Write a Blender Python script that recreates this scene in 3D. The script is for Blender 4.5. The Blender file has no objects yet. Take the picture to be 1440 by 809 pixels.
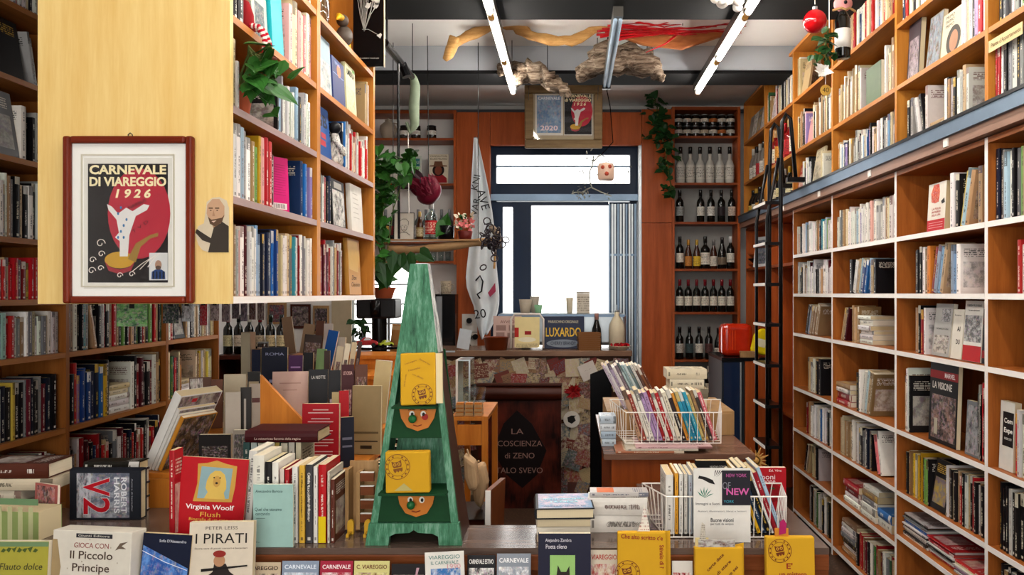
import bpy, bmesh, math, random, re
from mathutils import Vector, Matrix, Euler
R = random.Random(7)
SC = bpy.context.scene
COL = SC.collection
F = 1120.0; VX = 803.0; VY = 413.0; CZ = 1.6
PI = math.pi
def rad(a): return a * PI / 180
def X(px, Y): return (px - VX) * Y / F
def Z(py, Y): return CZ + (VY - py) * Y / F
def P(px, py, Y): return Vector((X(px, Y), Y, Z(py, Y)))
def lin(h):
    if isinstance(h, str):
        h = h.lstrip('#'); h = h if len(h) == 6 else ''.join(k*2 for k in h); c = [int(h[i:i+2], 16) / 255 for i in (0, 2, 4)]
    else: c = list(h)
    return tuple(((v + .055) / 1.055) ** 2.4 if v > .04045 else v / 12.92 for v in c)
def col4(h): return (*lin(h), 1.0)

# ------------------------------------------------------------------ node helper
class NT:
    def __init__(s, name):
        s.mat = bpy.data.materials.new(name); s.mat.use_nodes = True
        s.t = s.mat.node_tree; s.t.nodes.clear()
        s.out = s.t.nodes.new('ShaderNodeOutputMaterial')
    def n(s, typ, **kw):
        nd = s.t.nodes.new('ShaderNode' + typ)
        for k, v in kw.items(): setattr(nd, k, v)
        return nd
    def put(s, sock, v):
        if v is None: return
        if isinstance(v, bpy.types.NodeSocket): s.t.links.new(v, sock)
        else:
            if sock.type == 'RGBA' and isinstance(v, (tuple, list)) and len(v) == 3: v = (*v, 1)
            sock.default_value = v
    def m(s, op, a, b=None, c=None):
        nd = s.n('Math', operation=op)
        for i, v in enumerate((a, b, c)): s.put(nd.inputs[i], v)
        return nd.outputs[0]
    def mix(s, f, a, b, blend='MIX'):
        nd = s.n('Mix', data_type='RGBA', blend_type=blend)
        s.put(nd.inputs[0], f); s.put(nd.inputs[6], a); s.put(nd.inputs[7], b)
        return nd.outputs[2]
    def noise(s, vec, scale, detail=2, rough=.5, dim='3D', w=None):
        nd = s.n('TexNoise', noise_dimensions=dim)
        if vec is not None: s.put(nd.inputs['Vector'], vec)
        if w is not None: s.put(nd.inputs['W'], w)
        s.put(nd.inputs['Scale'], scale); s.put(nd.inputs['Detail'], detail); s.put(nd.inputs['Roughness'], rough)
        return nd.outputs[0], nd.outputs[1]
    def mapping(s, vec, scale=(1, 1, 1), loc=(0, 0, 0), rot=(0, 0, 0)):
        nd = s.n('Mapping'); s.put(nd.inputs[0], vec)
        s.put(nd.inputs['Scale'], scale); s.put(nd.inputs['Location'], loc); s.put(nd.inputs['Rotation'], rot)
        return nd.outputs[0]
    def ramp(s, f, *stops):
        nd = s.n('ValToRGB'); e = nd.color_ramp.elements
        while len(e) < len(stops): e.new(.5)
        for el, (p, c) in zip(e, stops): el.position = p; el.color = (*lin(c), 1) if isinstance(c, str) else (*c[:3], 1)
        s.put(nd.inputs[0], f); return nd.outputs[0]
    def comb(s, x, y, z):
        nd = s.n('CombineXYZ')
        for i, v in enumerate((x, y, z)): s.put(nd.inputs[i], v)
        return nd.outputs[0]
    def sep(s, v):
        nd = s.n('SeparateXYZ'); s.put(nd.inputs[0], v); return nd.outputs
    def bsdf(s, col, rough=.5, metal=0, bump=None, bstr=.2, bdist=.002, **kw):
        nd = s.n('BsdfPrincipled')
        s.put(nd.inputs['Base Color'], col); s.put(nd.inputs['Roughness'], rough); s.put(nd.inputs['Metallic'], metal)
        if not metal: nd.inputs['Specular IOR Level'].default_value = .5 if rough < .2 else .16
        for k, v in kw.items(): s.put(nd.inputs[k.replace('_', ' ')], v)
        if bump is not None:
            b = s.n('Bump'); s.put(b.inputs['Strength'], bstr); s.put(b.inputs['Distance'], bdist); s.put(b.inputs['Height'], bump)
            s.t.links.new(b.outputs[0], nd.inputs['Normal'])
        s.t.links.new(nd.outputs[0], s.out.inputs[0]); return s.mat

MATS = {}
def plain(name, c, rough=.5, metal=0, var=.12, scale=14, **kw):
    if name in MATS: return MATS[name]
    t = NT(name); tc = t.n('TexCoord')
    f, _ = t.noise(tc.outputs['Object'], scale, 3, .6)
    c = lin(c); dk = tuple(v * (1 - var) for v in c); lt = tuple(min(1, v * (1 + var)) for v in c)
    MATS[name] = t.bsdf(t.mix(f, dk, lt), rough, metal, **kw); return MATS[name]
def wood(name, c1, c2, axis='z', rough=.38, sc=1.0, bump=.1, coat=0.0):
    if name in MATS: return MATS[name]
    t = NT(name); tc = t.n('TexCoord')
    s = {'x': (.7, 9, 9), 'y': (9, .7, 9), 'z': (9, 9, .7)}[axis]
    mp = t.mapping(tc.outputs['Object'], tuple(v * sc for v in s))
    f, _ = t.noise(mp, 2.2, 4, .6)
    g, _ = t.noise(t.mapping(tc.outputs['Object'], tuple(v * sc * 6 for v in s)), 3, 3, .7)
    k = t.m('ADD', t.m('MULTIPLY', f, .75), t.m('MULTIPLY', g, .25))
    c = t.ramp(k, (.3, c2), (.68, c1))
    MATS[name] = t.bsdf(c, rough, 0, bump=g, bstr=bump, bdist=.001, Coat_Weight=coat, Coat_Roughness=.25)
    return MATS[name]
def objcol(name, rough=.5, metal=0, kind='plain', **kw):
    """paints with the object's own colour (and its ink for printed marks)"""
    if name in MATS: return MATS[name]
    t = NT(name); oi = t.n('ObjectInfo'); tc = t.n('TexCoord')
    base = oi.outputs['Color']; rnd = oi.outputs['Random']
    at = t.n('Attribute', attribute_type='OBJECT', attribute_name='ink'); ink = at.outputs['Color']
    off = t.m('MULTIPLY', rnd, 91.0)
    if kind == 'plain':
        f, _ = t.noise(tc.outputs['Object'], 22, 3, .6)
        c = t.mix(t.m('MULTIPLY', f, .22), base, (0, 0, 0))
    elif kind == 'picture':   # a printed picture: blotches of two or three colours in a border
        g = t.sep(tc.outputs['Generated'])
        v = t.n('VectorMath', operation='ADD'); t.put(v.inputs[0], tc.outputs['Generated']); t.put(v.inputs[1], t.comb(off, off, off))
        a, ac = t.noise(v.outputs[0], 4.5, 6, .72)
        b, bc = t.noise(v.outputs[0], 10.0, 5, .7)
        hs = t.n('HueSaturation'); t.put(hs.inputs['Saturation'], 1.5); t.put(hs.inputs['Value'], .8); t.put(hs.inputs['Color'], bc)
        sm = lambda x, lo, hi: t.m('MULTIPLY', t.m('SUBTRACT', x, lo), 1 / (hi - lo))
        cl = lambda x: t.m('MINIMUM', t.m('MAXIMUM', x, 0.0), 1.0)
        c = t.mix(cl(sm(a, .44, .62)), base, ink)
        c = t.mix(t.m('MULTIPLY', cl(sm(b, .48, .64)), .5), c, hs.outputs[0])
    elif kind == 'label':     # paper label with printed lines
        g = t.sep(tc.outputs['Generated']); z = g[2]
        ln = t.m('FRACT', t.m('MULTIPLY', z, 9.0))
        w, _ = t.noise(t.comb(t.m('MULTIPLY', g[0], 14.0), t.m('FLOOR', t.m('MULTIPLY', z, 9.0)), off), 1.5, 1)
        mk = t.m('MULTIPLY', t.m('LESS_THAN', ln, .5), t.m('GREATER_THAN', w, .5))
        mk = t.m('MULTIPLY', mk, t.m('MULTIPLY', t.m('GREATER_THAN', z, .12), t.m('LESS_THAN', z, .88)))
        c = t.mix(t.m('MULTIPLY', mk, .8), base, ink)
    MATS[name] = t.bsdf(c, rough, metal, **kw); return MATS[name]

def book_material(name='book_cover', rough=.36):
    t = NT(name); oi = t.n('ObjectInfo'); base = oi.outputs['Color']; rnd = oi.outputs['Random']
    at = t.n('Attribute', attribute_type='OBJECT', attribute_name='ink'); ink = at.outputs['Color']
    uv = t.n('UVMap'); u, v, _ = t.sep(uv.outputs[0])
    r2 = t.m('FRACT', t.m('MULTIPLY', rnd, 13.7)); r3 = t.m('FRACT', t.m('MULTIPLY', rnd, 57.1)); r4 = t.m('FRACT', t.m('MULTIPLY', rnd, 131.3))
    off = t.m('MULTIPLY', rnd, 77.0)
    lt, gt, mul, mx = (lambda a, b: t.m('LESS_THAN', a, b)), (lambda a, b: t.m('GREATER_THAN', a, b)), (lambda a, b: t.m('MULTIPLY', a, b)), (lambda a, b: t.m('MAXIMUM', a, b))
    spine = lt(u, 1.5)
    du = t.m('ABSOLUTE', t.m('SUBTRACT', u, .5))
    # spine: running letters, an author block, a colour band, a publisher mark
    n1, _ = t.noise(t.comb(mul(u, 3.0), mul(v, 64.0), off), 1.0, 1)
    a0 = t.m('ADD', .12, mul(r2, .2)); b0 = t.m('ADD', a0, t.m('ADD', .22, mul(r3, .25)))
    T = mul(mul(gt(n1, .47), lt(du, t.m('ADD', .07, mul(r4, .12)))), mul(gt(v, a0), lt(v, b0)))
    n2, _ = t.noise(t.comb(mul(u, 1.2), mul(v, 60.0), t.m('ADD', off, 9.0)), 1.0, 1)
    T2 = mul(mul(gt(n2, .48), lt(du, .14)), mul(gt(v, .72), lt(v, t.m('ADD', .8, mul(r3, .14)))))
    logo = mul(lt(du, .22), mul(gt(v, .035), lt(v, .075)))
    band = mul(gt(r4, .68), mul(gt(v, t.m('ADD', .78, mul(r2, .1))), lt(v, 1.0)))
    band = mul(band, t.m('SUBTRACT', 1.0, T2))
    sp = mul(spine, mx(mx(T, mul(T2, lt(r4, .68))), mx(logo, band)))
    # boards: title lines at the top and a printed block
    fu = t.m('FRACT', u)
    row = t.m('FLOOR', mul(v, 26.0)); fr = t.m('FRACT', mul(v, 26.0))
    n3, _ = t.noise(t.comb(mul(fu, 20.0), row, off), 1.0, 1)
    ti = mul(mul(gt(n3, .46), lt(fr, .55)), mul(mul(gt(v, .74), lt(v, .9)), mul(gt(fu, .12), lt(fu, .86))))
    pic = mul(mul(gt(v, .12), lt(v, .64)), mul(gt(fu, .1), lt(fu, .9)))
    n4, n4c = t.noise(t.comb(mul(fu, 4.0), mul(v, 6.0), off), 1.0, 6, .72)
    pc = t.mix(t.m('MINIMUM', t.m('MAXIMUM', mul(t.m('SUBTRACT', n4, .42), 6.0), 0.0), 1.0), ink, t.mix(.45, n4c, base))
    bd = t.m('SUBTRACT', 1.0, spine)
    c = t.mix(mul(sp, .72), base, ink)
    c = t.mix(mul(mul(bd, pic), mul(gt(r2, .55), .6)), c, pc)
    c = t.mix(mul(mul(bd, ti), .85), c, ink)
    wear, _ = t.noise(t.comb(mul(u, 2.0), mul(v, 5.0), off), 2.0, 4, .65)
    c = t.mix(mul(wear, .18), c, (.02, .015, .01))
    t.bsdf(c, rough); MATS[name] = t.mat
    return t.mat
def page_material():
    t = NT('page_paper'); oi = t.n('ObjectInfo'); tc = t.n('TexCoord')
    g = tc.outputs['Object']
    x = t.sep(g)
    w, _ = t.noise(t.comb(t.m('MULTIPLY', x[0], 900.0), t.m('MULTIPLY', x[1], 3.0), t.m('MULTIPLY', x[2], 3.0)), 1.0, 1)
    f, _ = t.noise(g, 9, 3)
    c = t.mix(t.m('MULTIPLY', w, .3), oi.outputs['Color'], (.25, .17, .09))
    c = t.mix(t.m('MULTIPLY', f, .15), c, (.45, .33, .2))
    MATS['page_paper'] = t.bsdf(c, .8); return t.mat
BOOK = book_material(); PAGE = page_material()
TINT = objcol('tinted', .45); PICT = objcol('printed_picture', .4, kind='picture'); LABEL = objcol('label_paper', .55, kind='label')
GLOSS = objcol('glossy_tinted', .12); MATTE = objcol('matte_paper', .75); METALC = objcol('tinted_metal', .3, .9)

# ------------------------------------------------------------------ mesh builder
class MB:
    def __init__(s): s.v = []; s.f = []; s.uv = {}; s.mi = {}
    def add(s, vs, fs, uvs=None, mi=0):
        o = len(s.v); s.v += [Vector(v) for v in vs]
        for i, f in enumerate(fs):
            if uvs and uvs[i]: s.uv[len(s.f)] = uvs[i]
            if mi: s.mi[len(s.f)] = mi
            s.f.append([o + k for k in f])
        return s
    def box(s, a, b, M=None, mi=0):
        (x0, y0, z0), (x1, y1, z1) = a, b
        x0, x1 = min(x0, x1), max(x0, x1); y0, y1 = min(y0, y1), max(y0, y1); z0, z1 = min(z0, z1), max(z0, z1)
        vs = [Vector(p) for p in ((x0,y0,z0),(x1,y0,z0),(x1,y1,z0),(x0,y1,z0),(x0,y0,z1),(x1,y0,z1),(x1,y1,z1),(x0,y1,z1))]
        if M: vs = [M @ p for p in vs]
        return s.add(vs, [(0,3,2,1),(4,5,6,7),(0,1,5,4),(1,2,6,5),(2,3,7,6),(3,0,4,7)], mi=mi)
    def prism(s, pts, d, M=None, mi=0):
        """closed polygon pts (3-D, planar, ccw seen from -d) pushed along d"""
        d = Vector(d); n = len(pts); a = [Vector(p) for p in pts]; b = [p + d for p in a]
        vs = a + b
        if M: vs = [M @ p for p in vs]
        fs = [list(range(n)), list(range(2 * n - 1, n - 1, -1))] + [(i, i + n, (i + 1) % n + n, (i + 1) % n) for i in range(n)]
        return s.add(vs, fs, mi=mi)
    def tube(s, path, r, seg=8, cap=True, flat=None):
        path = [Vector(p) for p in path]; n = len(path)
        rs = r if isinstance(r, (list, tuple)) else [r] * n
        ref = None; rings = []
        for i, p in enumerate(path):
            t = (path[min(i + 1, n - 1)] - path[max(i - 1, 0)])
            if t.length < 1e-9: t = Vector((0, 0, 1))
            t.normalize()
            if ref is None:
                ref = t.cross(Vector((0, 0, 1)) if abs(t.z) < .9 else Vector((1, 0, 0))).normalized()
            ref = (ref - t * ref.dot(t)).normalized(); bi = t.cross(ref)
            fy = flat if flat else 1
            rings.append([p + ref * math.cos(2*PI*k/seg) * rs[i] + bi * math.sin(2*PI*k/seg) * rs[i] * fy for k in range(seg)])
        vs = [v for ring in rings for v in ring]; fs = []
        for i in range(n - 1):
            for k in range(seg):
                k2 = (k + 1) % seg; fs.append((i*seg+k, i*seg+k2, (i+1)*seg+k2, (i+1)*seg+k))
        if cap: fs += [list(range(seg - 1, -1, -1)), [(n-1)*seg + k for k in range(seg)]]
        return s.add(vs, fs)
    def lathe(s, prof, c=(0, 0, 0), seg=16, a0=0, a1=2*PI, M=None, sx=1, sy=1):
        c = Vector(c); full = abs(a1 - a0 - 2*PI) < 1e-6; n = seg if full else seg + 1
        vs = []; fs = []
        for r, z in prof:
            for k in range(n):
                a = a0 + (a1 - a0) * k / seg
                vs.append(Vector((math.cos(a) * r * sx, math.sin(a) * r * sy, z)))
        vs = [(M @ v if M else v) + c for v in vs]
        for i in range(len(prof) - 1):
            for k in range(seg):
                k2 = (k + 1) % n
                fs.append((i*n+k, i*n+k2, (i+1)*n+k2, (i+1)*n+k))
        if full:
            if prof[0][0] > 1e-5: fs.append(list(range(n - 1, -1, -1)))
            if prof[-1][0] > 1e-5: fs.append([(len(prof)-1)*n + k for k in range(n)])
        return s.add(vs, fs)
    def ball(s, c, r, seg=14, rings=9, sc=(1, 1, 1), M=None):
        prof = [(max(math.sin(PI*i/rings), 1e-4) * r, -math.cos(PI*i/rings) * r) for i in range(rings + 1)]
        S = Matrix.Diagonal((*sc, 1)); S = (M @ S) if M else S
        return s.lathe(prof, c, seg, M=S)
    def leaf(s, p, d, up, L, W, heart=True):
        """a heart-shaped leaf blade from p along d"""
        d = Vector(d).normalized(); up = Vector(up); sd = d.cross(up)
        if sd.length < 1e-4: sd = d.cross(Vector((1, 0, .1)))
        sd.normalize(); nn = sd.cross(d).normalized(); p = Vector(p)
        side = [(-.12, .3), (.05, .5), (.3, .52), (.6, .32), (.85, .1)] if heart else [(.15, .25), (.35, .5), (.6, .42), (.85, .15)]
        mid = [p + d * L * t - nn * L * .1 * t * t for t in (0, .3, .6, 1)]
        lf = [p + d * L * t + sd * W * w + nn * L * (.08 - .14 * t * t) for t, w in side]
        rt = [p + d * L * t - sd * W * w + nn * L * (.08 - .14 * t * t) for t, w in side]
        m = len(side); vs = mid + lf + rt
        ml = [0] + [4 + i for i in range(m)] + [3, 2, 1]; mr = [0, 1, 2, 3] + [4 + m + i for i in range(m - 1, -1, -1)]
        return s.add(vs, [ml, mr])
    def build(s, name, mat, parent=None, smooth=False, origin=None, color=None, ink=None):
        me = bpy.data.meshes.new(name); og = Vector(origin) if origin is not None else Vector()
        me.from_pydata([tuple(v - og) for v in s.v], [], s.f)
        mats = mat if isinstance(mat, (list, tuple)) else [mat]
        for m in mats: me.materials.append(m)
        if s.uv:
            ul = me.uv_layers.new(name='UVMap')
            for i, uvs in s.uv.items():
                for li, q in zip(me.polygons[i].loop_indices, uvs): ul.data[li].uv = q
        for i, k in s.mi.items(): me.polygons[i].material_index = k
        if smooth:
            me.shade_smooth() if smooth is True else None
            if smooth is not True: me.set_sharp_from_angle(angle=rad(smooth)) if hasattr(me, 'set_sharp_from_angle') else None
        o = bpy.data.objects.new(name, me); COL.objects.link(o); o.location = og
        if parent is not None:
            o.parent = parent; o.location = og
        if color is not None: o.color = col4(color) if isinstance(color, str) else (*color, 1)
        o['ink'] = list(lin(ink)) if isinstance(ink, str) else (list(ink) if ink else [.05, .04, .04])
        return o
USED = {}
def tag(o, label, cat, group=None):
    o['label'] = label; o['category'] = cat
    if group: o['group'] = group
    return o
def thing(name, label, cat, loc=(0, 0, 0), rot=(0, 0, 0), group=None):
    o = bpy.data.objects.new(name, None); COL.objects.link(o); o.location = loc; o.rotation_euler = rot
    o.empty_display_size = .05
    return tag(o, label, cat, group)
def struct(o): o['kind'] = 'structure'; return o
def dup(root, loc=None, rot=None, label=None, group=None, colors=None):
    r = root.copy(); COL.objects.link(r)
    if loc is not None: r.location = loc
    if rot is not None: r.rotation_euler = rot
    if label: r['label'] = label
    if group: r['group'] = group
    for ch in list(root.children):
        c = ch.copy(); COL.objects.link(c); c.parent = r
        st = re.sub(r'\.\d+$', '', ch.name)
        if colors and st in colors: c.color = col4(colors[st])
        for g in list(ch.children):
            d = g.copy(); COL.objects.link(d); d.parent = c
            sg = re.sub(r'\.\d+$', '', g.name)
            if colors and sg in colors: d.color = col4(colors[sg])
    return r
FIT = []
FMATS = {}
def fmat(c, rough=.5):
    if c not in FMATS:
        FMATS[c] = plain('print_ink_' + c.lstrip('#'), c, rough, var=.03)
    return FMATS[c]
def text(parent, s, x, z, h, c='#111111', w=None, y=-.0006, rot=0, shear=0, bold=0, name='lettering', align='CENTER', flip=None, M=None):
    cu = bpy.data.curves.new(name, 'FONT'); cu.body = s; cu.size = h / .7; cu.align_x = align; cu.align_y = 'CENTER'
    cu.shear = shear; cu.offset = bold * h; cu.extrude = .0001; cu.resolution_u = 3
    cu.materials.append(fmat(c))
    o = bpy.data.objects.new(name, cu); COL.objects.link(o); o.parent = parent
    m = Matrix.Translation((x, y, z)) @ Matrix.Rotation(PI/2, 4, 'X') @ Matrix.Rotation(rad(rot), 4, 'Z')
    if M is not None: m = M @ m
    o.matrix_local = m
    FIT.append((o, w))
    return o
def patch(parent, name, x0, z0, x1, z1, c, y=-.0004, th=.0003, mat=None, ink=None):
    return MB().box((x0, y, z0), (x1, y + th, z1)).build(name, mat or TINT, parent, color=c, ink=ink)
def shape(parent, name, pts, c, y=-.0004, th=.0004, mat=None, ink=None):
    """flat printed or cut-out shape in the x-z plane"""
    return MB().prism([(p[0], y, p[1]) for p in pts], (0, th, 0)).build(name, mat or TINT, parent, color=c, ink=ink)
def disc(cx, cz, rx, rz=None, n=24, a0=0, a1=2*PI):
    rz = rz or rx
    return [(cx + math.cos(a0+(a1-a0)*i/n)*rx, cz + math.sin(a0+(a1-a0)*i/n)*rz) for i in range(n if a1-a0 > 6.28 else n+1)]
def ring_mesh(parent, name, cx, cz, r0, r1, c, y=-.0006, n=28):
    mb = MB(); vs = []; 
    for r in (r0, r1):
        for yy in (y, y + .0004):
            vs += [(cx + math.cos(2*PI*i/n)*r, yy, cz + math.sin(2*PI*i/n)*r) for i in range(n)]
    fs = []
    for i in range(n):
        j = (i+1) % n
        fs += [(i, j, 2*n+j, 2*n+i), (n+j, n+i, 3*n+i, 3*n+j), (2*n+i, 2*n+j, 3*n+j, 3*n+i), (j, i, n+i, n+j)]
    mb.add(vs, fs); return mb.build(name, fmat(c), parent)
def bevel(o, w=.003, seg=2):
    m = o.modifiers.new('soft_edges', 'BEVEL'); m.width = w; m.segments = seg; m.limit_method = 'ANGLE'; return o
ORD = ['first','second','third','fourth','fifth','sixth','seventh','eighth','ninth','tenth','eleventh','twelfth','thirteenth','fourteenth','fifteenth','sixteenth','seventeenth','eighteenth','nineteenth','twentieth']
TENS = {2:'twenty',3:'thirty',4:'forty',5:'fifty',6:'sixty'}
def ordw(i):
    i += 1
    if i <= 20: return ORD[i-1]
    t, u = divmod(i, 10)
    return {20:'twentieth',30:'thirtieth',40:'fortieth',50:'fiftieth',60:'sixtieth'}[i] if u == 0 else TENS[t] + '-' + ORD[u-1]
# ------------------------------------------------------------------ materials of the place
W_HONEY = wood('honey_veneer', '#e6ca88', '#d3aa60', 'z', .35, .8)
W_SHELF = wood('pine_shelf', '#c07c34', '#985820', 'y', .4)
W_UPR = wood('pine_upright', '#c98636', '#a26022', 'z', .4)
W_BACK = wood('brown_back_panel', '#7d4218', '#57290c', 'z', .5)
W_RED = wood('red_oak_panel', '#b85a27', '#8e3f16', 'z', .4)
W_REDX = wood('red_oak_board', '#98491f', '#6e3012', 'x', .4)
W_TABLE = wood('walnut_table', '#7d4526', '#55290f', 'x', .32)
W_TOP = wood('grey_brown_table_top', '#6d5a50', '#493a33', 'x', .14)
W_LOWU = wood('lower_upright_wood', '#ae6529', '#85461a', 'z', .45)  # darker copy of the upright pine, weak light near the floor in its colour
W_LOWS = wood('lower_shelf_wood', '#a86028', '#7e4218', 'y', .4)  # shelf pine darkened likewise, dimness of the low bays put into the colour
W_ORANGE = wood('orange_plywood', '#c67a2c', '#a45d1c', 'z', .4)
W_TAN = wood('tan_plywood', '#b08a5e', '#8a683f', 'z', .5)
W_DARK = wood('dark_stained_wood', '#4a1e12', '#280d07', 'x', .35)
W_EDGE = plain('pale_shelf_edging', '#f0eae4', .4, var=.06)
BLACK = plain('black_metal', '#0d0d10', .3, .6, var=.2)
BLACKP = plain('black_lacquer', '#08080a', .25, var=.2)
STEEL = plain('blue_grey_steel', '#6f8296', .38, .75, var=.25, scale=5)
ALU = plain('aluminium', '#a9b0b4', .32, .8, var=.1)
WHITEW = plain('white_wire', '#e9e4dc', .35, var=.03)
PLASTER = plain('white_plaster', '#e0dedb', .85, var=.08, scale=3)
GREYPL = plain('grey_painted_beam', '#9fa3a8', .8, var=.08, scale=3)
NAVY = plain('navy_window_paint', '#10243f', .35, var=.15)
LEAFM = plain('glossy_leaf', '#28561f', .35, var=.45, scale=9)
LEAFD = plain('dark_leaf', '#1c3d1c', .35, var=.4, scale=9)
STEMM = plain('plant_stem', '#4f5a2c', .6)
DRIFT = wood('driftwood', '#d3a567', '#a0713c', 'x', .7, 2.0, .4)
def grooved():
    t = NT('grey_driftwood'); tc = t.n('TexCoord'); v = t.mapping(tc.outputs['Object'], (3, 24, 34)); f, _ = t.noise(v, 1.6, 5, .7); g, _ = t.noise(tc.outputs['Object'], 5, 3, .6)
    k = t.m('ADD', t.m('MULTIPLY', f, .8), t.m('MULTIPLY', g, .2)); return t.bsdf(t.ramp(k, (.36, '#1f1813'), (.47, '#6a5848'), (.64, '#ab9b88')), .9, bump=f, bstr=1.0, bdist=.02)
GREYDRIFT = grooved()
TERRA = plain('terracotta', '#9a4a2c', .7)
def glass_mat(name, tint=(1, 1, 1), a=.12):
    t = NT(name); tr = t.n('BsdfTransparent'); t.put(tr.inputs[0], (*tint, 1)); g = t.n('BsdfGlossy'); t.put(g.inputs['Roughness'], .03)
    mx = t.n('MixShader'); fr = t.n('LayerWeight'); t.put(fr.inputs[0], .5)
    t.put(mx.inputs[0], t.m('ADD', t.m('MULTIPLY', t.m('POWER', fr.outputs[1], 4.0), .6), .03 + a * .15)); t.t.links.new(tr.outputs[0], mx.inputs[1]); t.t.links.new(g.outputs[0], mx.inputs[2])
    t.t.links.new(mx.outputs[0], t.out.inputs[0]); MATS[name] = t.mat; return t.mat
GLASS = glass_mat('window_glass', a=0); CLEAR = glass_mat('clear_glass', (.86, .92, .92), .3)
def emis(name, c, s):
    t = NT(name); e = t.n('Emission'); t.put(e.inputs[0], col4(c)); t.put(e.inputs[1], s); t.t.links.new(e.outputs[0], t.out.inputs[0]); return t.mat
TUBE = emis('lit_fluorescent_tube', '#fff8ee', 62.0)
def floor_mat():
    t = NT('terrazzo_floor'); tc = t.n('TexCoord')
    v = t.n('TexVoronoi'); t.put(v.inputs['Vector'], tc.outputs['Object']); t.put(v.inputs['Scale'], 60.0)
    c = t.mix(t.m('GREATER_THAN', v.outputs[0], .35), lin('#5b4334'), lin('#3a2a20'))
    return t.bsdf(c, .3)
# ------------------------------------------------------------------ the room
XL, XR, YB, YF, CEIL = -2.95, 1.92, 7.72, -1.3, 3.42
def sbox(name, a, b, m): return struct(MB().box(a, b).build(name, m))
sbox('floor', (XL - .2, YF - .2, -.1), (XR + .2, YB + .2, 0), floor_mat())
sbox('ceiling', (XL - .2, YF - .2, CEIL), (XR + .2, YB + .2, CEIL + .15), PLASTER)
sbox('wall_right', (XR, YF, 0), (XR + .15, YB, CEIL), PLASTER)
sbox('wall_left', (XL - .15, YF, 0), (XL, YB, CEIL), PLASTER)
# back wall with the door opening, the transom and a small window
DX0, DX1, DZ1, TZ1 = X(690, 7.5), X(897, 7.5), Z(285, 7.5), Z(206, 7.5)
WX0, WX1, WZ0, WZ1 = X(492, 7.72), X(604, 7.72), Z(484, 7.72), Z(372, 7.72)
mb = MB()
mb.box((XL, YB, 0), (WX0, YB + .2, CEIL)); mb.box((WX0, YB, 0), (WX1, YB + .2, WZ0)); mb.box((WX0, YB, WZ1), (WX1, YB + .2, CEIL))
mb.box((WX1, YB, 0), (DX0, YB + .2, CEIL)); mb.box((DX0, YB, TZ1), (DX1, YB + .2, CEIL)); mb.box((DX1, YB, 0), (XR, YB + .2, CEIL))
struct(mb.build('wall_back', PLASTER))
# front wall behind the camera: piers round one big shop window
mb = MB(); SX0, SX1, SZ0, SZ1 = -1.7, .9, .7, 2.7
mb.box((XL, YF - .2, 0), (SX0, YF, CEIL)); mb.box((SX1, YF - .2, 0), (XR, YF, CEIL)); mb.box((SX0, YF - .2, 0), (SX1, YF, SZ0)); mb.box((SX0, YF - .2, SZ1), (SX1, YF, CEIL))
struct(mb.build('wall_front', plain('dark_front_wall', '#3a2a1e', .8)))
g = struct(MB().box((SX0, YF - .12, SZ0), (SX1, YF - .11, SZ1)).build('window_3', GLASS))
# partition closing the end of the long bookcase on the other side
sbox('wall_side', (XL, 4.97, 0), (-2.47, 5.05, CEIL), PLASTER)
# steel beams carrying the vaulted ceiling
for i, (y0, y1) in enumerate(((4.28, 4.68), (5.83, 6.15), (2.7, 3.05), (1.1, 1.45))):
    mb = MB(); mb.box((XL, y0 + .02, 3.235), (XR, y1 - .02, CEIL), mi=1); mb.box((XL, y0, 3.21), (XR, y1, 3.235))
    struct(mb.build('trim_%d' % (i + 1), [plain('matte_black_beam', '#0a0a0b', .85, var=.2), GREYPL]))
struct(MB().tube([(XL, 7.6, 3.34), (XR, 7.6, 3.34)], .018, 8).build('trim_5', plain('grey_conduit', '#55585c', .5)))
# red oak panelling round the back door
def panel(name, a, b, m=W_RED): return sbox(name, a, b, m)
PX = lambda px: X(px, 7.4)
PZ = lambda py: Z(py, 7.4)
panel('trim_6', (PX(642), 7.4, 0), (PX(689), 7.5, PZ(158)))
mb = MB(); mb.box((PX(689.6), 7.4, PZ(204)), (PX(902), 7.46, PZ(158))); struct(mb.build('trim_7', W_RED))
panel('trim_8', (PX(902.5), 7.39, PZ(313.3)), (PX(944.5), 7.66, PZ(154)))
panel('trim_9', (PX(902.5), 7.39, 0), (PX(944.5), 7.66, PZ(314)))
# the door and its transom
dr = thing('door_1', '', 'door'); del dr['label']; del dr['category']; struct(dr)
B = lambda px, py, Y=7.55: P(px, py, Y)
def fbox(mb, x0, y0, x1, y1, Y0=7.52, Y1=7.6):
    mb.box((X(x0, 7.52), Y0, Z(y1, 7.52)), (X(x1, 7.52), Y1, Z(y0, 7.52)))
mb = MB(); fbox(mb, 690, 206, 698, 284); fbox(mb, 886, 206, 898, 284); fbox(mb, 698, 206, 886, 218); fbox(mb, 698, 258, 886, 274); mb.build('transom_frame', NAVY, dr)
mb = MB(); fbox(mb, 698, 232.5, 886, 235, 7.54, 7.57); mb.build('transom_bar', STEEL, dr)
mb = MB(); fbox(mb, 698, 218, 886, 258, 7.56, 7.565); mb.build('transom_pane', GLASS, dr)
mb = MB(); fbox(mb, 690, 274, 897, 283, 7.47, 7.62); mb.build('steel_lintel', STEEL, dr)
mb = MB(); fbox(mb, 690, 284, 707, 900); fbox(mb, 721, 284, 747, 900); fbox(mb, 707, 284, 721, 291); fbox(mb, 747, 284, 856, 289); fbox(mb, 857, 284, 896, 900, 7.54, 7.6); mb.build('door_frame', NAVY, dr)
mb = MB(); fbox(mb, 707, 291, 721, 900, 7.56, 7.565); mb.build('side_pane', GLASS, dr)
mb = MB(); fbox(mb, 747, 289, 856, 900, 7.57, 7.575); mb.build('door_pane', GLASS, dr)
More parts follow.
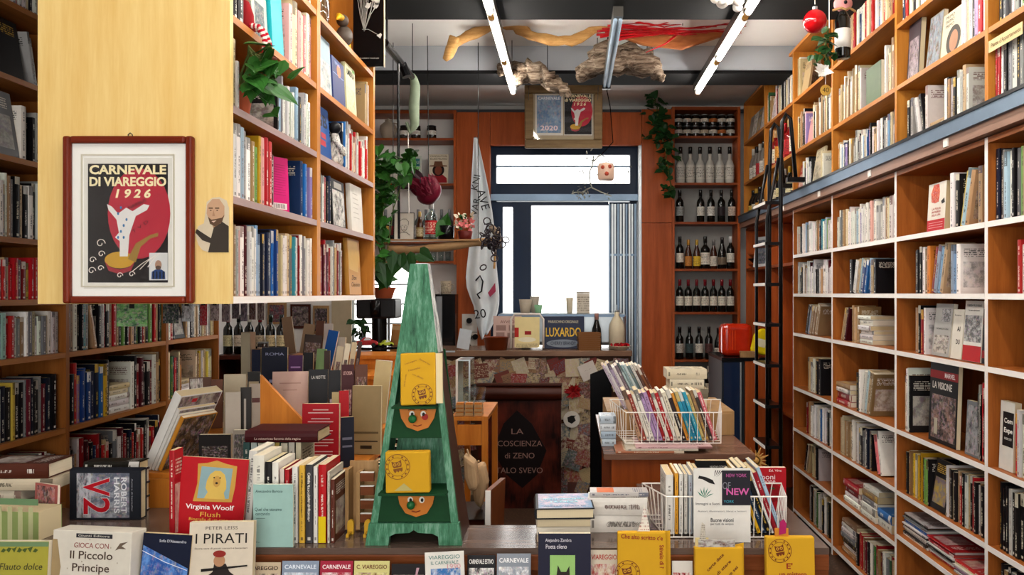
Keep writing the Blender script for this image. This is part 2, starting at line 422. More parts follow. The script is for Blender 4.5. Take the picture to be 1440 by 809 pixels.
mb = MB(); fbox(mb, 688, 204, 690.5, 900, 7.42, 7.7); fbox(mb, 896.5, 204, 902, 900, 7.42, 7.7); fbox(mb, 688, 202, 902, 206, 7.46, 7.7); mb.build('door_jamb', ALU, dr)
wn = thing('window_1', '', 'window'); del wn['label']; del wn['category']; struct(wn)
mb = MB(); e = .03
mb.box((WX0, 7.78, WZ0), (WX0 + e, 7.84, WZ1)); mb.box((WX1 - e, 7.78, WZ0), (WX1, 7.84, WZ1)); mb.box((WX0, 7.78, WZ0), (WX1, 7.84, WZ0 + e)); mb.box((WX0, 7.78, WZ1 - e), (WX1, 7.84, WZ1))
for k in range(1, 4): mb.box((WX0, 7.79, WZ0 + (WZ1 - WZ0) * k / 4 - .008), (WX1, 7.82, WZ0 + (WZ1 - WZ0) * k / 4 + .008))
mb.box((X(545, 7.8), 7.785, WZ0), (X(549, 7.8), 7.83, WZ1)); mb.build('window_frame', ALU, wn)
MB().box((WX0, 7.825, WZ0), (WX1, 7.83, WZ1)).build('window_pane', GLASS, wn)
# folding steel gate beside the door
gt = thing('folding_gate', 'grey steel folding gate of narrow upright bars pushed beside the open door', 'gate', (X(876, 7.44), 7.44, 0))
def gx(px): return X(px, 7.44) - gt.location.x
for k, px in enumerate((857, 861, 865, 869, 873, 877, 881, 885, 889, 893)):
    yo = -.012 if k % 2 else .012
    MB().box((gx(px) - .008, yo - .008, .02), (gx(px) + .009, yo + .008, Z(287, 7.44))).build('bar', ALU if k % 3 else STEEL, gt)
for z in (Z(360, 7.44), Z(520, 7.44), .4):
    MB().box((gx(856), -.005, z), (gx(895), .005, z + .02)).build('cross_link', STEEL, gt)
# ------------------------------------------------------------------ bookcases
def bookcase(name, label, face, x0, x1, y0, y1, z0, z1, shelves, um=W_UPR, sm=W_SHELF, bm=W_BACK, edge=None, th=.022, upr=(1, 1), top=True, hole=None):
    """one open bay; face: +1 looks to +X, -1 looks to -X, 0 looks to -Y. x0 (or y0) is the front plane."""
    base = (x0, (y0 + y1) / 2, z0) if face else ((x0 + x1) / 2, y0, z0)
    t = thing(name, label, 'bookcase', base); og = Vector(base)
    def b(nm, a, c, m):
        o = MB().box(Vector(a) - og, Vector(c) - og).build(nm, m, t); return o
    e = .0006
    if face:
        fx, bx = x0, x1   # front x, back x
        s = 1 if bx > fx else -1
        b('upright', (fx, y0 + e, z0), (bx, y0 + .012, z1), um); b('upright', (fx, y1 - .012, z0), (bx, y1 - e, z1), um)
        b('back_panel', (bx, y0 + .0125, z0), (bx - s * .008, y1 - .0125, z1), bm)
        for z in shelves:
            b('shelf', (fx + s * .001, y0 + .0125, z - th), (bx - s * .0085, y1 - .0125, z), sm)
            if edge: b('shelf_edging', (fx - s * .001, y0 + .0125, z - th), (fx + s * .0008, y1 - .0125, z), edge)
        if edge:
            for yy in (y0, y1 - .012): b('edging_strip', (fx - s * .001, yy + e, z0), (fx - s * .0002, yy + .012 - e, z1), edge)
        if top: b('top_board', (fx, y0 + .0125, z1 - th), (bx - s * .0085, y1 - .0125, z1), sm)
    else:
        b('upright', (x0, y0, z0), (x0 + .025, y1, z1), um); b('upright', (x1 - .025, y0, z0), (x1, y1, z1), um)
        if bm: b('back_panel', (x0 + .0255, y1 - .008, z0), (x1 - .0255, y1, z1), bm)
        for z in shelves: b('shelf', (x0 + .0255, y0 + .002, z - th), (x1 - .0255, y1 - .0085, z), sm)
        if top: b('top_board', (x0 + .0255, y0, z1 - .03), (x1 - .0255, y1 - .0085, z1), sm)
    return t
XRF = 1.6
LOW = [1.877, 1.6, 1.32, .935, .64, .37, .06]
LOWB = [1.877, 1.6, 1.32, .935, .635, .42, .1]
UPP = [2.62, 2.99]
BAYS = {'A': (2.25, 3.068), 'B': (3.068, 3.925), 'C': (3.925, 4.88), 'D': (4.88, 5.74), 'E': (5.74, 6.59), 'F': (6.59, 7.38)}
NEARNAME = {'A': 'bay cut by the right picture edge', 'B': 'second bay from right picture edge', 'C': 'third bay from right picture edge', 'D': 'bay next to the ladder', 'E': 'bay behind the ladder top', 'F': 'corner bay beside the bottle shelves'}
for k in 'ABCD':
    y0, y1 = BAYS[k]
    bookcase('bookcase', 'pale-edged bookcase under the ladder rail, ' + NEARNAME[k], -1, XRF, 1.885, y0, y1, 0, 2.2, LOWB if k in 'AB' else LOW, um=W_LOWU, sm=W_LOWS, edge=W_EDGE)
for k in 'ABCDEF':
    y0, y1 = BAYS[k]
    sh = [2.62, 2.92] if k == 'B' else UPP
    bookcase('wall_bookcase', 'honey wood bookcase above the ladder rail, ' + NEARNAME[k], -1, XRF, 1.885, y0, y1, 2.322, 3.36, sh, top=k not in 'AB')
# recess below the rail in the far corner: two bays without books
for k in 'EF':
    y0, y1 = BAYS[k]
    bookcase('bookcase', 'dark brown empty corner bookcase under the ladder rail, ' + ('behind the ladder' if k == 'E' else 'next to bottle shelves'), -1, XRF + .02, 1.885, y0, y1, 0, 2.2, [1.83] if k == 'F' else [1.83, .7], um=W_RED, sm=W_REDX, bm=W_RED)
# the deep board with the steel ladder rail
t = thing('ladder_rail', 'long board with a blue-grey steel rail along the bookcase for the black ladder', 'rail', (XRF - .05, 4.8, 2.2))
og = Vector(t.location)
MB().box(Vector((XRF - .035, 2.2, 2.205)) - og, Vector((1.885, 7.385, 2.25)) - og).build('rail_board', wood('rail_board_wood', '#9c7a68', '#7a5a4c', 'y', .35), t)
MB().box(Vector((XRF - .05, 2.2, 2.251)) - og, Vector((1.885, 7.385, 2.318)) - og).build('steel_rail', STEEL, t)
MB().box(Vector((XRF - .056, 2.2, 2.305)) - og, Vector((XRF - .0505, 7.385, 2.318)) - og).build('rail_lip', BLACK, t)
for y in (3.3, 4.15, 5.0, 5.85): MB().box(Vector((XRF - .04, y, 2.212)) - og, Vector((XRF - .0355, y + .04, 2.245)) - og).build('rail_bracket', WHITEW, t)
# bookcase on the other long wall
XLF = -2.18
LSH = [.06, .38, .7, 1.02, 1.345, 1.575, 1.82, 2.136, 2.45, 2.74, 3.05]
LB = {'P': (2.55, 3.45), 'Q': (3.45, 4.3), 'S': (4.3, 4.935)}
LNAME = {'P': 'bay cut by the left picture edge', 'Q': 'bay below the framed poster', 'S': 'farthest bay beside the wine bottles'}
for k, (y0, y1) in LB.items():
    sh = LSH if k == 'P' else [.06, .38, .7, 1.02, 1.345, 1.66, 2.0, 2.4, 2.8]
    bookcase('bookcase', 'brown wooden bookcase on the left wall, ' + LNAME[k], 1, XLF, -2.465, y0, y1, 0, 3.36, sh, um=wood('bookcase_upright_wood', '#a2622c', '#7c4519', 'z'), sm=wood('bookcase_shelf_wood', '#b3743a', '#8a5224', 'y'), bm=W_BACK)
# the hanging bookcase with the honey end panel
XC0, XC1, YC0, YC1, YCM = -1.54, -.985, 2.3, 4.0, 3.11
HSH = [1.592, 1.885, 2.15, 2.415, 2.70, 3.0]
hb = thing('hanging_bookcase', 'hanging honey-coloured bookcase whose blank end panel carries the framed poster', 'bookcase', (XC1, 3.15, 1.57))
og = Vector(hb.location)
def hbx(nm, a, c, m): return MB().box(Vector(a) - og, Vector(c) - og).build(nm, m, hb)
hbx('end_panel', (XC0, YC0, 1.57), (XC1, YC0 + .022, CEIL - .006), W_HONEY)
hbx('upright', (XC0, YCM - .02, 1.5925), (XC1, YCM + .02, CEIL - .006), W_UPR)
hbx('upright', (XC0, YC1 - .03, 1.57), (XC1, YC1, CEIL - .006), W_UPR)
hbx('center_panel', (-1.27, YC0 + .0225, 1.5925), (-1.255, YCM - .0205, CEIL - .006), W_BACK)
hbx('center_panel', (-1.27, YCM + .0205, 1.5925), (-1.255, YC1 - .0305, CEIL - .006), W_BACK)
hbx('bottom_board', (XC0, YC0 + .0225, 1.57), (XC1 - .001, YC1 - .0305, 1.592), W_SHELF)
hbx('edging_strip', (XC1 - .0005, YC0 + .0225, 1.5705), (XC1 + .001, YC1, 1.5915), W_EDGE)
for z in HSH[1:]:
    for (a, b_) in ((YC0 + .0225, YCM - .0205), (YCM + .0205, YC1 - .0305)):
        if z > 2.9 and a > 3: continue
        hbx('shelf', (-1.2545, a, z - .022), (XC1 - .002, b_, z), W_SHELF)
        if z < 2.2: hbx('shelf_edging', (XC1 - .0018, a, z - .022), (XC1 - .0005, b_, z), wood('pale_mauve_edging', '#a98f8c', '#8d7472', 'y'))
# ------------------------------------------------------------------ books
PAL = {'w': ('white', ['#f0ece4', '#e6e2da', '#f4f1ea', '#dedad4']), 'c': ('cream', ['#d9c9a2', '#e2d3ae', '#cdb98d']), 'k': ('black', ['#131216', '#1c1a1d', '#0e0f14']),
       'r': ('red', ['#a31420', '#b81b25', '#8c1018', '#c22a2a']), 'b': ('blue', ['#1b3d7a', '#235a9c', '#17305c', '#2467b0']), 'g': ('grey', ['#8a8a8c', '#a3a2a0', '#6f7073', '#b3b0aa']),
       'l': ('light blue', ['#8fb0cc', '#7aa3c8', '#a4bccb', '#98a7bd']), 't': ('teal', ['#2d7f86', '#9cc3bc', '#3a8f9b']), 'y': ('yellow', ['#d8b02c', '#e0c14a', '#c79a1d']),
       'o': ('orange', ['#cc6a23', '#d98436', '#b9571a']), 'p': ('pink', ['#d99a98', '#d8767c', '#e2b2a8']), 'm': ('maroon', ['#5c1220', '#6b1a2a', '#470d18']),
       'n': ('tan', ['#a98560', '#b4946c', '#987650', '#bfa27a']), 'e': ('green', ['#3f7a3c', '#6d9a4a', '#2e5a37']), 'v': ('lilac', ['#a88bb0', '#8d7aa8']), 'd': ('navy', ['#161d36', '#1d2744', '#131a2c']),
       'q': ('magenta', ['#cf2a74']), 'i': ('cyan', ['#2bb7c9'])}
def inkfor(c):
    L = lin(c); lum = .2126*L[0] + .7152*L[1] + .0722*L[2]
    if lum > .25: return R.choice(['#1a1a1c', '#241d18', '#5a1616', '#1b2b4f', '#33302c', '#222222'])
    return R.choice(['#e8e2d4', '#e6dfc8', '#d9b24a', '#f0ece4', '#d9d2c4'])
PCOL = ['#e4d9c0', '#d9caa8', '#e9e2d0', '#cfba90', '#d6c6a0']
ROTX = {1: PI/2, -1: -PI/2, 0: 0}
def book(name, t, d, h, mw, col, ink=None, pages=True, hard=False, page=None):
    """book standing with its spine towards -y at y=0, thickness along +x, height along +z"""
    c = .0028 if hard else .0012; iz = .003 if hard else .0; iy = .004 if hard else .0008
    n = 3 if t > .012 else 1; bul = min(.006, t * .16) if hard else min(.0025, t * .08)
    arc = []
    for i in range(n + 2):
        a = i / (n + 1); arc.append((t * a, -bul * math.sin(PI * a) if 0 < i < n + 1 else 0))
    outer = [(0, d)] + arc + [(t, d)]                # back board, spine, front board
    inner = [(t - c, d), (t - c, c), (c, c), (c, d)]
    pts = outer + inner; N = len(pts); mb = MB()
    vs = [(x, y, 0) for x, y in pts] + [(x, y, h) for x, y in pts]
    fs, uv = [], []
    for i in range(N):
        j = (i + 1) % N; (xa, ya), (xb, yb) = pts[i], pts[j]
        fs.append((i, j, N + j, N + i))
        if i == 0: ua, ub = 4 + ya / d * .999, 4 + yb / d * .999; 
        elif i < n + 2: ua, ub = xa / t, xb / t
        elif i == n + 2: ua, ub = 2 + ya / d * .999, 2 + yb / d * .999
        else: ua = ub = 1.4
        if i == 0: ua, ub = 4.999 - (ya / d) * .999, 4.999 - (yb / d) * .999
        uv.append([(ua, 0), (ub, 0), (ub, 1), (ua, 1)])
    # caps as quads: back board, front board, spine strip
    m = len(outer); sp = list(range(1, m - 1)); I = lambda k: m + k
    def cap(o, flip):
        a = [[o+0, o+1, o+I(2), o+I(3)], [o+m-2, o+m-1, o+I(0), o+I(1)], [o+k for k in sp] + [o+I(1), o+I(2)]]
        return [list(reversed(q)) for q in a] if flip else a
    for q in cap(0, True) + cap(N, False): fs.append(q); uv.append([(1.4, .5)] * len(q))
    mb.add(vs, fs, uv)
    pg = dict(a=(c + .0002, c + .0003, iz), b=(t - c - .0002, d - iy, h - iz))
    pc = page or R.choice(PCOL)
    if not pages:
        mb.box(pg['a'], pg['b'], mi=1)
    o = mb.build(name, [BOOK, PAGE] if not pages else BOOK, None, color=col, ink=ink or inkfor(col))
    if pages:
        MB().box(pg['a'], pg['b']).build('page_block', PAGE, o, color=pc)
    return o
KIND = {}
SIZEW = lambda t: 'slim' if t < .014 else ('thick' if t > .03 else '')
NB = 0
def put_book(o, M): o.matrix_world = M
def fill(face, front, z, u0, u1, clear, cell, spec, kind='paperback', d=(.12, .16), h=(.62, .9), t=(.012, .028), pages=True, setback=.02, hard=.12, group=None):
    """fill one shelf compartment. u runs from the viewer's left to right along the shelf.
    face -1: right bookcase, +1: left-wall and hanging bookcase, 0: facing the camera"""
    global NB
    W = u1 - u0
    if face == -1: base = lambda u, s: Vector((front + s, u1 - (u), z)); 
    elif face == 1: base = lambda u, s: Vector((front - s, u0 + u, z))
    else: base = lambda u, s: Vector((u0 + u, front + s, z))
    Rz = Matrix.Rotation(ROTX[face], 4, 'Z')
    placed = []; u = .004; e = .0012
    toks = spec.split()
    def one(ch, tt=None, hh=None, dd=None, hd=None):
        nm, cs = PAL[ch]; hd = R.random() < hard if hd is None else hd
        tt = tt or R.uniform(*t) * (1.25 if hd else 1); hh = hh or clear * R.uniform(*h); hh = min(hh, clear - .012); dd = dd or R.uniform(*d)
        c = R.choice(cs); fj = R.uniform(.86, 1.06); L = [min(1, max(0, v * fj * R.uniform(.975, 1.025))) for v in [int(c[i:i+2], 16)/255 for i in (1, 3, 5)]]
        cc = '#%02x%02x%02x' % tuple(int(v * 255) for v in L)
        return tt, hh, dd, cc, nm, hd
    last_h = clear * .8
    for tk in toks:
        hd_, seq = (tk.split(':') + [''])[:2]
        k = hd_[0]
        if k == 'g': u += float(hd_[1:]) / 100; continue
        if k == 'v':
            star = '*' in hd_; res = float(hd_.split('*')[1] or 0) / 100 if star else 0
            i = 0
            while True:
                if not star and i >= len(seq): break
                tt, hh, dd, cc, nm, hd = one(seq[i % len(seq)])
                if u + tt > W - .004 - res: break
                s = setback + R.uniform(0, .012)
                o = book(kind_name(kind, hd, tt), tt, dd, hh, None, cc, pages=pages, hard=hd)
                tilt = R.uniform(-.003, .003)
                o.matrix_world = Matrix.Translation(base(u, s)) @ Rz
                placed.append((u, o, tt, nm, 'standing')); u += tt + e + (R.uniform(0, .002)); last_h = hh; i += 1
        elif k in 'lr':
            a = rad(float(hd_[1:]))
            H = None; first = True; items = [one(ch) for ch in seq]
            if k == 'l':   # tops lean to the left
                hmax = items[0][1]; u += hmax * math.sin(a) * (1 if hmax * math.cos(a) < last_h + .02 else 1)
                for it in items:
                    tt, hh, dd, cc, nm, hd = it
                    # u is where the lowest (left) corner touches the shelf
                    if u + tt * math.cos(a) > W - .004: break
                    o = book(kind_name(kind, hd, tt), tt, dd, hh, None, cc, pages=pages, hard=hd)
                    o.matrix_world = Matrix.Translation(base(u, setback + R.uniform(0, .01)) + Vector((0, 0, .0008))) @ Rz @ Matrix.Rotation(-a, 4, 'Y')
                    placed.append((u, o, tt, nm, 'leaning')); u += (tt + .002) / math.cos(a)
                u += .004
            else:          # tops lean to the right: lowest corner is the right one
                end = u
                for it in items:
                    tt, hh, dd, cc, nm, hd = it
                    step = (tt + .002) / math.cos(a)
                    if end + step + hh * math.sin(a) > W - .004: break
                    end += step
                    o = book(kind_name(kind, hd, tt), tt, dd, hh, None, cc, pages=pages, hard=hd)
                    o.matrix_world = Matrix.Translation(base(end, setback + R.uniform(0, .01)) + Vector((0, 0, .0008))) @ Rz @ Matrix.Rotation(a, 4, 'Y') @ Matrix.Translation((-tt, 0, 0))
                    placed.append((end - step, o, tt, nm, 'leaning')); lh = hh
                u = end + (lh * math.sin(a) if placed else 0) + .004
        elif k == 's':     # flat pile, spines to the viewer
            L = float(hd_[1:] or 19) / 100; zz = 0
            if u + L > W - .003: L = W - .003 - u
            if L < .08: continue
            for q, ch in enumerate(seq):
                tt, hh, dd, cc, nm, hd = one(ch)
                if zz + tt > clear - .02: break
                ll = L - R.uniform(0, .012)
                o = book(kind_name(kind, hd, tt), tt, dd, ll, None, cc, pages=pages, hard=hd)
                # lying: height along u, thickness up
                Mx = Matrix(((0, 0, 1, 0), (0, 1, 0, 0), (-1, 0, 0, tt), (0, 0, 0, 1)))
                o.matrix_world = Matrix.Translation(base(u, setback + R.uniform(0, .02)) + Vector((0, 0, zz + .0006))) @ Rz @ Mx
                placed.append((u + .0001 * q, o, tt, nm, ('lying lowest in a pile' if q == 0 else 'lying %s from the bottom of a pile' % ordw(q)))); zz += tt + .001
            u += L + .004
        elif k == 'f':     # face-out cover, leaning back
            for ch in seq:
                tt, hh, dd, cc, nm, hd = one(ch); w = min(dd, W - u - .006)
                if w < .06: break
                w = w if not hd_[1:] else float(hd_[1:]) / 100
                hh = min(clear - .03, w * 1.48); a = rad(9)
                o = book(kind_name(kind, hd, tt), tt, w, hh, None, cc, pages=pages, hard=hd)
                Mx = Matrix.Translation((w, tt, 0)) @ Matrix(((0, -1, 0, 0), (1, 0, 0, 0), (0, 0, 1, 0), (0, 0, 0, 1))) @ Matrix.Translation((-tt, 0, 0))
                # front board (x=t) turned to the viewer, spine at the left
                Mx = Matrix(((0, 1, 0, 0), (-1, 0, 0, tt), (0, 0, 1, 0), (0, 0, 0, 1)))
                o.matrix_world = Matrix.Translation(base(u, setback + .004) + Vector((0, 0, .001 + tt * math.sin(a)))) @ Rz @ Matrix.Rotation(-a, 4, 'X') @ Mx
                placed.append((u, o, tt, nm, 'turned cover-out')); u += w + .005
    placed.sort(key=lambda p: p[0])
    NB += len(placed)
    grp = group or 'books on the ' + cell
    for i, (uu, o, tt, nm, st) in enumerate(placed):
        noun = re.sub(r'\.\d+$', '', o.name).replace('_', ' ')
        if st == 'standing': lab = '%s %s %s' % (SIZEW(tt), nm, noun)
        elif st in ('leaning', 'turned cover-out'): lab = '%s %s %s' % (st if st == 'leaning' else 'cover-out', nm, noun)
        else: lab = 'flat %s %s' % (nm, noun)
        lab = lab.strip() + ', %s from left, %s' % (ordw(i), cell)
        ws = re.findall(r"[A-Za-z0-9][A-Za-z0-9'\u2019-]*", lab)
        if len(ws) > 16: lab = '%s %s, %s from left, %s' % (nm, noun, ordw(i), cell)
        tag(o, lab, 'book', grp)
    return placed
CNT = {}
def kind_name(kind, hard, t):
    k = 'hardback' if (hard and kind in ('paperback', 'novel')) else kind
    return k
SH = ['first', 'second', 'third', 'fourth', 'fifth', 'sixth', 'seventh']
def right_low(bay, i, spec, **kw):
    zs = LOWB if bay in 'AB' else LOW
    y0, y1 = BAYS[bay]; z = zs[i]; top = (2.2 if i == 0 else zs[i-1]) - .024
    cell = '%s shelf under the rail, %s' % (SH[i], {'A': 'bay at right picture edge', 'B': 'second bay from right edge', 'C': 'third bay from right edge', 'D': 'bay beside the ladder'}[bay])
    ymin = 2.78 if bay == 'A' else y0 + .0128
    return fill(-1, XRF, z + .0004, ymin, y1 - .0128, top - z, cell, spec, **kw)
UPZ = [2.3182, 2.6204, 2.9904]
def right_up(bay, i, spec, **kw):
    zs = [2.3222, 2.6204, 2.9204 if bay == 'B' else 2.9904, 3.36]; y0, y1 = BAYS[bay]; z = zs[i]
    cell = '%s shelf over the rail, %s' % (['lowest', 'second', 'third', 'top'][i], {'A': 'bay at right picture edge', 'B': 'second bay from right edge', 'C': 'third bay from right edge', 'D': 'bay beside the ladder', 'E': 'bay behind ladder top', 'F': 'far corner bay'}[bay])
    ymin = 2.78 if bay == 'A' else y0 + .0128
    return fill(-1, XRF, z + .0004, ymin, y1 - .0128, zs[i+1] - .024 - z, cell, spec, **kw)
def hang(bay, i, spec, **kw):
    y0, y1 = (YC0 + .024, YCM - .022) if bay == 1 else (YCM + .022, YC1 - .032)
    z = HSH[i]; top = (HSH[i+1] if i + 1 < len(HSH) else CEIL) - .023
    cell = '%s shelf of the hanging bookcase, %s half' % (['lowest', 'second', 'third', 'fourth', 'fifth'][i], 'near' if bay == 1 else 'far')
    return fill(1, XC1, z + .0004, y0, y1, top - z, cell, spec, **kw)
def left(bay, i, spec, **kw):
    y0, y1 = LB[bay]; zs = LSH if bay == 'P' else [.06, .38, .7, 1.02, 1.345, 1.66]
    z = zs[i]; top = zs[i+1] - .023
    nm = {.7: 'knee-high', 1.02: 'table-height', 1.345: 'chest-height', 1.575: 'eye-level', 1.82: 'first above-eye', 2.136: 'second above-eye', 2.45: 'third above-eye', 2.74: 'fourth above-eye', .38: 'ankle-high', .06: 'floor'}[z]
    cell = '%s shelf, %s' % (nm, {'P': 'bookcase at left picture edge', 'Q': 'bookcase below the framed poster', 'S': 'bookcase beside wine bottles'}[bay])
    ymin = 2.95 if bay == 'P' else y0 + .0128
    return fill(1, XLF, z + .0004, ymin, y1 - .0128, top - z, cell, spec, **kw)
# --- right bookcase below the rail
T1 = dict(t=(.014, .027)); WH = dict(h=(.62, .78))
right_low('D', 0, 'v*:wnowkdtwwwlgewwwwww', h=(.6, .72), kind='novel', pages=False)
right_low('D', 1, 'g2 v*:wkwkwwwnwwwwmwwkww', kind='novel', pages=False)
right_low('D', 2, 'g20 r22:klnnnnn', kind='novel', t=(.025, .04), h=(.78, .86))
right_low('D', 3, 'g28 v:nwwnk g1 v:k', kind='novel', t=(.03, .05), h=(.55, .66))
right_low('D', 4, 'g24 v:rnn v*:wwkwgwkwb', kind='novel', t=(.012, .03), h=(.7, .85))
right_low('D', 5, 'g16 r20:kwnn v:cnckg', kind='novel', t=(.02, .035), h=(.75, .88))
right_low('D', 6, 'g28 v*:gwkwngkew', kind='novel', t=(.02, .03), h=(.75, .88))
right_low('C', 0, 'v*:wwgwncwwwwwwlwwvwwwwwpww', kind='novel', h=(.62, .78), t=(.016, .03))
right_low('C', 1, 'g22 v:k r16:wnlbb v:lnk', kind='novel', t=(.025, .045), h=(.72, .82))
right_low('C', 2, 'g6 r22:nnm g1 v:wnnn s20:wwwwww', kind='novel', t=(.018, .034), h=(.72, .84))
right_low('C', 3, 's24:rrwn g9 v:kw r14:wlnn', kind='novel', t=(.025, .045), h=(.6, .68))
right_low('C', 4, 'g7 v:ccnnncwnwgkgwdgk g2 l16:pw', kind='novel', t=(.02, .036), h=(.72, .86))
right_low('C', 5, 'g12 s26:wwrr g2 s22:wwgnw s18:wb', kind='novel', t=(.025, .045))
right_low('C', 6, 'g8 s24:nwkgwwn g1 v:kr v*:rnmkwge', kind='novel', t=(.022, .035), h=(.6, .72))
right_low('B', 0, 'g50 v:wk r15:yln v:n', kind='novel', t=(.02, .035), h=(.72, .8))
right_low('B', 1, 'g14 v:kkkwno r14:rlln v:llw', kind='novel', t=(.02, .034), h=(.78, .88))
right_low('B', 2, 'g14 v:nkrw', kind='paperback', t=(.018, .03), h=(.8, .9))
right_low('B', 3, 'g3 v:cwwk g61 v*:kgkr', kind='comic_book', t=(.008, .02), h=(.72, .88))
right_low('B', 4, 'g5 v:kynyycgykykeek f15:k v:wnkcknrk v*:kwnkr', kind='comic_book', t=(.01, .022), h=(.72, .82), pages=True)
right_low('B', 5, 's26:wkwwkwbwgkw g1 s25:rwwkwrwr s20:wkvwcr', kind='magazine', t=(.005, .012), pages=False)
right_low('B', 6, 's26:nwkwg g2 s24:kwr', kind='magazine', t=(.006, .014), pages=False)
right_low('A', 0, 'v*:dkglwkgenkb', h=(.8, .92), kind='paperback')
right_low('A', 1, 'g16 v:rwk', kind='paperback')
right_low('A', 2, 'g22 v:kn', kind='paperback')
right_low('A', 3, 'g14 v:rwwcwwgw', kind='paperback', h=(.6, .7))
right_low('A', 4, 'g4 v:kkkwkkkkdk', kind='paperback', h=(.8, .92))
right_low('A', 5, 'g4 v:knkwkk', kind='paperback', h=(.75, .9))
# --- right bookcase above the rail
right_up('A', 0, 'g1 v*:rrwkgwkgkgkwkgk', h=(.78, .92), kind='softcover')
right_up('A', 1, 'g2 v*:kkgkwgkwe', h=(.7, .9), kind='softcover')
right_up('B', 0, 'g7 v:kg l14:gwwk v:w s14:nnn v:wkngkwgnw', kind='softcover', h=(.68, .84))
right_up('B', 1, 'g60 v*:wcwkvr', kind='softcover', h=(.8, .92), t=(.015, .03))
right_up('B', 2, 'g1 v:dre v*:wkwcgwk', kind='softcover', h=(.6, .72))
right_up('C', 0, 'g2 v:oc v*:wlcwbvkcwnwkwkg', kind='softcover', h=(.55, .75))
right_up('C', 1, 'g3 v*52:ccncwn g34 v*:wncnncw', kind='softcover', h=(.62, .82))
right_up('C', 2, 'g1 v:krr v*:wcrccnrcwb', kind='softcover', h=(.62, .85), t=(.02, .035))
right_up('D', 0, 'f13:r v:wkwkwkwk f18:c v:cw', kind='softcover', h=(.6, .8), pages=False)
right_up('D', 1, 'g1 v:wydnnn v:kkpv f12:p v*:nckw', kind='softcover', h=(.62, .8), pages=False)
right_up('D', 2, 'g2 v:ccwc f16:n', kind='softcover', h=(.72, .88), pages=False)
right_up('E', 2, 'v:we v:kn f14:w v:wr v:wkw v*:cwgk', kind='softcover', h=(.62, .8), pages=False)
right_up('F', 2, 'g4 f15:g f15:w f15:g f15:w', kind='magazine', h=(.8, .9), t=(.008, .014), pages=False)
# --- hanging bookcase
HK = dict(kind='paperback', setback=.012)
hang(1, 0, 'v:wngrwmwwwlldddkbbbcwwcgttw v*:rwgcw', h=(.72, .84), **HK)
hang(1, 1, 'v:cwwlgwneyp v:rrm g27 v*:bblv', h=(.74, .94), t=(.016, .032), kind='paperback', setback=.012)
hang(1, 2, 'v:wcw g32 v*:klgwwewwl', h=(.6, .86), **HK)
hang(1, 3, 'v:mkk g39 v*:pc', h=(.8, .95), t=(.02, .04), **HK)
hang(1, 4, 'v*:kwcrwn', h=(.7, .9), **HK)
hang(2, 0, 'v:nrmmrvmr v:wgnw v:rgwm', h=(.7, .86), **HK)
hang(2, 1, 'v:gldwrkkd', h=(.7, .88), **HK)
hang(2, 2, 'g37 v:dbwgw v*:rwwc', h=(.7, .92), **HK)
hang(2, 3, 'v:wc g68 v*:nw', h=(.75, .95), **HK)
# --- left wall bookcase
LK = dict(kind='pocket_book')
left('P', 9, 'v*:wrwwckwr', h=(.6, .75), **LK)
left('P', 8, 'g6 v:kn f16:k l12:gw', h=(.7, .9), **LK)
left('P', 7, 'g3 f20:g v:wk g2 v*:kgk', h=(.6, .75), **LK)
left('P', 6, 'v:kwgw v*:wkwngkck', h=(.7, .88), **LK)
left('P', 5, 'v:gkr v*:yrrnrrmr', h=(.62, .78), **LK)
left('P', 4, 'v:kngwtltrrwgn v*:wgcw', h=(.72, .88), **LK)
left('P', 3, 'v:kyygwdkyk v*:kgmdk', h=(.66, .8), **LK)
left('P', 2, 'g4 v*:kdkngkmkdk', h=(.66, .8), **LK)
left('Q', 4, 'v:rk v:nwk v:ktg l14:n v:kgrkn v*:rnkek', h=(.64, .86), **LK)
left('Q', 3, 'v:kkrvbbbddbyk s18:wwwcc v:wkrmkkm v*:wnk', h=(.7, .9), t=(.018, .032), kind='hardback')
left('Q', 2, 'v:kgkgnwr v*:mrkdrkrnrkgw', h=(.6, .85), **LK)
left('S', 4, 'v:gn v:wr v:k f12:k v*:nwkgc', h=(.6, .85), pages=False, **LK)
left('S', 3, 'v:dwcekrkc v:o s16:wwc v*:cnyw', h=(.7, .85), pages=False, **LK)
left('S', 2, 'v*:wrkgnkrwd', h=(.6, .8), pages=False, **LK)
print('BOOKS', NB)
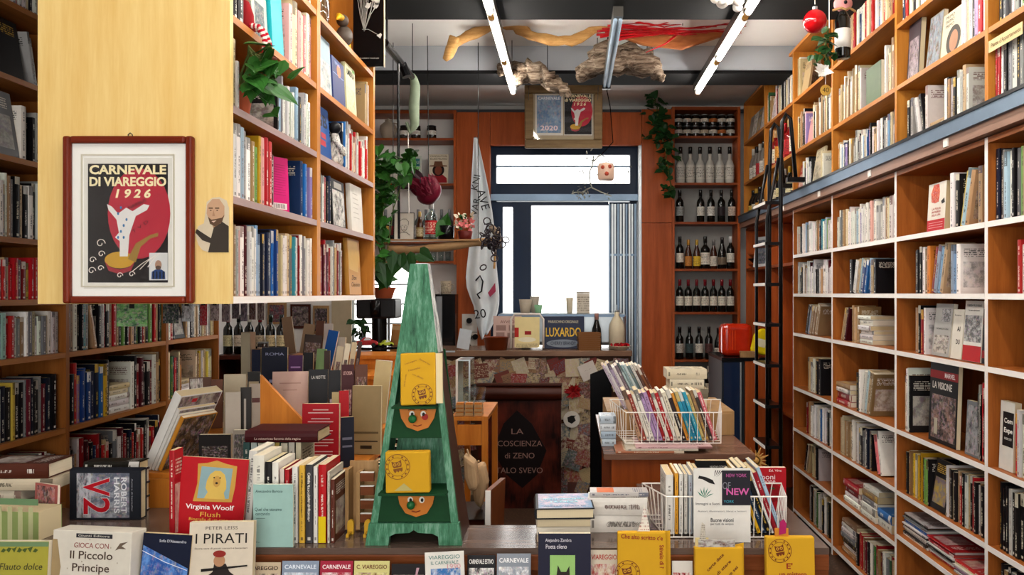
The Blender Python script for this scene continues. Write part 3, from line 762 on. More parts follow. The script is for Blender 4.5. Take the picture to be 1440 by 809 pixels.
# ------------------------------------------------------------------ lamps and ceiling
def lamp(px, label, lit=True, ends=(6.1, 5.24, 4.38, 3.52, 2.66, 1.8, .94, .08), z=3.13, Xc=None):  # tube runs nearest the camera are unseen, added to brighten the front
    xc = Xc if Xc is not None else X(px, ends[0])
    t = thing('ceiling_lamp', label, 'lamp', (xc, ends[0], z))
    L = ends[0] - ends[-1]
    MB().box((-.028, -L, .02), (.028, 0, .075)).build('lamp_channel', plain('lamp_channel_grey', '#4d4a45' if lit else '#5d7388', .4, .4), t)
    if lit:
        for a, b in zip(ends, ends[1:]):
            y0, y1 = b - ends[0] + .025, a - ends[0] - .025
            MB().tube([(0, y0 + .03, 0), (0, y1 - .03, 0)], .0165, 12).build('tube', TUBE, t, smooth=True)
            o = MB().tube([(0, y0, 0), (0, y0 + .03, 0)], .0175, 12).build('socket', plain('lamp_socket', '#b98a48', .4), t)
            o = MB().tube([(0, y1 - .03, 0), (0, y1, 0)], .0175, 12).build('socket', MATS['lamp_socket'], t)
    else:
        for s in (-.014, .014): MB().tube([(s, -L + .03, .008), (s, -.03, .008)], .012, 10).build('tube', plain('unlit_tube', '#9fb4c6', .25), t, smooth=True)
        MB().box((-.03, -.03, -.01), (.03, 0, .02)).build('end_cap', BLACK, t)
    n = 5 if lit else 2
    for k in range(n):
        y = -.25 - k * (L - .5) / (n - 1)
        MB().tube([(0, y, .075), (0, y, CEIL - z - .001 if all(not (a < ends[0] + y < b) for a, b in ((4.28, 4.68), (5.83, 6.15), (2.7, 3.05))) else 3.2095 - z)], .006, 6).build('hanger', BLACK, t)
    return t
lamp(722, 'lit fluorescent lamp over the passage, the one beside the pale driftwood branch')
lamp(980, 'lit fluorescent lamp running close to the bookcase with the ladder rail')
lamp(0, 'unlit blue-grey twin tube lamp hanging between two lit lamps', False, (5.9, 4.42), 3.12, .262)
def wobble(pts, n, amp, seed):
    r = random.Random(seed); out = []
    for i in range(len(pts) - 1):
        for k in range(n):
            f = k / n; p = Vector(pts[i]).lerp(Vector(pts[i+1]), f)
            out.append(p + Vector((r.uniform(-amp, amp), r.uniform(-amp, amp), r.uniform(-amp, amp))))
    out.append(Vector(pts[-1])); return out
def branch(name, label, cat, pts, rs, mat, seg=10, n=4, amp=.012, seed=1, group=None):
    p = wobble(pts, n, amp, seed); m = len(p); r = random.Random(seed + 5)
    rr = []
    for i in range(m):
        f = i / (m - 1) * (len(rs) - 1); k = min(int(f), len(rs) - 2); rr.append((rs[k] + (rs[k+1] - rs[k]) * (f - k)) * r.uniform(.85, 1.15))
    o = MB().tube(p, rr, seg).build(name, mat, None, smooth=True, origin=pts[0]); return tag(o, label, cat, group)
# pale driftwood and red coral-like twigs hung under the ceiling
Yd = 5.45
t = thing('hanging_driftwood', 'long pale hooked driftwood branch hung under the ceiling across the lit lamp', 'driftwood', P(627, 82, Yd)); og = Vector(t.location)
p = wobble([P(626, 84, Yd), P(640, 60, Yd), P(668, 47, Yd), P(704, 33, Yd), P(725, 34, Yd), P(745, 50, Yd), P(775, 58, Yd), P(803, 57, Yd), P(835, 42, Yd), P(866, 26, Yd)], 3, .006, 3)
MB().tube([q - og for q in p], [.03 + .01 * math.sin(i * .8) ** 2 + (.012 if 10 < i < 14 else 0) - (.012 if i == 0 else 0) for i in range(len(p))], 12).build('branch', DRIFT, t, smooth=True)
MB().tube([P(633, 66, Yd) - og, P(637, 55, Yd - .02) - og, P(643, 57, Yd - .04) - og], [.026, .034, .02], 10).build('knot', DRIFT, t, smooth=True)
for px, py in ((708, 30), (850, 34)): MB().tube([P(px, py, Yd) - og, Vector((X(px, Yd), Yd, CEIL - .001)) - og], .003, 6).build('hanging_wire', BLACK, t)
t = thing('hanging_driftwood', 'flat orange-brown driftwood plank hung behind the red twigs', 'driftwood', P(950, 50, 5.5)); og = Vector(t.location)
mb = MB(); top = [(858, 26), (900, 22), (960, 20), (1010, 18), (1050, 22)]; bot = [(1052, 40), (1010, 52), (960, 68), (905, 62), (870, 50)]
mb.prism([P(a, b, 5.5) - og for a, b in top + bot], (0, .05, 0)); bevel(mb.build('plank', wood('red_driftwood', '#b5713f', '#7d3f22', 'x', .7, 1.5, .4), t), .012, 3)
for px in (885, 1020): MB().tube([P(px, 24, 5.52) - og, Vector((X(px, 5.52), 5.52, CEIL - .001)) - og], .003, 6).build('hanging_wire', BLACK, t)
t = thing('hanging_coral', 'tangle of bright red painted twigs hung in front of the flat plank', 'decoration', P(960, 40, 5.36)); og = Vector(t.location)
rc = random.Random(4); REDT = plain('red_painted_twig', '#a80f16', .3, var=.2)
for k in range(15):
    y0 = rc.uniform(22, 56); pts = []
    side = rc.random(); xs = rc.uniform(838, 880); xe = rc.uniform(960, 1058)
    for i in range(7):
        f = i / 6; pts.append(P(xs + (xe - xs) * f, 42 + (y0 - 42) * (1 - math.sin(PI * f) * .55) + rc.uniform(-2.2, 2.2) - 14 * max(0, f - .55), 5.36 + rc.uniform(-.03, .03)) - og)
    MB().tube(wobble(pts, 3, .002, k), [max(.003, .0085 * (1 - i / 20)) for i in range(19)], 6).build('twig', REDT, t, smooth=True)
MB().tube([P(955, 46, 5.36) - og, P(935, 62, 5.34) - og, P(908, 74, 5.32) - og], [.008, .006, .003], 6).build('twig', REDT, t, smooth=True)
MB().tube([P(960, 36, 5.36) - og, Vector((X(960, 5.36), 5.36, CEIL - .001)) - og], .003, 6).build('hanging_wire', BLACK, t)
def gnarl(name, label, pts, rs, seed, Y, wires, flat=.6):
    t = thing(name, label, 'driftwood', P(*pts[0], Y)); og = Vector(t.location)
    p = wobble([P(a, b, Y) for a, b in pts], 4, .02, seed); r = random.Random(seed)
    for k in range(13):
        rr = [rs * r.uniform(.18, .5) * (1.15 - .8 * abs(i / (len(p) - 1) - .45)) for i in range(len(p))]
        off = Vector((0, r.uniform(-.07, .07), r.uniform(-.6, .6) * rs))
        a, b = (0, len(p)) if k < 2 else (r.randint(0, 3), len(p) - r.randint(0, 4))
        MB().tube([q - og + off + Vector((0, 0, r.uniform(-.008, .008))) for q in p[a:b]], rr[a:b], 9).build('wood_strand', GREYDRIFT, t, smooth=True)
    for px, py in wires: MB().tube([P(px, py, Y) - og, Vector((X(px, Y), Y, (3.209 if 5.83 < Y < 6.15 else CEIL - .001))) - og], .003, 6).build('hanging_wire', BLACK, t)
gnarl('hanging_driftwood', 'grey gnarled driftwood root hanging above the picture over the door', [(704, 92), (730, 100), (752, 103), (776, 112), (800, 130)], .075, 8, 5.72, [(720, 98), (770, 108)])
gnarl('hanging_driftwood', 'grey weathered driftwood log lying along the dark beam behind the unlit lamp', [(815, 100), (842, 84), (880, 80), (915, 86), (934, 100)], .105, 12, 5.66, [(840, 86), (910, 86)])
t = thing('hanging_shell', 'white lumpy shell decoration hanging at the top near the lit lamp', 'decoration', P(1022, 2, 4.2)); og = Vector(t.location)
mb = MB(); rs = random.Random(2)
for k in range(9): mb.ball((rs.uniform(-.07, .07), rs.uniform(-.04, .04), rs.uniform(-.02, .04)), rs.uniform(.025, .045), 12, 8)
mb.build('shell_body', plain('white_shell', '#d8d5cf', .6, var=.2), t, smooth=True)
MB().tube([(0, 0, .03), (0, 0, CEIL - og.z - .001)], .002, 6).build('hanging_cord', BLACK, t)
# ------------------------------------------------------------------ bottles and jars
BG = plain('dark_bottle_glass', '#0c0d0b', .06, var=.1); GG = plain('green_bottle_glass', '#1b2a14', .06); BRN = plain('brown_bottle_glass', '#3a1a0a', .07)
def bottle(kind='wine', loc=(0, 0, 0), label='', lab='#d9d0b8', cap='#141414', ink='#2a2020', h=.3, r=.037, glass=None, group=None, name=None):
    nm = name or {'wine': 'wine_bottle', 'spirit': 'spirit_bottle', 'slim': 'liqueur_bottle', 'wicker': 'liqueur_bottle', 'champ': 'wine_bottle'}[kind]
    t = thing(nm, label, 'bottle', loc, group=group); s = h / .3
    pr = {'wine': [(.9, 0), (1, .006), (1, .185), (.85, .205), (.45, .225), (.37, .24), (.36, .292), (.4, .293), (.4, .3)],
          'champ': [(.9, 0), (1, .006), (1, .13), (.9, .17), (.6, .21), (.42, .24), (.38, .29), (.42, .3)],
          'spirit': [(.92, 0), (1, .005), (1, .17), (.95, .19), (.5, .215), (.36, .225), (.36, .29), (.36, .3)],
          'slim': [(.9, 0), (1, .005), (1, .15), (.7, .2), (.42, .23), (.38, .295), (.4, .3)],
          'wicker': [(.85, 0), (.95, .01), (1, .1), (.95, .15), (.7, .18), (.36, .2), (.34, .28), (.36, .3)]}[kind]
    MB().lathe([(a * r, b * s) for a, b in pr], seg=18).build('bottle_glass', glass or BG, t, smooth=True)
    lz = {'wine': (.06, .145), 'champ': (.04, .11), 'spirit': (.04, .15), 'slim': (.03, .13), 'wicker': (.035, .15)}[kind]
    MB().lathe([(r * 1.015, lz[0] * s), (r * 1.015, lz[1] * s)], seg=18, a0=-PI * .96, a1=-PI * .04).build('paper_label', LABEL, t, smooth=True, color=lab, ink=ink)
    MB().lathe([(r * .43, .245 * s), (r * .43, .298 * s), (r * .4, .303 * s), (.0001, .303 * s)], seg=14).build('cap', GLOSS, t, smooth=True, color=cap)
    return t
PROTO = {}
def bot(key, loc, label, lab=None, cap=None, group=None, **kw):
    if key not in PROTO:
        t = bottle(loc=loc, label=label, lab=lab or '#d9d0b8', cap=cap or '#141414', group=group, **kw); PROTO[key] = t; return t
    c = {}
    if lab: c['paper_label'] = lab
    if cap: c['cap'] = cap
    return dup(PROTO[key], loc, None, label, group, c)
BX0, BX1 = X(945, 7.4), X(1041.5, 7.4)
BSZ = {191: 'jar', 257: 'white', 312: 'wine', 378: 'mixed', 439: 'red', 506: 'dark', 562: 'low'}
zB = lambda py: Z(py, 7.4)
bookcase('bottle_shelf', 'narrow red oak shelf full of bottles between the panelled pillar and bookcase', 0, BX0, BX1 - .002, 7.4, 7.66, 0, zB(150), [zB(k) for k in BSZ] + [.3], um=W_RED, sm=W_REDX, bm=plain('grey_shelf_back', '#9b9a96', .8))
def across(n, px0=951, px1=1032, Y=7.47): return [X(px0 + (px1 - px0) * i / max(n - 1, 1), Y) for i in range(n)]
# top: two rows of small black jars stacked
def jar(loc, label, lab, r=.04, h=.105, lid='#8d8f92', group=None, body='#15100e'):
    t = thing('jar', label, 'jar', loc, group=group)
    MB().lathe([(r * .95, 0), (r, .004), (r, h * .8), (r * .9, h * .86), (r * .9, h * .88)], seg=16).build('jar_glass', GLOSS, t, smooth=True, color=body)
    MB().lathe([(r * 1.01, h * .3), (r * 1.01, h * .6)], seg=14, a0=-PI * .95, a1=-PI * .05).build('paper_label', LABEL, t, smooth=True, color=lab)
    MB().lathe([(r * .96, h * .881), (r * .96, h * .99), (r * .9, h), (.0001, h)], seg=16).build('lid', METALC, t, smooth=True, color=lid)
    return t
jp = None; row = across(7, 954, 1027)
for lv in range(2):
    for i, x in enumerate(row):
        lab = ['#d8d2c6', '#cfc8ba', '#d9d3c8', '#cbb9a0', '#d6cfc2', '#b5652a', '#d2ccc0'][(i + lv) % 7]
        nm = 'dark jar, %s from left in the %s row on the highest bottle shelf' % (ordw(i), ['lower', 'upper'][lv])
        loc = (x, 7.47, zB(191) + .0006 + lv * .1058)
        if jp is None: jp = jar(loc, nm, lab, group='jars on the highest bottle shelf')
        else: dup(jp, loc, None, nm, None, {'paper_label': lab})
WHT = plain('white_clad_bottle', '#b9b6ae', .4, var=.15)
for i, x in enumerate(across(6, 957, 1026)):
    bot('wicker', (x, 7.47, zB(257) + .0006), 'pale clad liqueur bottle, %s from left on second bottle shelf' % ordw(i), '#c9c5bb', '#151515', 'pale clad bottles on the bottle shelf', kind='wicker', h=.34, r=.042, glass=WHT)
ws = [('#8f9290', 0), ('#d8d4c8', 2), ('#d4d0c8', 3), ('#2a2224', 4), ('#cbb8a8', 5)]
for i, (c, k) in enumerate(ws):
    bot('wine', (across(6, 956, 1029)[k], 7.47, zB(312) + .0006), 'dark wine bottle, %s from left on third bottle shelf' % ordw(i), c, None, 'wine bottles on third bottle shelf', kind='wine', h=.3, r=.036)
mx = [('wine', '#d9d2c4', '#202020'), ('slimb', '#c9853f', '#c08a3c'), ('slimb', '#e0b93a', '#caa13a'), ('spw', '#e4ded0', '#1a1a1a'), ('slimb', '#d8cfc0', '#777777'), ('champ', '#7a6a58', '#202022'), ('wine', '#d8d3c6', '#e0e0e0')]
for i, (k, c, cp) in enumerate(mx):
    kk = {'wine': dict(), 'slimb': dict(kind='slim', h=.27, r=.034, glass=BRN), 'spw': dict(kind='spirit', h=.3, r=.044, glass=BG), 'champ': dict(kind='champ', h=.29, r=.04)}[k]
    bot(k, (across(7, 956, 1027)[i], 7.46, zB(378) + .0006), 'assorted liqueur bottle, %s from left on fourth bottle shelf' % ordw(i), c, cp, 'assorted bottles on fourth bottle shelf', **kk)
for i, x in enumerate(across(7, 956, 1027)):
    bot('wine', (x, 7.47, zB(439) + .0006), 'red-capped wine bottle, %s from left on fifth bottle shelf' % ordw(i), '#ddd6c6', '#7a1620', 'red-capped bottles on fifth bottle shelf')
for i, x in enumerate(across(6, 956, 1024)):
    bot('champ' if i > 3 else 'wine', (x, 7.47, zB(506) + .0006), 'black wine bottle, %s from left on sixth bottle shelf' % ordw(i), ['#b8b2a8', '#3a4a4c', '#d6d0c4', '#5a3a38', '#cfc9bd', '#454045'][i], '#121214', 'black bottles on sixth bottle shelf')
for i, x in enumerate(across(6, 956, 1024)):
    bot('wine', (x, 7.47, zB(562) + .0006), 'dark wine bottle, %s from left on seventh bottle shelf' % ordw(i), ['#2a2a2c', '#c9c2b6', '#27282a', '#d8cfba', '#d5c7a8', '#2a2422'][i], ['#d9d2c0', '#1a1a1a', '#1a1a1a', '#ddd6c4', '#b81b25', '#1a1a1a'][i], 'wine bottles on seventh bottle shelf')
# bottles inside the right bookcase, far bays
def side_bottles(bay, z, n, labs, caps, word, key='wine', **kw):
    y0, y1 = BAYS[bay]
    for i in range(n):
        y = y1 - .07 - (y1 - y0 - .14) * i / max(n - 1, 1)
        t = bot(key, (XRF + .075, y, z + .0006), '%s, %s from left in the %s' % (word[0], ordw(i), word[1]), labs[i % len(labs)], caps[i % len(caps)], word[1], **kw)
        t.rotation_euler = (0, 0, -PI/2)
side_bottles('E', 2.3182 + .004, 6, ['#d9cfa8', '#c9b98a', '#2a2a2a'], ['#d8a91c', '#e0b62a', '#ddd8cc'], ('yellow-capped wine bottle', 'bay behind ladder top, lowest shelf'), key='shortwine', kind='wine', h=.25, r=.034)
side_bottles('E', 2.6204, 6, ['#d8cfb8', '#c7862c', '#b02026', '#a01c20'], ['#cfa570', '#c6232a', '#b81e24', '#c9a06a'], ('red or amber spirit bottle', 'bay behind ladder top, second shelf'), key='apero', kind='spirit', h=.31, r=.042, glass=plain('red_liqueur_glass', '#7a1414', .08))
side_bottles('F', 2.3182 + .004, 6, ['#d8b04a', '#cfc8b4', '#c98a3a'], ['#1a1a1a', '#c9a040'], ('squat dark liqueur bottle', 'far corner bay, lowest shelf'), key='squat', kind='champ', h=.22, r=.045)
side_bottles('F', 2.6204, 6, ['#d8d2c6', '#cfc9be', '#b02a30'], ['#c9c4ba', '#222222'], ('pale spirit bottle', 'far corner bay, second shelf'), key='pale', kind='slim', h=.3, r=.038, glass=plain('pale_bottle_glass', '#76706a', .1))
# framed photograph and a bowl on the recess shelf
yF = 6.75
t = thing('framed_photograph', 'small white framed photograph standing in the dark recess behind the ladder', 'picture', (1.645, 6.95, 1.8304), (0, 0, rad(-68)))
A = Matrix.Rotation(rad(-8), 4, 'X')
MB().box((-.1, 0, .004), (.1, .015, .27), A).build('frame', plain('white_frame', '#cfd0d0', .4), t)
MB().box((-.075, -.001, .03), (.075, -.0002, .24), A).build('photograph', PICT, t, color='#5a6470', ink='#22262c')
t = thing('bowl', 'orange stacked bowl beside the small white framed photograph', 'bowl', (1.68, 7.22, 1.8304))
for i in range(3): MB().lathe([(.03, i * .045), (.075, .035 + i * .045), (.08, .04 + i * .045), (.07, .042 + i * .045), (.028, .012 + i * .045)], seg=20).build('bowl_shell', plain('orange_ceramic', '#a2481e', .3) if i % 2 == 0 else BLACKP, t, smooth=True)
# ------------------------------------------------------------------ left back shelf
LX0, LX1 = X(460, 7.4), X(641.5, 7.4)
lz = [zB(194), zB(258), zB(339), zB(367)]
bookcase('bar_shelf', 'red oak back shelf behind the bar with white back wall and jars', 0, LX0, LX1, 7.4, 7.66, zB(372), zB(155), lz, um=W_RED, sm=W_REDX, bm=PLASTER)
t = thing('jug', 'beige stoneware jug with a small handle on the top shelf', 'jug', (X(546, 7.48), 7.48, lz[0] + .0005))
MB().lathe([(.04, 0), (.055, .01), (.08, .09), (.075, .125), (.045, .155), (.03, .165), (.034, .18), (.001, .18)], seg=20).build('jug_body', plain('stoneware', '#9c8f80', .5), t, smooth=True)
MB().tube([(.045, 0, .152), (.085, 0, .15), (.09, 0, .11), (.075, 0, .09)], .008, 8).build('handle', MATS['stoneware'], t, smooth=True)
MB().lathe([(.012, .18), (.01, .185), (.014, .195), (.001, .2)], seg=12).build('stopper', MATS['stoneware'], t, smooth=True)
for i, px in enumerate((569, 585, 607)):
    jar((X(px, 7.47), 7.47, lz[0] + .0005), 'black tin with white lettering, %s from the jug on top shelf' % ordw(i), '#d8d4cc', .045, .125, '#2a2a2c', 'black tins on the top bar shelf', '#17110f')
def flatcover(name, label, cat, px0, py0, px1, py1, Y, zbase, col, ink, title=None, tc='#222222', lean=8, yaw=0, th=.006, mat=None, group=None):
    w = (px1 - px0) * Y / F; h = (py1 - py0) * Y / F
    t = thing(name, label, cat, (X((px0 + px1) / 2, Y), Y, zbase + .0006 + th * math.sin(rad(lean))), (-rad(lean), 0, rad(yaw)), group)
    MB().box((-w/2, 0, 0), (w/2, th, h)).build('cover', TINT, t, color=col)
    return t, w, h
t, w, h = flatcover('magazine', 'record sleeve showing a person in a brown hat and red shirt', 'magazine', 602, 214, 630, 257, 7.44, lz[1], '#cfc4ae', '#333')
text(t, 'CANTAUTORI', 0, h * .93, h * .06, '#1d1d1f', w * .85); text(t, 'BLUES MILANO', 0, h * .84, h * .06, '#1d1d1f', w * .85)
shape(t, 'printed_shirt', [(-w*.42, .01), (w*.45, .01), (w*.42, h*.2), (w*.2, h*.32), (-w*.1, h*.32), (-w*.36, h*.2)], '#8e1a22')
shape(t, 'printed_hair', disc(.0, h*.46, w*.3, h*.2), '#1c1210', y=-.0007); shape(t, 'printed_face', disc(0, h*.45, w*.18, h*.15), '#7a3f2c', y=-.001)
shape(t, 'printed_hat', [(-w*.45, h*.58), (w*.45, h*.58), (w*.42, h*.62), (w*.22, h*.63), (w*.18, h*.76), (-w*.2, h*.76), (-w*.24, h*.63), (-w*.44, h*.62)], '#6b4630', y=-.0013)
t, w, h = flatcover('magazine', 'teal magazine standing behind the trailing plant beside the record sleeve', 'magazine', 568, 216, 592, 257, 7.45, lz[1], '#bfc4bc', '#333')
patch(t, 'printed_block', -w*.4, h*.62, w*.4, h*.9, '#2f6f74'); text(t, 'NAPOLI', 0, h*.76, h*.1, '#e6e6de', w*.7, y=-.001); patch(t, 'printed_photo', -w*.3, h*.1, w*.35, h*.55, '#4a2420', mat=PICT)
for i, px in enumerate((530, 542, 554)):
    bot('slimw', (X(px, 7.5), 7.5, lz[1] + .0006), 'pale-labelled bottle behind the trailing plant, %s from the window side' % ordw(i), '#d6d2c8', '#1b1b1d', 'bottles behind the trailing plant', kind='slim', h=.27, r=.034)
for i, px in enumerate((530, 542, 554, 588, 599, 610, 621, 632)):
    bot('clearb' if i > 2 else 'wine', (X(px, 7.5), 7.5, lz[2] + .0006), 'bottle on the bar shelf under the record sleeve, %s from left' % ordw(i), ['#2a74a8', '#c7a050', '#7a1a22', '#c9ccd0', '#b8c4c4', '#cfcac0', '#8a8f92', '#c8c2b8'][i], '#8f9296', 'bottles under the record sleeve', **(dict(kind='spirit', h=.3, r=.033, glass=plain('grey_bottle_glass', '#4d5654', .06)) if i > 2 else {}))
for i, px in enumerate((600, 610, 620, 630)):
    o = tag(MB().lathe([(.02, 0), (.024, .002), (.028, .09), (.0265, .09), (.022, .004), (.001, .004)], (X(px, 7.5), 7.5, lz[3] + .0006), 16).build('drinking_glass', CLEAR, smooth=True), 'clear drinking glass on the lowest bar shelf, %s from left' % ordw(i), 'glass', 'glasses on the lowest bar shelf')
# low back wall things: fridge behind the bar, chequered mug, sockets
t = thing('bar_fridge', 'dark bar fridge with a bright edge strip between the window and flag', 'fridge', (X(625, 7.2), 7.2, 0)); og = Vector(t.location)
MB().box((X(612, 7.2) - og.x, 0, .02), (X(640, 7.2) - og.x, .44, Z(414, 7.2))).build('fridge_body', BLACKP, t)
MB().box((X(614, 7.2) - og.x, -.02, .1), (X(622, 7.2) - og.x, -.0005, Z(417, 7.2))).build('door_strip', ALU, t)
MB().box((X(623, 7.2) - og.x, -.014, .1), (X(638, 7.2) - og.x, -.0005, Z(417, 7.2))).build('fridge_door', plain('smoked_glass', '#16181b', .1), t)
t = thing('mug', 'small patterned mug standing on the dark bar fridge', 'mug', (X(627, 7.3), 7.3, Z(414, 7.2) + .0006))
MB().lathe([(.045, 0), (.05, .005), (.05, .12), (.046, .12), (.044, .01), (.001, .01)], seg=18).build('mug_body', LABEL, t, smooth=True, color='#b7a993', ink='#201a16'); MB().tube([(.048, 0, .09), (.075, 0, .085), (.075, 0, .045), (.048, 0, .03)], .006, 8).build('handle', TINT, t, color='#b7a993')
t = thing('socket_panel', 'white socket panel with black plugs beside the hanging flag', 'socket', (X(662, 7.39), 7.398, Z(460, 7.39))); 
MB().box((-.08, -.012, -.2), (.06, 0, .12)).build('socket_plate', plain('socket_white', '#d6d0c6', .4), t)
MB().box((-.08, -.0126, -.05), (.06, -.0122, -.045)).build('plate_joint', BLACKP, t)
for (x, z) in ((-.01, .06), (-.01, -.09), (.045, -.09)): MB().tube([(x, -.012, z), (x, -.05, z)], .026, 14).build('plug', BLACKP, t, smooth=30)
MB().tube([(-.01, -.045, -.1), (-.005, -.055, -.16), (.03, -.05, -.2), (.08, -.05, -.22)], .006, 6).build('cable', BLACKP, t)
# ------------------------------------------------------------------ picture over the door
t = thing('framed_picture', 'brown framed picture of two small carnival posters hung above the door', 'picture', (X(792.5, 6.9), 6.9, Z(209, 6.9)), (rad(4), 0, 0))
w, h = 109 * 6.9 / F, 88 * 6.9 / F; fr = .075
WB = wood('bronze_frame_wood', '#8b7350', '#5f4a30', 'x', .5)
for a, b in (((-w/2, 0), (w/2, fr)), ((-w/2, h - fr), (w/2, h)), ((-w/2, fr), (-w/2 + fr, h - fr)), ((w/2 - fr, fr), (w/2, h - fr))):
    bevel(MB().box((a[0], -.03, a[1]), (b[0], .01, b[1])).build('frame_bar', WB, t), .012, 3)
MB().box((-w/2 + fr, -.004, fr), (w/2 - fr, .005, h - fr)).build('mount_board', plain('beige_mount', '#a3947a', .8), t)
def poster26(t, cx, cz, w, h, y, full=False):
    """black carnival poster: red disc, pale dancing figure on a drum, lettering"""
    patch(t, 'poster_paper', cx - w/2, cz - h/2, cx + w/2, cz + h/2, '#171114', y=y, th=.0004)
    q = lambda a, b: (cx + a * w, cz + b * h)
    shape(t, 'printed_disc', [(cx + .14*w + math.cos(a)*w*.34*1.15, cz + .08*h + math.sin(a)*h*.38) for a in [2*PI*i/30 for i in range(30)]], '#b8283c', y=y - .0004)
    shape(t, 'printed_gown', [q(*p) for p in ((-.1,-.28),(.0,-.28),(.02,-.1),(.1,.06),(.24,.11),(.27,.15),(.2,.16),(.06,.1),(-.02,.13),(-.12,.08),(-.2,.14),(-.26,.16),(-.24,.11),(-.14,.03),(-.11,-.08),(-.16,-.12),(-.1,-.15))], '#e6e4e0', y=y - .0008)
    shape(t, 'printed_drum', [(cx - .1*w + math.cos(a)*w*.19, cz - .31*h + math.sin(a)*h*.07) for a in [2*PI*i/24 for i in range(24)]], '#c99a2e', y=y - .0006)
    shape(t, 'printed_drum_side', [q(-.29,-.32),q(-.24,-.4),q(-.1,-.43),q(.04,-.4),q(.09,-.32),q(.02,-.37),q(-.1,-.39),q(-.22,-.37)], '#a02a38', y=y - .0007)
    shape(t, 'printed_limb', [q(.0,-.3),q(.1,-.17),q(.28,-.1),q(.38,-.08),q(.38,-.11),q(.28,-.13),q(.16,-.2),q(.1,-.33)], '#9a7a3a', y=y - .0009)
    if full:
        for (dx, dz, r0) in ((-.44,-.31,.045), (-.34,-.17,.06), (-.33,-.26,.045), (-.34,-.38,.04), (-.45,-.4,.05), (-.1,-.44,.04), (.05,-.43,.04)):
            pts = [(cx + dx*w + math.cos(k*.5)*r0*w*(1 - k*.055), y - .001, cz + dz*h + math.sin(k*.5)*r0*w*(1 - k*.055)) for k in range(14)]
            MB().tube(pts, .0011, 6).build('printed_curl', fmat('#e8e0d6'), t)
        for k in range(3): MB().tube([(cx + (.05 + .1*k)*w, y - .001, cz - (.41 - .02*k)*h), (cx + (.18 + .08*k)*w, y - .001, cz - (.34 - .025*k)*h), (cx + (.3 + .05*k)*w, y - .001, cz - (.29 - .02*k)*h)], .001, 6).build('printed_wave', fmat('#e8e0d6'), t)
    text(t, 'CARNEVALE', cx, cz + .445*h, h*.072, '#f0e2b4', w*.96, y=y - .0011, bold=.05)
    text(t, 'DI VIAREGGIO' if full else 'di VIAREGGIO', cx, cz + .345*h, h*.072, '#f0e2b4', w*.96, y=y - .0011, bold=.05)
    text(t, '1 9 2 6', cx + .05*w, cz + .245*h, h*.068, '#f0e2b4', w*.44, y=y - .0011, bold=.05, shear=.2)
poster26(t, .125, h*.54, .235, .345, -.005)
patch(t, 'poster_margin', .005, h*.54 - .18, .25, h*.54 + .18, '#d9d4c8', y=-.0045); patch(t, 'poster_paper', -.245, h*.54 - .18, -.005, h*.54 + .18, '#d9d4c8', y=-.0045)
patch(t, 'printed_sky', -.23, h*.54 - .16, -.02, h*.54 + .16, '#5f7da0', y=-.005, mat=PICT, ink='#8fa6bd'); text(t, 'CARNEVALE', -.125, h*.54 + .135, .025, '#e8ecf0', .19, y=-.0056, bold=.03); text(t, '2020', -.125, h*.54 - .12, .04, '#e6cfd4', .15, y=-.0056, bold=.03)
MB().box((-w/2 + fr, -.0085, fr), (w/2 - fr, -.0075, h - fr)).build('glass_pane', GLASS, t)
for s in (-.3, .3): MB().tube([(s, .0, h), (s * .95, -.3, CEIL - t.location.z - .2)], .002, 6).build('hanging_wire', BLACK, t)
# ------------------------------------------------------------------ hanging painted lantern on a twig by the transom
t = thing('hanging_twig', 'grey lichen twig hanging in front of the transom window', 'decoration', P(838, 262, 6.4)); og = Vector(t.location); rt = random.Random(9)
main = [P(803, 272, 6.4), P(820, 270, 6.4), P(832, 262, 6.4), P(829, 245, 6.4), P(833, 228, 6.4), P(845, 218, 6.4)]
MB().tube([q - og for q in wobble(main, 3, .006, 2)], .006, 6).build('twig_stem', plain('lichen_twig', '#8d8f86', .9), t)
MB().tube([P(832, 264, 6.4) - og, P(845, 270, 6.4) - og, P(860, 276, 6.4) - og], .005, 6).build('twig_stem', MATS['lichen_twig'], t)
mb = MB()
for k in range(90):
    b = rt.choice([(826, 218), (840, 228), (818, 240), (832, 252), (812, 270), (822, 272), (858, 232), (880, 238), (845, 245), (850, 275)]); c = P(b[0] + rt.gauss(0, 5), b[1] + rt.gauss(0, 4), 6.4 + rt.uniform(-.04, .04)) - og
    mb.leaf(c, (rt.uniform(-1, 1), rt.uniform(-1, 1), rt.uniform(-1, 1)), (0, 0, 1), rt.uniform(.02, .04), .015, False)
mb.build('lichen_leaves', MATS['lichen_twig'], t)
MB().tube([P(845, 218, 6.4) - og, P(862, 200, 6.3) - og, P(858, 150, 6.05) - og, P(852, 120, 5.92) - og], .004, 6).build('hanging_cable', BLACKP, t)
t = thing('hanging_lantern', 'small cream pot lantern with three red round marks hanging in the transom', 'lantern', P(852, 254, 6.2))
MB().lathe([(.05, 0), (.062, .01), (.066, .1), (.058, .13), (.02, .14)], seg=18).build('lantern_body', plain('cream_ceramic', '#cfae9a', .4), t, smooth=True)
for x, z in ((-.028, .095), (.03, .1), (.004, .045)):
    a = math.asin(x / .066); M = Matrix.Translation((x, -math.cos(a) * .066, z)) @ Matrix.Rotation(a, 4, 'Z') @ Matrix.Rotation(PI/2, 4, 'X')
    MB().lathe([(.0001, .002), (.013, .001), (.017, -.004)], seg=14, M=M.to_3x3().to_4x4(), c=M.translation).build('red_mark', plain('red_clay', '#9a3a26', .5), t, smooth=True)
MB().tube([(0, 0, .14), (0, 0, .17), (-.03, -.01, .2)], .004, 6).build('hanger', BLACKP, t)
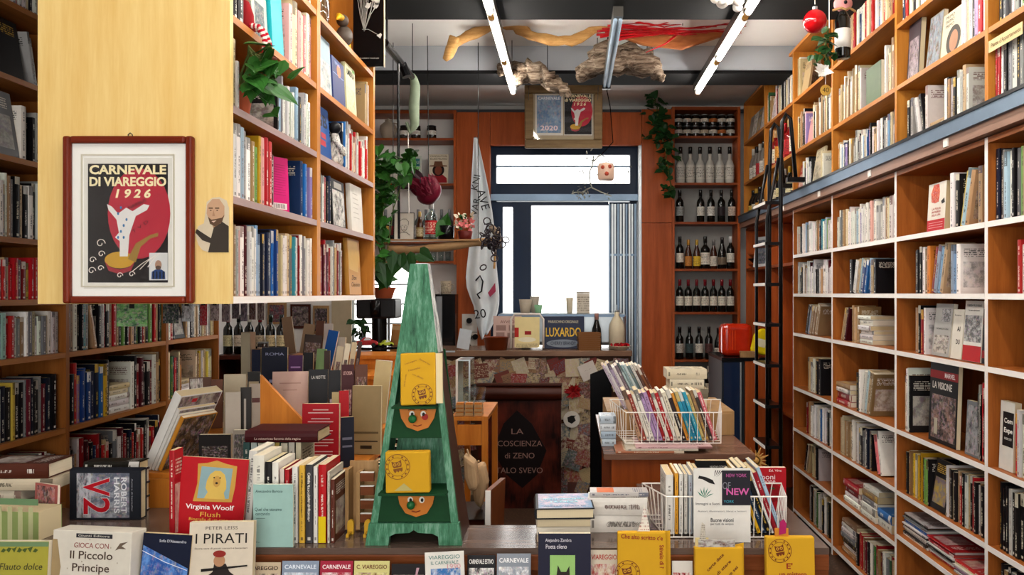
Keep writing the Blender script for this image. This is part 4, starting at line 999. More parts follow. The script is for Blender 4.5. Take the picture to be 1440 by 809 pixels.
# ------------------------------------------------------------------ ivy by the bottle shelf
def plant_leaves(t, og, spots, n, L, seed, mat, heart=True, spread=.06, down=.8, name='foliage'):
    mb = MB(); r = random.Random(seed)
    for k in range(n):
        c = Vector(spots[r.randrange(len(spots))]) + Vector((r.gauss(0, spread), r.gauss(0, spread), r.gauss(0, spread)))
        d = Vector((r.uniform(-1, 1), r.uniform(-1, .4), r.uniform(-down, .35))); l = r.uniform(*L)
        mb.leaf(c - og, d, (r.uniform(-.4, .4), -.6, .7), l, l * .85, heart)
    return mb.build(name, mat, t)
t = thing('hanging_ivy', 'dark trailing ivy hanging over the red panel beside the jars', 'plant', P(925, 155, 7.25)); og = Vector(t.location)
path = [P(925, 120, 7.25), P(922, 145, 7.25), P(926, 165, 7.22), P(930, 190, 7.2), P(936, 215, 7.2), P(940, 240, 7.22), P(943, 272, 7.25)]
MB().tube([q - og for q in wobble(path, 3, .01, 3)], .006, 6).build('stem', STEMM, t)
MB().tube([P(925, 120, 7.25) - og, Vector((X(925, 7.25), 7.25, CEIL - .001)) - og], .003, 6).build('hanging_wire', BLACK, t)
sp = []
for a, b, n in ((918, 145, 4), (926, 165, 6), (932, 180, 6), (922, 188, 5), (936, 200, 5), (938, 215, 4), (934, 232, 2), (940, 245, 2), (942, 266, 2), (914, 130, 1)): sp += [P(a, b, 7.2)] * n
plant_leaves(t, og, sp, 130, (.05, .1), 5, LEAFD, True, .045)
# ------------------------------------------------------------------ bar counter
YBAR = 6.3; ZBAR = Z(493.5, YBAR)
t = thing('bar_counter', 'wooden bar counter whose front is pasted over with postcards and papers', 'counter', (-.6, YBAR, 0)); og = Vector(t.location)
bx = lambda nm, a, b, m: MB().box(Vector(a) - og, Vector(b) - og).build(nm, m, t)
bevel(bx('counter_top', (X(494, YBAR), YBAR, ZBAR - .045), (X(889, YBAR), YBAR + .62, ZBAR), wood('bar_top_wood', '#8a6a54', '#5f4434', 'x', .25)), .004)
bx('front_panel', (X(500, YBAR), YBAR + .03, 0), (X(887, YBAR), YBAR + .06, ZBAR - .0455), wood('bar_front_wood', '#4a2a18', '#2e180c', 'x', .5))
bx('side_panel', (X(884, YBAR) - .02, YBAR + .0605, 0), (X(887, YBAR), YBAR + .6, ZBAR - .0455), W_RED); bx('side_panel', (X(500, YBAR), YBAR + .0605, 0), (X(500, YBAR) + .03, YBAR + .6, ZBAR - .0455), W_RED)
bx('top_edge', (X(494, YBAR), YBAR - .004, ZBAR - .012), (X(640, YBAR), YBAR - .0004, ZBAR), plain('pale_bar_edge', '#b7c0c8', .3))
rp = random.Random(21); n = 0
cols = ['#a8946f', '#8a3a32', '#6a2a26', '#b3a382', '#55605f', '#957a55', '#a89a80', '#7d4a3a', '#5a3630', '#ad9f86', '#836048', '#6a3a30']
gridx = [x for x in range(628, 886, 15)]; gridy = [506, 520, 535, 551, 568, 586, 605, 625, 646, 668, 690]
lays = 0
for j, py in enumerate(gridy):
    for i, px in enumerate(gridx):
        if 672 < px < 785 and py > 540: continue
        if px > 832 and py > 545: continue
        lays += 1; cx, cy = px + rp.uniform(-5, 5), py + rp.uniform(-4, 4); w = rp.uniform(15, 27) * YBAR / F; h = rp.uniform(15, 26) * YBAR / F
        zc = min(Z(cy, YBAR), ZBAR - .05 - max(w, h) * .6); xc = min(X(cx, YBAR), X(886, YBAR) - max(w, h) * .55); yy = YBAR + .0288 - (lays % 23) * .0011
        c = rp.choice(cols); word = ['reddish', 'cream', 'dark', 'brown'][0 if c in ('#8a3a32', '#6a2a26', '#7d4a3a') else 1 if c in ('#cbb48f', '#d3c3a2', '#c8b9a0', '#cdbfa6') else 2 if c in ('#3b4a52', '#4a2a24', '#2e3238') else 3]
        o = MB().box((-w/2, -.0004, -h/2), (w/2, .0004, h/2)).build('pasted_paper', PICT if rp.random() < .7 else LABEL, None, color=c, ink=rp.choice(['#d8cbb0', '#7a2a28', '#2a2624', '#b8a07a', '#a33', '#405a70'] if c not in () else ['#222']) if False else rp.choice(['#b8ab90', '#7a2a28', '#4a3c34', '#98805a', '#506070']))
        o.location = (xc, yy, zc); o.rotation_euler = (0, rad(rp.uniform(-28, 28)), 0)
        tag(o, '%s paper on the bar front, %s row down, %s from left' % (word, ordw(j), ordw(i)), 'paper', 'papers pasted on the bar front')
# special papers
def paper(name, label, cat, px, py, w, h, rot, col, mat=MATTE, Y=YBAR + .008, ink=None):
    o = MB().box((-w/2, -.0005, -h/2), (w/2, .0005, h/2)).build(name, mat, None, color=col, ink=ink); o.location = P(px, py, Y); o.rotation_euler = (0, rad(rot), 0)
    return tag(o, label, cat)
o = paper('pinned_note', 'tilted white note with a faint sketch pinned on the bar front corner', 'paper', 827, 522, .135, .13, -24, '#cfc6be', Y=YBAR + .004); text(o, '~ . ~', 0, .01, .014, '#55504c', .05)
st = thing('round_sticker', 'round black and white sticker on the bar front beside the dark board', 'sticker', P(804, 590, YBAR + .006)); 
shape(st, 'sticker_disc', disc(0, 0, .066), '#d8d2c8', y=-.001); ring_mesh(st, 'sticker_ring', 0, 0, .052, .062, '#15120f'); shape(st, 'sticker_mark', [(-.03, -.02), (.0, -.035), (.032, -.01), (.02, .02), (.036, .03), (-.005, .03), (-.035, .015)], '#191513', y=-.0016)
st = thing('red_rosette', 'red crumpled paper flower stuck on the bar front', 'decoration', P(806, 551, YBAR + .004)); rr = random.Random(3); mb = MB()
for k in range(26):
    a = k * 2.4; d = Vector((math.cos(a), -.35, math.sin(a) * .8)); mb.leaf((0, 0, 0), d, (rr.uniform(-1, 1), -1, rr.uniform(-1, 1)), rr.uniform(.04, .085), .03, False)
mb.build('paper_petals', plain('red_tissue_paper', '#8f1518', .5, var=.4), st)
# ------------------------------------------------------------------ things on the bar
zt = ZBAR + .0006
t = thing('coffee_machine', 'low grey metal coffee machine behind the bar signs with cups on it', 'machine', (X(790, 6.6), 6.63, zt)); og = Vector(t.location)
mw = (X(888, 6.6) - X(706, 6.6)) / 2; mh = Z(441, 6.6) - zt
bevel(MB().box((-mw, 0, .02), (mw, .27, mh)).build('machine_body', ALU, t), .03, 4)
MB().box((-mw + .01, -.012, mh - .03), (mw - .01, -.0005, mh - .008)).build('front_trim', STEEL, t)
for s in (-mw + .08, mw - .08): MB().lathe([(.02, 0), (.02, .0195)], (s, .08, 0), 12).build('foot', BLACKP, t)
zm = zt + mh + .0008
def cup(px, label, r=.04, h=.08, col='#b3a795', mat=None, Y=6.7, nm='cup', prof=None, group=None):
    o = MB().lathe(prof or [(r * .7, 0), (r * .75, .003), (r, h), (r * .93, h), (r * .68, .006), (.001, .006)], seg=18).build(nm, mat or TINT, None, smooth=True, color=col); o.location = (X(px, Y), Y, zm); return tag(o, label, nm.replace('_', ' '), group)
cup(739, 'tall beige cup on the coffee machine nearest the flag', .055, .115)
cup(752, 'upside-down beige cup behind the green glass', .04, .14, '#a8a092', Y=6.78)
cup(757, 'small green glass on the coffee machine', .035, .07, '#7fb28a', Y=6.66, nm='small_glass')
for i, px in enumerate((768, 779.5, 791)): cup(px, 'clear tumbler on the coffee machine, %s from the green glass' % ordw(i), .031, .085, mat=CLEAR, nm='tumbler', group='tumblers on the coffee machine')
cup(801, 'cream cup in the row on the coffee machine beside the tin', .032, .13, '#c9bfa8')
t = thing('tin_box', 'tall cream tin with faded drawing on the coffee machine', 'tin', (X(820, 6.76), 6.76, zm)); MB().box((-.055, -.04, 0), (.055, .04, .165)).build('tin_body', LABEL, t, color='#c9c0b0', ink='#6a6258'); MB().box((-.057, -.042, .1655), (.057, .042, .18)).build('lid', TINT, t, color='#b8b0a2')
# signs
t = thing('enamel_sign', 'dark blue sign with large golden lettering leaning on the bar', 'sign', (X(792, 6.5), 6.5, zt), (-rad(6), 0, 0))
w, h = 59 * 6.5 / F, 46 * 6.5 / F
bevel(MB().box((-w/2, 0, 0), (w/2, .012, h)).build('sign_board', plain('sign_navy', '#161d3a', .3), t), .004)
shape(t, 'painted_swirl', disc(0, h*.17, w*.4, h*.12), '#7d8794', y=-.0006)
text(t, 'MARASCHINO ORIGINALE', 0, h*.83, h*.085, '#c9c2a8', w*.72, y=-.0012); text(t, 'LUXARDO', 0, h*.5, h*.27, '#d8b13a', w*.84, y=-.0012, bold=.02); text(t, 'CHERRY BRANDY', 0, h*.17, h*.1, '#12142a', w*.6, y=-.0018)
t = thing('paper_sign', 'pinkish notice board with small printed boxes standing on the bar', 'sign', (X(713, 6.53), 6.55, zt), (-rad(5), 0, 0)); w, h = 40 * 6.5 / F, 46 * 6.5 / F
MB().box((-w/2, 0, 0), (w/2, .008, h)).build('notice_sheet', plain('pink_notice', '#c4a69c', .6), t)
text(t, 'AVVISO', 0, h*.82, h*.08, '#5a3030', w*.5)
for k, (a, b, c, d) in enumerate(((.1,.55,.45,.72), (.55,.55,.9,.72), (.1,.3,.4,.5), (.5,.32,.9,.48), (.1,.08,.35,.24))): patch(t, 'printed_box', -w/2 + a*w, b*h, -w/2 + c*w, d*h, '#9a7a72')
t = thing('menu_stand', 'white tubular stand holding a cream menu card with a red logo', 'stand', (X(741, 6.42), 6.43, zt), (-rad(4), 0, 0)); w, h = 42 * 6.4 / F, 50 * 6.4 / F
pts = [(-w/2 - .01, 0, .01), (-w/2 - .01, 0, h - .04), (-w/2 + .02, 0, h), (w/2 - .02, 0, h), (w/2 + .012, 0, h - .04), (w/2 + .012, 0, .01)]
MB().tube(pts, .009, 8).build('stand_tube', plain('white_tube', '#d8cfc6', .3), t, smooth=True)
MB().box((-w*.42, .002, .02), (w*.42, .006, h*.92)).build('menu_card', plain('cream_card', '#d9c791', .6), t)
patch(t, 'red_logo', -w*.08, h*.42, w*.14, h*.52, '#9c1b18', y=.0012); patch(t, 'red_bottle_print', -w*.42, h*.35, -w*.28, h*.62, '#b32218', y=.0012); shape(t, 'printed_cup', disc(0, h*.28, w*.3, h*.07), '#e6dfc4', y=.0012); patch(t, 'printed_lines', -w*.36, h*.05, w*.36, h*.18, '#c9b88a', y=.0012, mat=LABEL)
t = thing('copper_bowl', 'round copper bowl standing on the bar', 'bowl', (X(697, 6.36), 6.41, zt))
MB().lathe([(.08, 0), (.086, .002), (.1, .1), (.105, .102), (.097, .1), (.083, .005), (.001, .005)], seg=28).build('bowl_shell', plain('copper', '#8a3e1c', .35, .5), t, smooth=True)
for k in range(9):
    mb = MB(); L = .085 + .002 * (k % 3); zk = .0004
    mb.box((-L, 0, zk), (L, .14, zk + .004)); 
    for q_ in (((-L, 0), (L, .006)), ((-L, .134), (L, .14)), ((-L, .006), (-L + .006, .134)), ((L - .006, .006), (L, .134))): mb.box((q_[0][0], q_[0][1], zk + .004), (q_[1][0], q_[1][1], zk + .0145))
    o = mb.build('wooden_tray', wood('tray_wood', '#8a5a30', '#5f3a1a', 'x', .5)); o.location = (X(829, 6.36), 6.31, zt + .0158 * k); o.rotation_euler = (0, 0, rad(4 + (k % 3) * .6))
    tag(o, 'brown wooden tray, %s from the bottom of the pile on the bar' % ordw(k), 'tray', 'wooden trays piled on the bar')
bot('champ', (X(839, 6.52), 6.53, zt), 'large dark sparkling wine bottle behind the wooden trays', '#2a2226', '#b98a80', kind='champ'); 
t = thing('ceramic_bottle', 'tall cream ceramic bottle standing behind the red-filled plate', 'bottle', (X(868, 6.5), 6.555, zt))
MB().lathe([(.06, 0), (.066, .005), (.066, .16), (.06, .2), (.035, .25), (.02, .27), (.02, .3), (.001, .3)], seg=22).build('bottle_body', plain('cream_glaze', '#cbbfa5', .4), t, smooth=True)
MB().lathe([(.012, .3), (.02, .305), (.02, .315), (.004, .32), (.004, .36)], seg=12).build('pourer', ALU, t, smooth=True)
t = thing('plate', 'shallow cream plate heaped with small red fruit on the bar end', 'plate', (X(872, 6.38), 6.39, zt))
MB().lathe([(.045, 0), (.05, .004), (.085, .03), (.087, .034), (.048, .01), (.001, .008)], seg=26).build('plate_dish', plain('cream_plate', '#c9b69c', .35), t, smooth=True)
mb = MB(); rq = random.Random(5)
for k in range(46):
    a, d = rq.uniform(0, 6.28), .07 * rq.random() ** .5; mb.ball((math.cos(a) * d, math.sin(a) * d, .04 + rq.uniform(-.006, .012) - d * .1), .011, 8, 6)
o = mb.build('red_berries', plain('red_berry', '#9c0f16', .25), t, smooth=True); o['kind'] = 'stuff'
o = paper('leaflet', 'white leaning leaflet on the bar beside the socket panel', 'leaflet', 653, 478, .1, .16, 10, '#c9d0d6', Y=6.42)
o.location.z = zt + .085
# ------------------------------------------------------------------ the hanging flag
def cloth(name, pts_rows, mat, parent, th=.003):
    """rows of 3-D points -> thick draped sheet"""
    mb = MB(); n = len(pts_rows[0]); vs = []
    for row in pts_rows: vs += [Vector(p) for p in row]
    fs = []
    for i in range(len(pts_rows) - 1):
        for k in range(n - 1): fs.append((i*n+k, i*n+k+1, (i+1)*n+k+1, (i+1)*n+k))
    mb.add(vs, fs); o = mb.build(name, mat, parent, smooth=True)
    m = o.modifiers.new('thickness', 'SOLIDIFY'); m.thickness = th; m.offset = 0; s = o.modifiers.new('smooth', 'SUBSURF'); s.levels = s.render_levels = 1
    return o
t = thing('hanging_flag', 'white folded flag with black lettering hanging from a point beside the door', 'flag', P(668, 192, 7.2)); og = Vector(t.location)
rows = []
edge = [(192, 666, 671), (215, 665, 676), (245, 663, 683), (280, 661, 690), (315, 662, 695), (345, 660, 697), (375, 656, 698), (405, 653, 702), (430, 668, 703), (450, 668, 698), (475, 676, 684)]
for i, (y, a, b) in enumerate(edge):
    row = []
    for k in range(13):
        f = k / 12; row.append(P(a + (b - a) * f, y + (4 * math.sin(f * 6) if i > 4 else 0), 7.2 + .035 * math.sin(f * 11 + i * .15) * min(1, i / 3)) - og)
    rows.append(row)
cloth('flag_cloth', rows, plain('flag_white', '#e2e8ec', .8, var=.08), t)
for s, px, py, hh, rot in (('KNI', 670.5, 258, .06, 78), ('AVE', 680, 282, .075, -74), ('VAR', 670, 292, .06, 78), ('RE', 688, 322, .07, -76), ('20', 676, 442, .08, 8)):
    text(t, s, P(px, py, 7.2).x - og.x, P(px, py, 7.2).z - og.z, hh, '#1b1d22', None, y=-.058, rot=rot)
shape(t, 'pink_patch', [(P(a, b, 7.2) - og).xz[:] for a, b in ((687, 412), (697, 398), (698, 410), (690, 418))], '#a83a58', y=-.055)
MB().tube([(P(x, y, 7.2) - og + Vector((0, -.056, 0))) for x, y in ((670, 395), (676, 388), (680, 396), (678, 410), (672, 414), (676, 420))], .008, 6).build('printed_drawing', fmat('#1b1d22'), t, smooth=True)
MB().tube([(0, 0, -.01), (0, .19, .02)], .008, 8).build('wall_hook', BLACK, t)
# ------------------------------------------------------------------ ladder
t = thing('ladder', 'black metal library ladder hooked on the steel rail of the bookcase', 'ladder', (1.42, 5.4, 0)); og = Vector(t.location)
def rail(y, x0, x1): return [Vector((x0, y, .0)) - og, Vector((x1, y, 2.45)) - og, Vector((x1 + .01, y, 2.74)) - og, Vector((x1 + .035, y, 2.79)) - og, Vector((x1 + .065, y, 2.76)) - og, Vector((x1 + .1, y, 2.36)) - og]
yn, yf = 5.28, 5.58
for y in (yn, yf): MB().tube([og * 0 + q for q in rail(y, 1.39, 1.39)], .014, 8).build('side_rail', BLACK, t, smooth=True)
for y in (yn, yf): MB().tube([Vector((1.3, y, .02)) - og, Vector((1.3, y, 2.1)) - og, Vector((1.376, y, 2.5)) - og], .011, 8).build('hand_rail', BLACK, t, smooth=True)
for k in range(8):
    z = .3 + k * .27
    MB().box(Vector((1.285, yn - .012, z)) - og, Vector((1.39, yf + .012, z + .022)) - og).build('tread', BLACK, t)
    MB().box(Vector((1.279, yn - .01, z + .002)) - og, Vector((1.2848, yf + .01, z + .02)) - og).build('tread_edge', WHITEW, t)
for y in (yn, yf): MB().box(Vector((1.43, y - .02, 2.34)) - og, Vector((1.545, y + .02, 2.37)) - og).build('hook', BLACK, t)
# ------------------------------------------------------------------ cooler and what stands on it
CY = 6.0
t = thing('drinks_cooler', 'low drinks cooler with blue-lit glass door beside the ladder', 'fridge', (X(1040, CY), CY, 0)); og = Vector(t.location)
cx0, cx1, cz = X(1016, CY) - og.x, X(1078, CY) - og.x, Z(508, CY)
MB().box((cx0, .03, .02), (cx1 - .16, .6, cz)).build('cooler_body', plain('cooler_dark', '#23262a', .35), t)
MB().box((cx0 + .01, 0, .05), (cx0 + .13, .0295, cz - .01)).build('glass_door', plain('blue_cooler_glass', '#13233f', .12), t)
MB().box((cx0 + .131, -.004, .05), (cx0 + .142, .0295, cz - .01)).build('door_handle', ALU, t)
MB().box((cx1 - .1595, -.0, .02), (cx1, .6, cz)).build('side_panel', W_RED, t)
MB().box((cx0 - .005, -.006, cz + .0003), (cx1 + .004, .605, cz + .025)).build('cooler_top', BLACKP, t)
ztop = cz + .026
t = thing('plastic_canister', 'glossy translucent red canister standing on the drinks cooler', 'canister', (X(1036, 6.15), 6.2, ztop))
bevel(MB().box((-.12, -.09, 0), (.12, .09, .25)).build('canister_body', plain('red_plastic', '#b0240c', .12, var=.3), t), .045, 4)
for k in range(3): MB().tube([(-.06 + .02 * k, -.092, .05), (-.06 + .02 * k, -.092, .2)], .003, 6).build('embossed_line', plain('orange_plastic', '#d2481c', .2), t)
t = thing('snack_bag', 'bright yellow crisp bag leaning beside the red canister on the cooler', 'bag', (X(1066, 5.98) + .02, 6.07, ztop + .016), (rad(-12), rad(14), 0))
mb = MB(); prof = [(-.06, 0), (.06, 0), (.066, .03), (.06, .16), (.02, .205), (-.02, .2), (-.06, .15), (-.066, .03)]; mb.prism([(a, -.025, b + .006) for a, b in prof], (0, .05, 0)); bevel(mb.build('bag_body', plain('yellow_foil', '#d6c012', .25, var=.2), t), .02, 3)
patch(t, 'printed_logo', -.035, .06, .035, .12, '#e8e0c0', y=-.0265)
t = thing('cigar_box', 'flat pale wooden box on the cooler under the yellow bag', 'box', (X(1058, 5.9) - .01, 6.02, ztop), (0, 0, 0)); 
MB().box((-.05, 0, 0), (.055, .04, .035)).build('box_body', W_TAN, t); MB().box((-.052, -.002, .0353), (.057, .042, .045)).build('lid', W_TAN, t)
# ------------------------------------------------------------------ front display table
ZT = .9; YT = 2.19
XA, XB = X(1166, YT), -1.95
t = thing('display_table', 'long walnut display table in front with grey-brown top and a leaflet ledge', 'table', (-.5, YT, 0)); og = Vector(t.location)
def dbx(nm, a, b, m, par=None): return MB().box(Vector(a) - og, Vector(b) - og).build(nm, m, par or t)
dbx('table_top', (XB, YT, ZT - .018), (XA, YT + .215, ZT), W_TOP)
dbx('table_top', (X(915, 2.4), YT + .2155, ZT - .018), (XA, 2.93, ZT), W_TOP)
dbx('table_top', (XB, YT + .2155, ZT - .018), (-.74, 2.60, ZT), W_TOP)
bevel(dbx('fascia', (XB, YT - .002, ZT - .0625), (XA, YT + .016, ZT - .0185), W_TABLE), .003)
dbx('front_panel', (XB, YT + .006, .02), (XA, YT + .02, ZT - .063), W_TABLE)
dbx('side_panel', (XA - .018, YT + .0205, .02), (XA, 2.93, ZT - .0185), W_TABLE)
ZL = .74
dbx('leaflet_ledge', (XB, 1.98, ZL - .015), (XA - .02, YT + .0055, ZL), W_TABLE)
dbx('ledge_lip', (XB, 1.972, ZL - .015), (XA - .02, 1.9795, ZL + .02), W_TABLE)
# ------------------------------------------------------------------ single books with their covers
M0 = lambda t, w: Matrix(((0, 1, 0, -w/2), (-1, 0, 0, t), (0, 0, 1, 0), (0, 0, 0, 1)))
def hero(name, label, w, h, t, loc, col, yaw=0, lean=0, roll=0, hard=False, page=None, mat=None, group=None, ink=None, flat=False, cat='book'):
    o = book(name, t, w, h, None, col, ink=ink, pages=True, hard=hard, page=page)
    M = M0(t, w); o.data.transform(M)
    for c in o.children: c.data.transform(M)
    o.data.materials[0] = mat or TINT
    L = Matrix.Translation(Vector(loc))
    if flat: o.matrix_world = L @ Matrix.Rotation(rad(yaw), 4, 'Z') @ Matrix.Translation((0, 0, t)) @ Matrix.Rotation(-PI/2, 4, 'X')
    else: o.matrix_world = L @ Matrix.Translation((0, 0, t * math.sin(rad(max(lean, 0))) + w / 2 * abs(math.sin(rad(roll))) + .0008)) @ Matrix.Rotation(rad(yaw), 4, 'Z') @ Matrix.Rotation(-rad(lean), 4, 'X') @ Matrix.Rotation(rad(roll), 4, 'Y')
    return tag(o, label, cat, group)
def heroP(name, label, x0, y0, x1, Y, zb, t, col, **kw):
    w = (x1 - x0) * Y / F; h = Z(y0, Y) - zb
    return hero(name, label, w, h, t, (X((x0 + x1) / 2, Y), Y, zb), col, **kw), w, h
# on the leaflet ledge: carnival postcards
PC = [(343, 392, 794, '#cbb79a', 'VIAREGGIO', '#3a2a22', 'cream postcard with brown lettering'), (394, 446, 792, '#8a98ac', 'CARNEVALE', '#dfe6ee', 'blue-grey postcard with white lettering'),
      (448, 494, 792, '#a3243c', 'CARNEVALE', '#f0dfe0', 'crimson postcard with white lettering'), (496, 546, 792, '#d3cc86', 'C. VIAREGGIO', '#6a3a20', 'pale yellow and green postcard'), (549, 598, 796, '#1a1416', '', '#fff', 'black postcard with a pale figure'),
      (656, 696, 784, '#1c1b1f', 'CARNEVALE ESTIVO', '#e8e6e2', 'black postcard with a white moon shape'), (698, 746, 782, '#8f96a0', 'CARNEVALE', '#f0f0f0', 'grey postcard with white lettering and revellers'),
      (829, 871, 777, '#cfc4b0', 'VIAREGGIO', '#a32a22', 'pale postcard with red lettering beside the cat book'), (946, 975, 792, '#ddd8d0', '', '#a33', 'white card with small red marks between the mustard parcels')]
for a, b, py, c, s, tc, lab in PC:
    Y = 2.135; w = (b - a) * Y / F; h = Z(py, Y) - ZL
    t = thing('postcard', lab + ' on the front ledge', 'postcard', (X((a + b) / 2, Y), Y, ZL + .0008), (-rad(7), 0, 0), 'carnival postcards on the front ledge')
    MB().box((-w/2, 0, 0), (w/2, .0012, h)).build('card', TINT, t, color=c)
    patch(t, 'printed_picture', -w*.44, h*.05, w*.44, h*.78, c, mat=PICT, ink=tc if tc != '#fff' else '#c9b8a8')
    if s: text(t, s, 0, h*.885, h*.075, tc, w*.86, y=-.001, bold=.02)
    if 'moon' in lab: shape(t, 'printed_moon', disc(-w*.05, h*.5, w*.32), '#dcdcdc', y=-.0009)
    if 'pale figure' in lab: shape(t, 'printed_figure', [(w*.15,h*.3),(w*.28,h*.3),(w*.22,h*.7),(w*.3,h*.92),(w*.22,h*.92),(w*.18,h*.7)], '#c79aa8', y=-.0009)
    if 'small red' in lab:
        for k in range(5): patch(t, 'printed_mark', -w*.3 + k*w*.12, h*(.6 + .04*(k % 3)), -w*.22 + k*w*.12, h*(.72 + .05*(k % 2)), '#8e1c1c', y=-.0009)
t = thing('postcard', 'white postcard with a blue picture standing in front of the others by the obelisk', 'postcard', (X(628, 2.08), 2.08, ZL + .004), (-rad(6), rad(-3), 0), 'carnival postcards on the front ledge'); w = .103; h = Z(781, 2.08) - ZL
MB().box((-w/2, 0, 0), (w/2, .0015, h)).build('card', TINT, t, color='#e2ded6'); text(t, 'VIAREGGIO', 0, h*.92, h*.055, '#2f6f66', w*.8); text(t, 'IL CARNEVALE', 0, h*.84, h*.05, '#2f6f66', w*.7); patch(t, 'printed_picture', -w*.36, h*.1, w*.4, h*.76, '#2f6aa8', mat=PICT, ink='#cfd8e2')
text(t, '1990', w*.22, h*.78, h*.07, '#c98a92', w*.34, y=-.001)
# the big front books
o, w, h = heroP('paperback', 'navy book with a pale green panel and black cat ears under the flat hardback', 757, 754, 831, 2.1, ZL, .018, '#1f1f33', lean=4)
text(o, 'Alejandro Zambra', -w*.12, h*.92, .0085, '#d8d4dc', w*.5); text(o, 'Poeta cileno', -w*.16, h*.845, .011, '#ddd9e0', w*.4); patch(o, 'green_panel', -w*.28, h*.2, w*.2, h*.745, '#96c070')
shape(o, 'printed_cat', [(-w*.17,h*.2),(w*.09,h*.2),(w*.1,h*.48),(w*.09,h*.62),(w*.03,h*.55),(-w*.07,h*.55),(-w*.13,h*.63),(-w*.16,h*.48)], '#2b211d', y=-.0009)
o, w, h = heroP('paperback', 'cream book headed with pirate lettering standing in front of the red book', 263, 739, 352, 2.08, ZL, .022, '#d9ccb8', lean=5, yaw=3)
text(o, 'PETER LEISS', 0, h*.94, .0085, '#5a5048', w*.5); text(o, 'I PIRATI', 0, h*.83, .026, '#1f1a18', w*.8); text(o, 'Storia vera di pirati, corsari e bucanieri', 0, h*.735, .0045, '#5a5048', w*.82)
shape(o, 'printed_pirate', [(-w*.32,h*.2),(w*.34,h*.2),(w*.3,h*.42),(w*.14,h*.5),(w*.08,h*.58),(-w*.1,h*.58),(-w*.12,h*.5),(-w*.28,h*.42)], '#2a211f'); shape(o, 'printed_head', disc(-w*.02, h*.61, w*.09, h*.06), '#b98a66', y=-.0009); shape(o, 'printed_cap', disc(-w*.02, h*.68, w*.1, h*.035), '#8f2a22', y=-.0013)
shape(o, 'printed_musket', [(-w*.3,h*.5),(w*.42,h*.55),(w*.42,h*.565),(-w*.3,h*.53)], '#1a1513', y=-.0016)
t = thing('game_box', 'cream boxed game with brown lettering at the front edge, blossoms on its side', 'box', (X(125, 2.06), 2.055, ZL + .006), (-rad(4), 0, rad(-7)))
w, h = .222, Z(752, 2.06) - ZL
bevel(MB().box((-w/2, 0, .003), (w/2, .06, h)).build('box_body', TINT, t, color='#ddd6c8'), .002)
patch(t, 'title_plate', -w*.2, h*.925, w*.26, h*.97, '#2c2c32'); text(t, 'Giunti Editore', .006, h*.948, .0055, '#cfcabf', w*.4, y=-.001)
text(t, 'GIOCA CON', 0, h*.84, .013, '#8a3a34', w*.44); text(t, 'Il Piccolo', 0, h*.735, .02, '#4a3a30', w*.54, bold=.015); text(t, 'Principe', 0, h*.6, .02, '#4a3a30', w*.47, bold=.015)
shape(t, 'printed_bird', [(w*.3,h*.8),(w*.36,h*.88),(w*.46,h*.9),(w*.38,h*.85),(w*.44,h*.82),(w*.35,h*.82)], '#6a5a4c'); shape(t, 'printed_vine', [(-w*.5,0),(-w*.41,0),(-w*.42,h*.3),(-w*.38,h*.6),(-w*.44,h*.9),(-w*.5,h*.9)], '#a8916a')
for k in range(8): patch(t, 'printed_star', -w*.3 + w*.09*k, h*(.58 + .08*((k*3) % 5)), -w*.29 + w*.09*k, h*(.595 + .08*((k*3) % 5)), '#b0a48e')
o, w, h = heroP('paperback', 'blue comic-like book with pale dotted waves beside the cream boxed game', 190, 757, 259, 2.07, ZL, .016, '#141a30', lean=5, roll=3)
shape(o, 'printed_sea', [(-w*.5,0),(w*.47,0),(w*.47,h*.62),(-w*.48,h*.86)], '#24509a', mat=PICT, ink='#5f8fd0'); text(o, "Sofia D'Alessandro", w*.12, h*.92, .007, '#d0d4dc', w*.55, y=-.001)
for k in range(14): shape(o, 'printed_dot', disc(-w*.36 + (k % 5)*w*.14, h*(.12 + .13*(k//5)), w*.05, n=12), '#6f9fdc', y=-.0012)
MB().tube([(-w*.5, -.0012, h*.8), (0, -.0012, h*.68), (w*.46, -.0012, h*.6)], .0008, 6).build('printed_line', fmat('#d8dce4'), o)
o, w, h = heroP('paperback', 'olive green paperback with leaf drawing at the lower corner', -22, 766, 62, 2.05, ZL, .02, '#a9a23e', lean=5)
text(o, 'Flauto dolce', w*.05, h*.7, .017, '#2e2c20', w*.72, shear=.15); patch(o, 'cover_edge', -w*.5, h*.94, w*.5, h*.995, '#6f8a62')
for k in range(7): shape(o, 'printed_leaf', [(w*(-.3+.09*k),h*(.88+.02*(k%3))),(w*(-.26+.09*k),h*(.92+.01*(k%2))),(w*(-.21+.09*k),h*(.9+.02*(k%3))),(w*(-.25+.09*k),h*.87)], '#4a5a2a', y=-.0009)
o, w, h = heroP('hardback', 'red hardback showing a framed golden spaniel portrait', 246, 650, 338, 2.235, ZT, .012, '#b5101c', lean=5, roll=4, yaw=4)
shape(o, 'portrait_frame', [(-w*.28,h*.46),(w*.3,h*.47),(w*.33,h*.66),(w*.33,h*.91),(w*.16,h*.935),(w*.02,h*.97),(-w*.12,h*.935),(-w*.26,h*.92),(-w*.24,h*.68)], '#c99a44')
shape(o, 'portrait_ground', [(-w*.22,h*.5),(w*.25,h*.51),(w*.27,h*.88),(-w*.2,h*.89)], '#8aa8ad', y=-.0009)
shape(o, 'printed_dog', [(-w*.12,h*.5),(w*.2,h*.5),(w*.17,h*.58),(w*.2,h*.63),(w*.19,h*.72),(w*.16,h*.8),(w*.09,h*.845),(w*.01,h*.845),(-w*.06,h*.8),(-w*.1,h*.72),(-w*.11,h*.63),(-w*.07,h*.58)], '#d9b558', y=-.0013); shape(o, 'printed_muzzle', disc(w*.05, h*.715, w*.055, h*.07), '#c79a4a', y=-.0017); shape(o, 'printed_nose', disc(w*.05, h*.695, w*.02, h*.013), '#2a1a12', y=-.002)
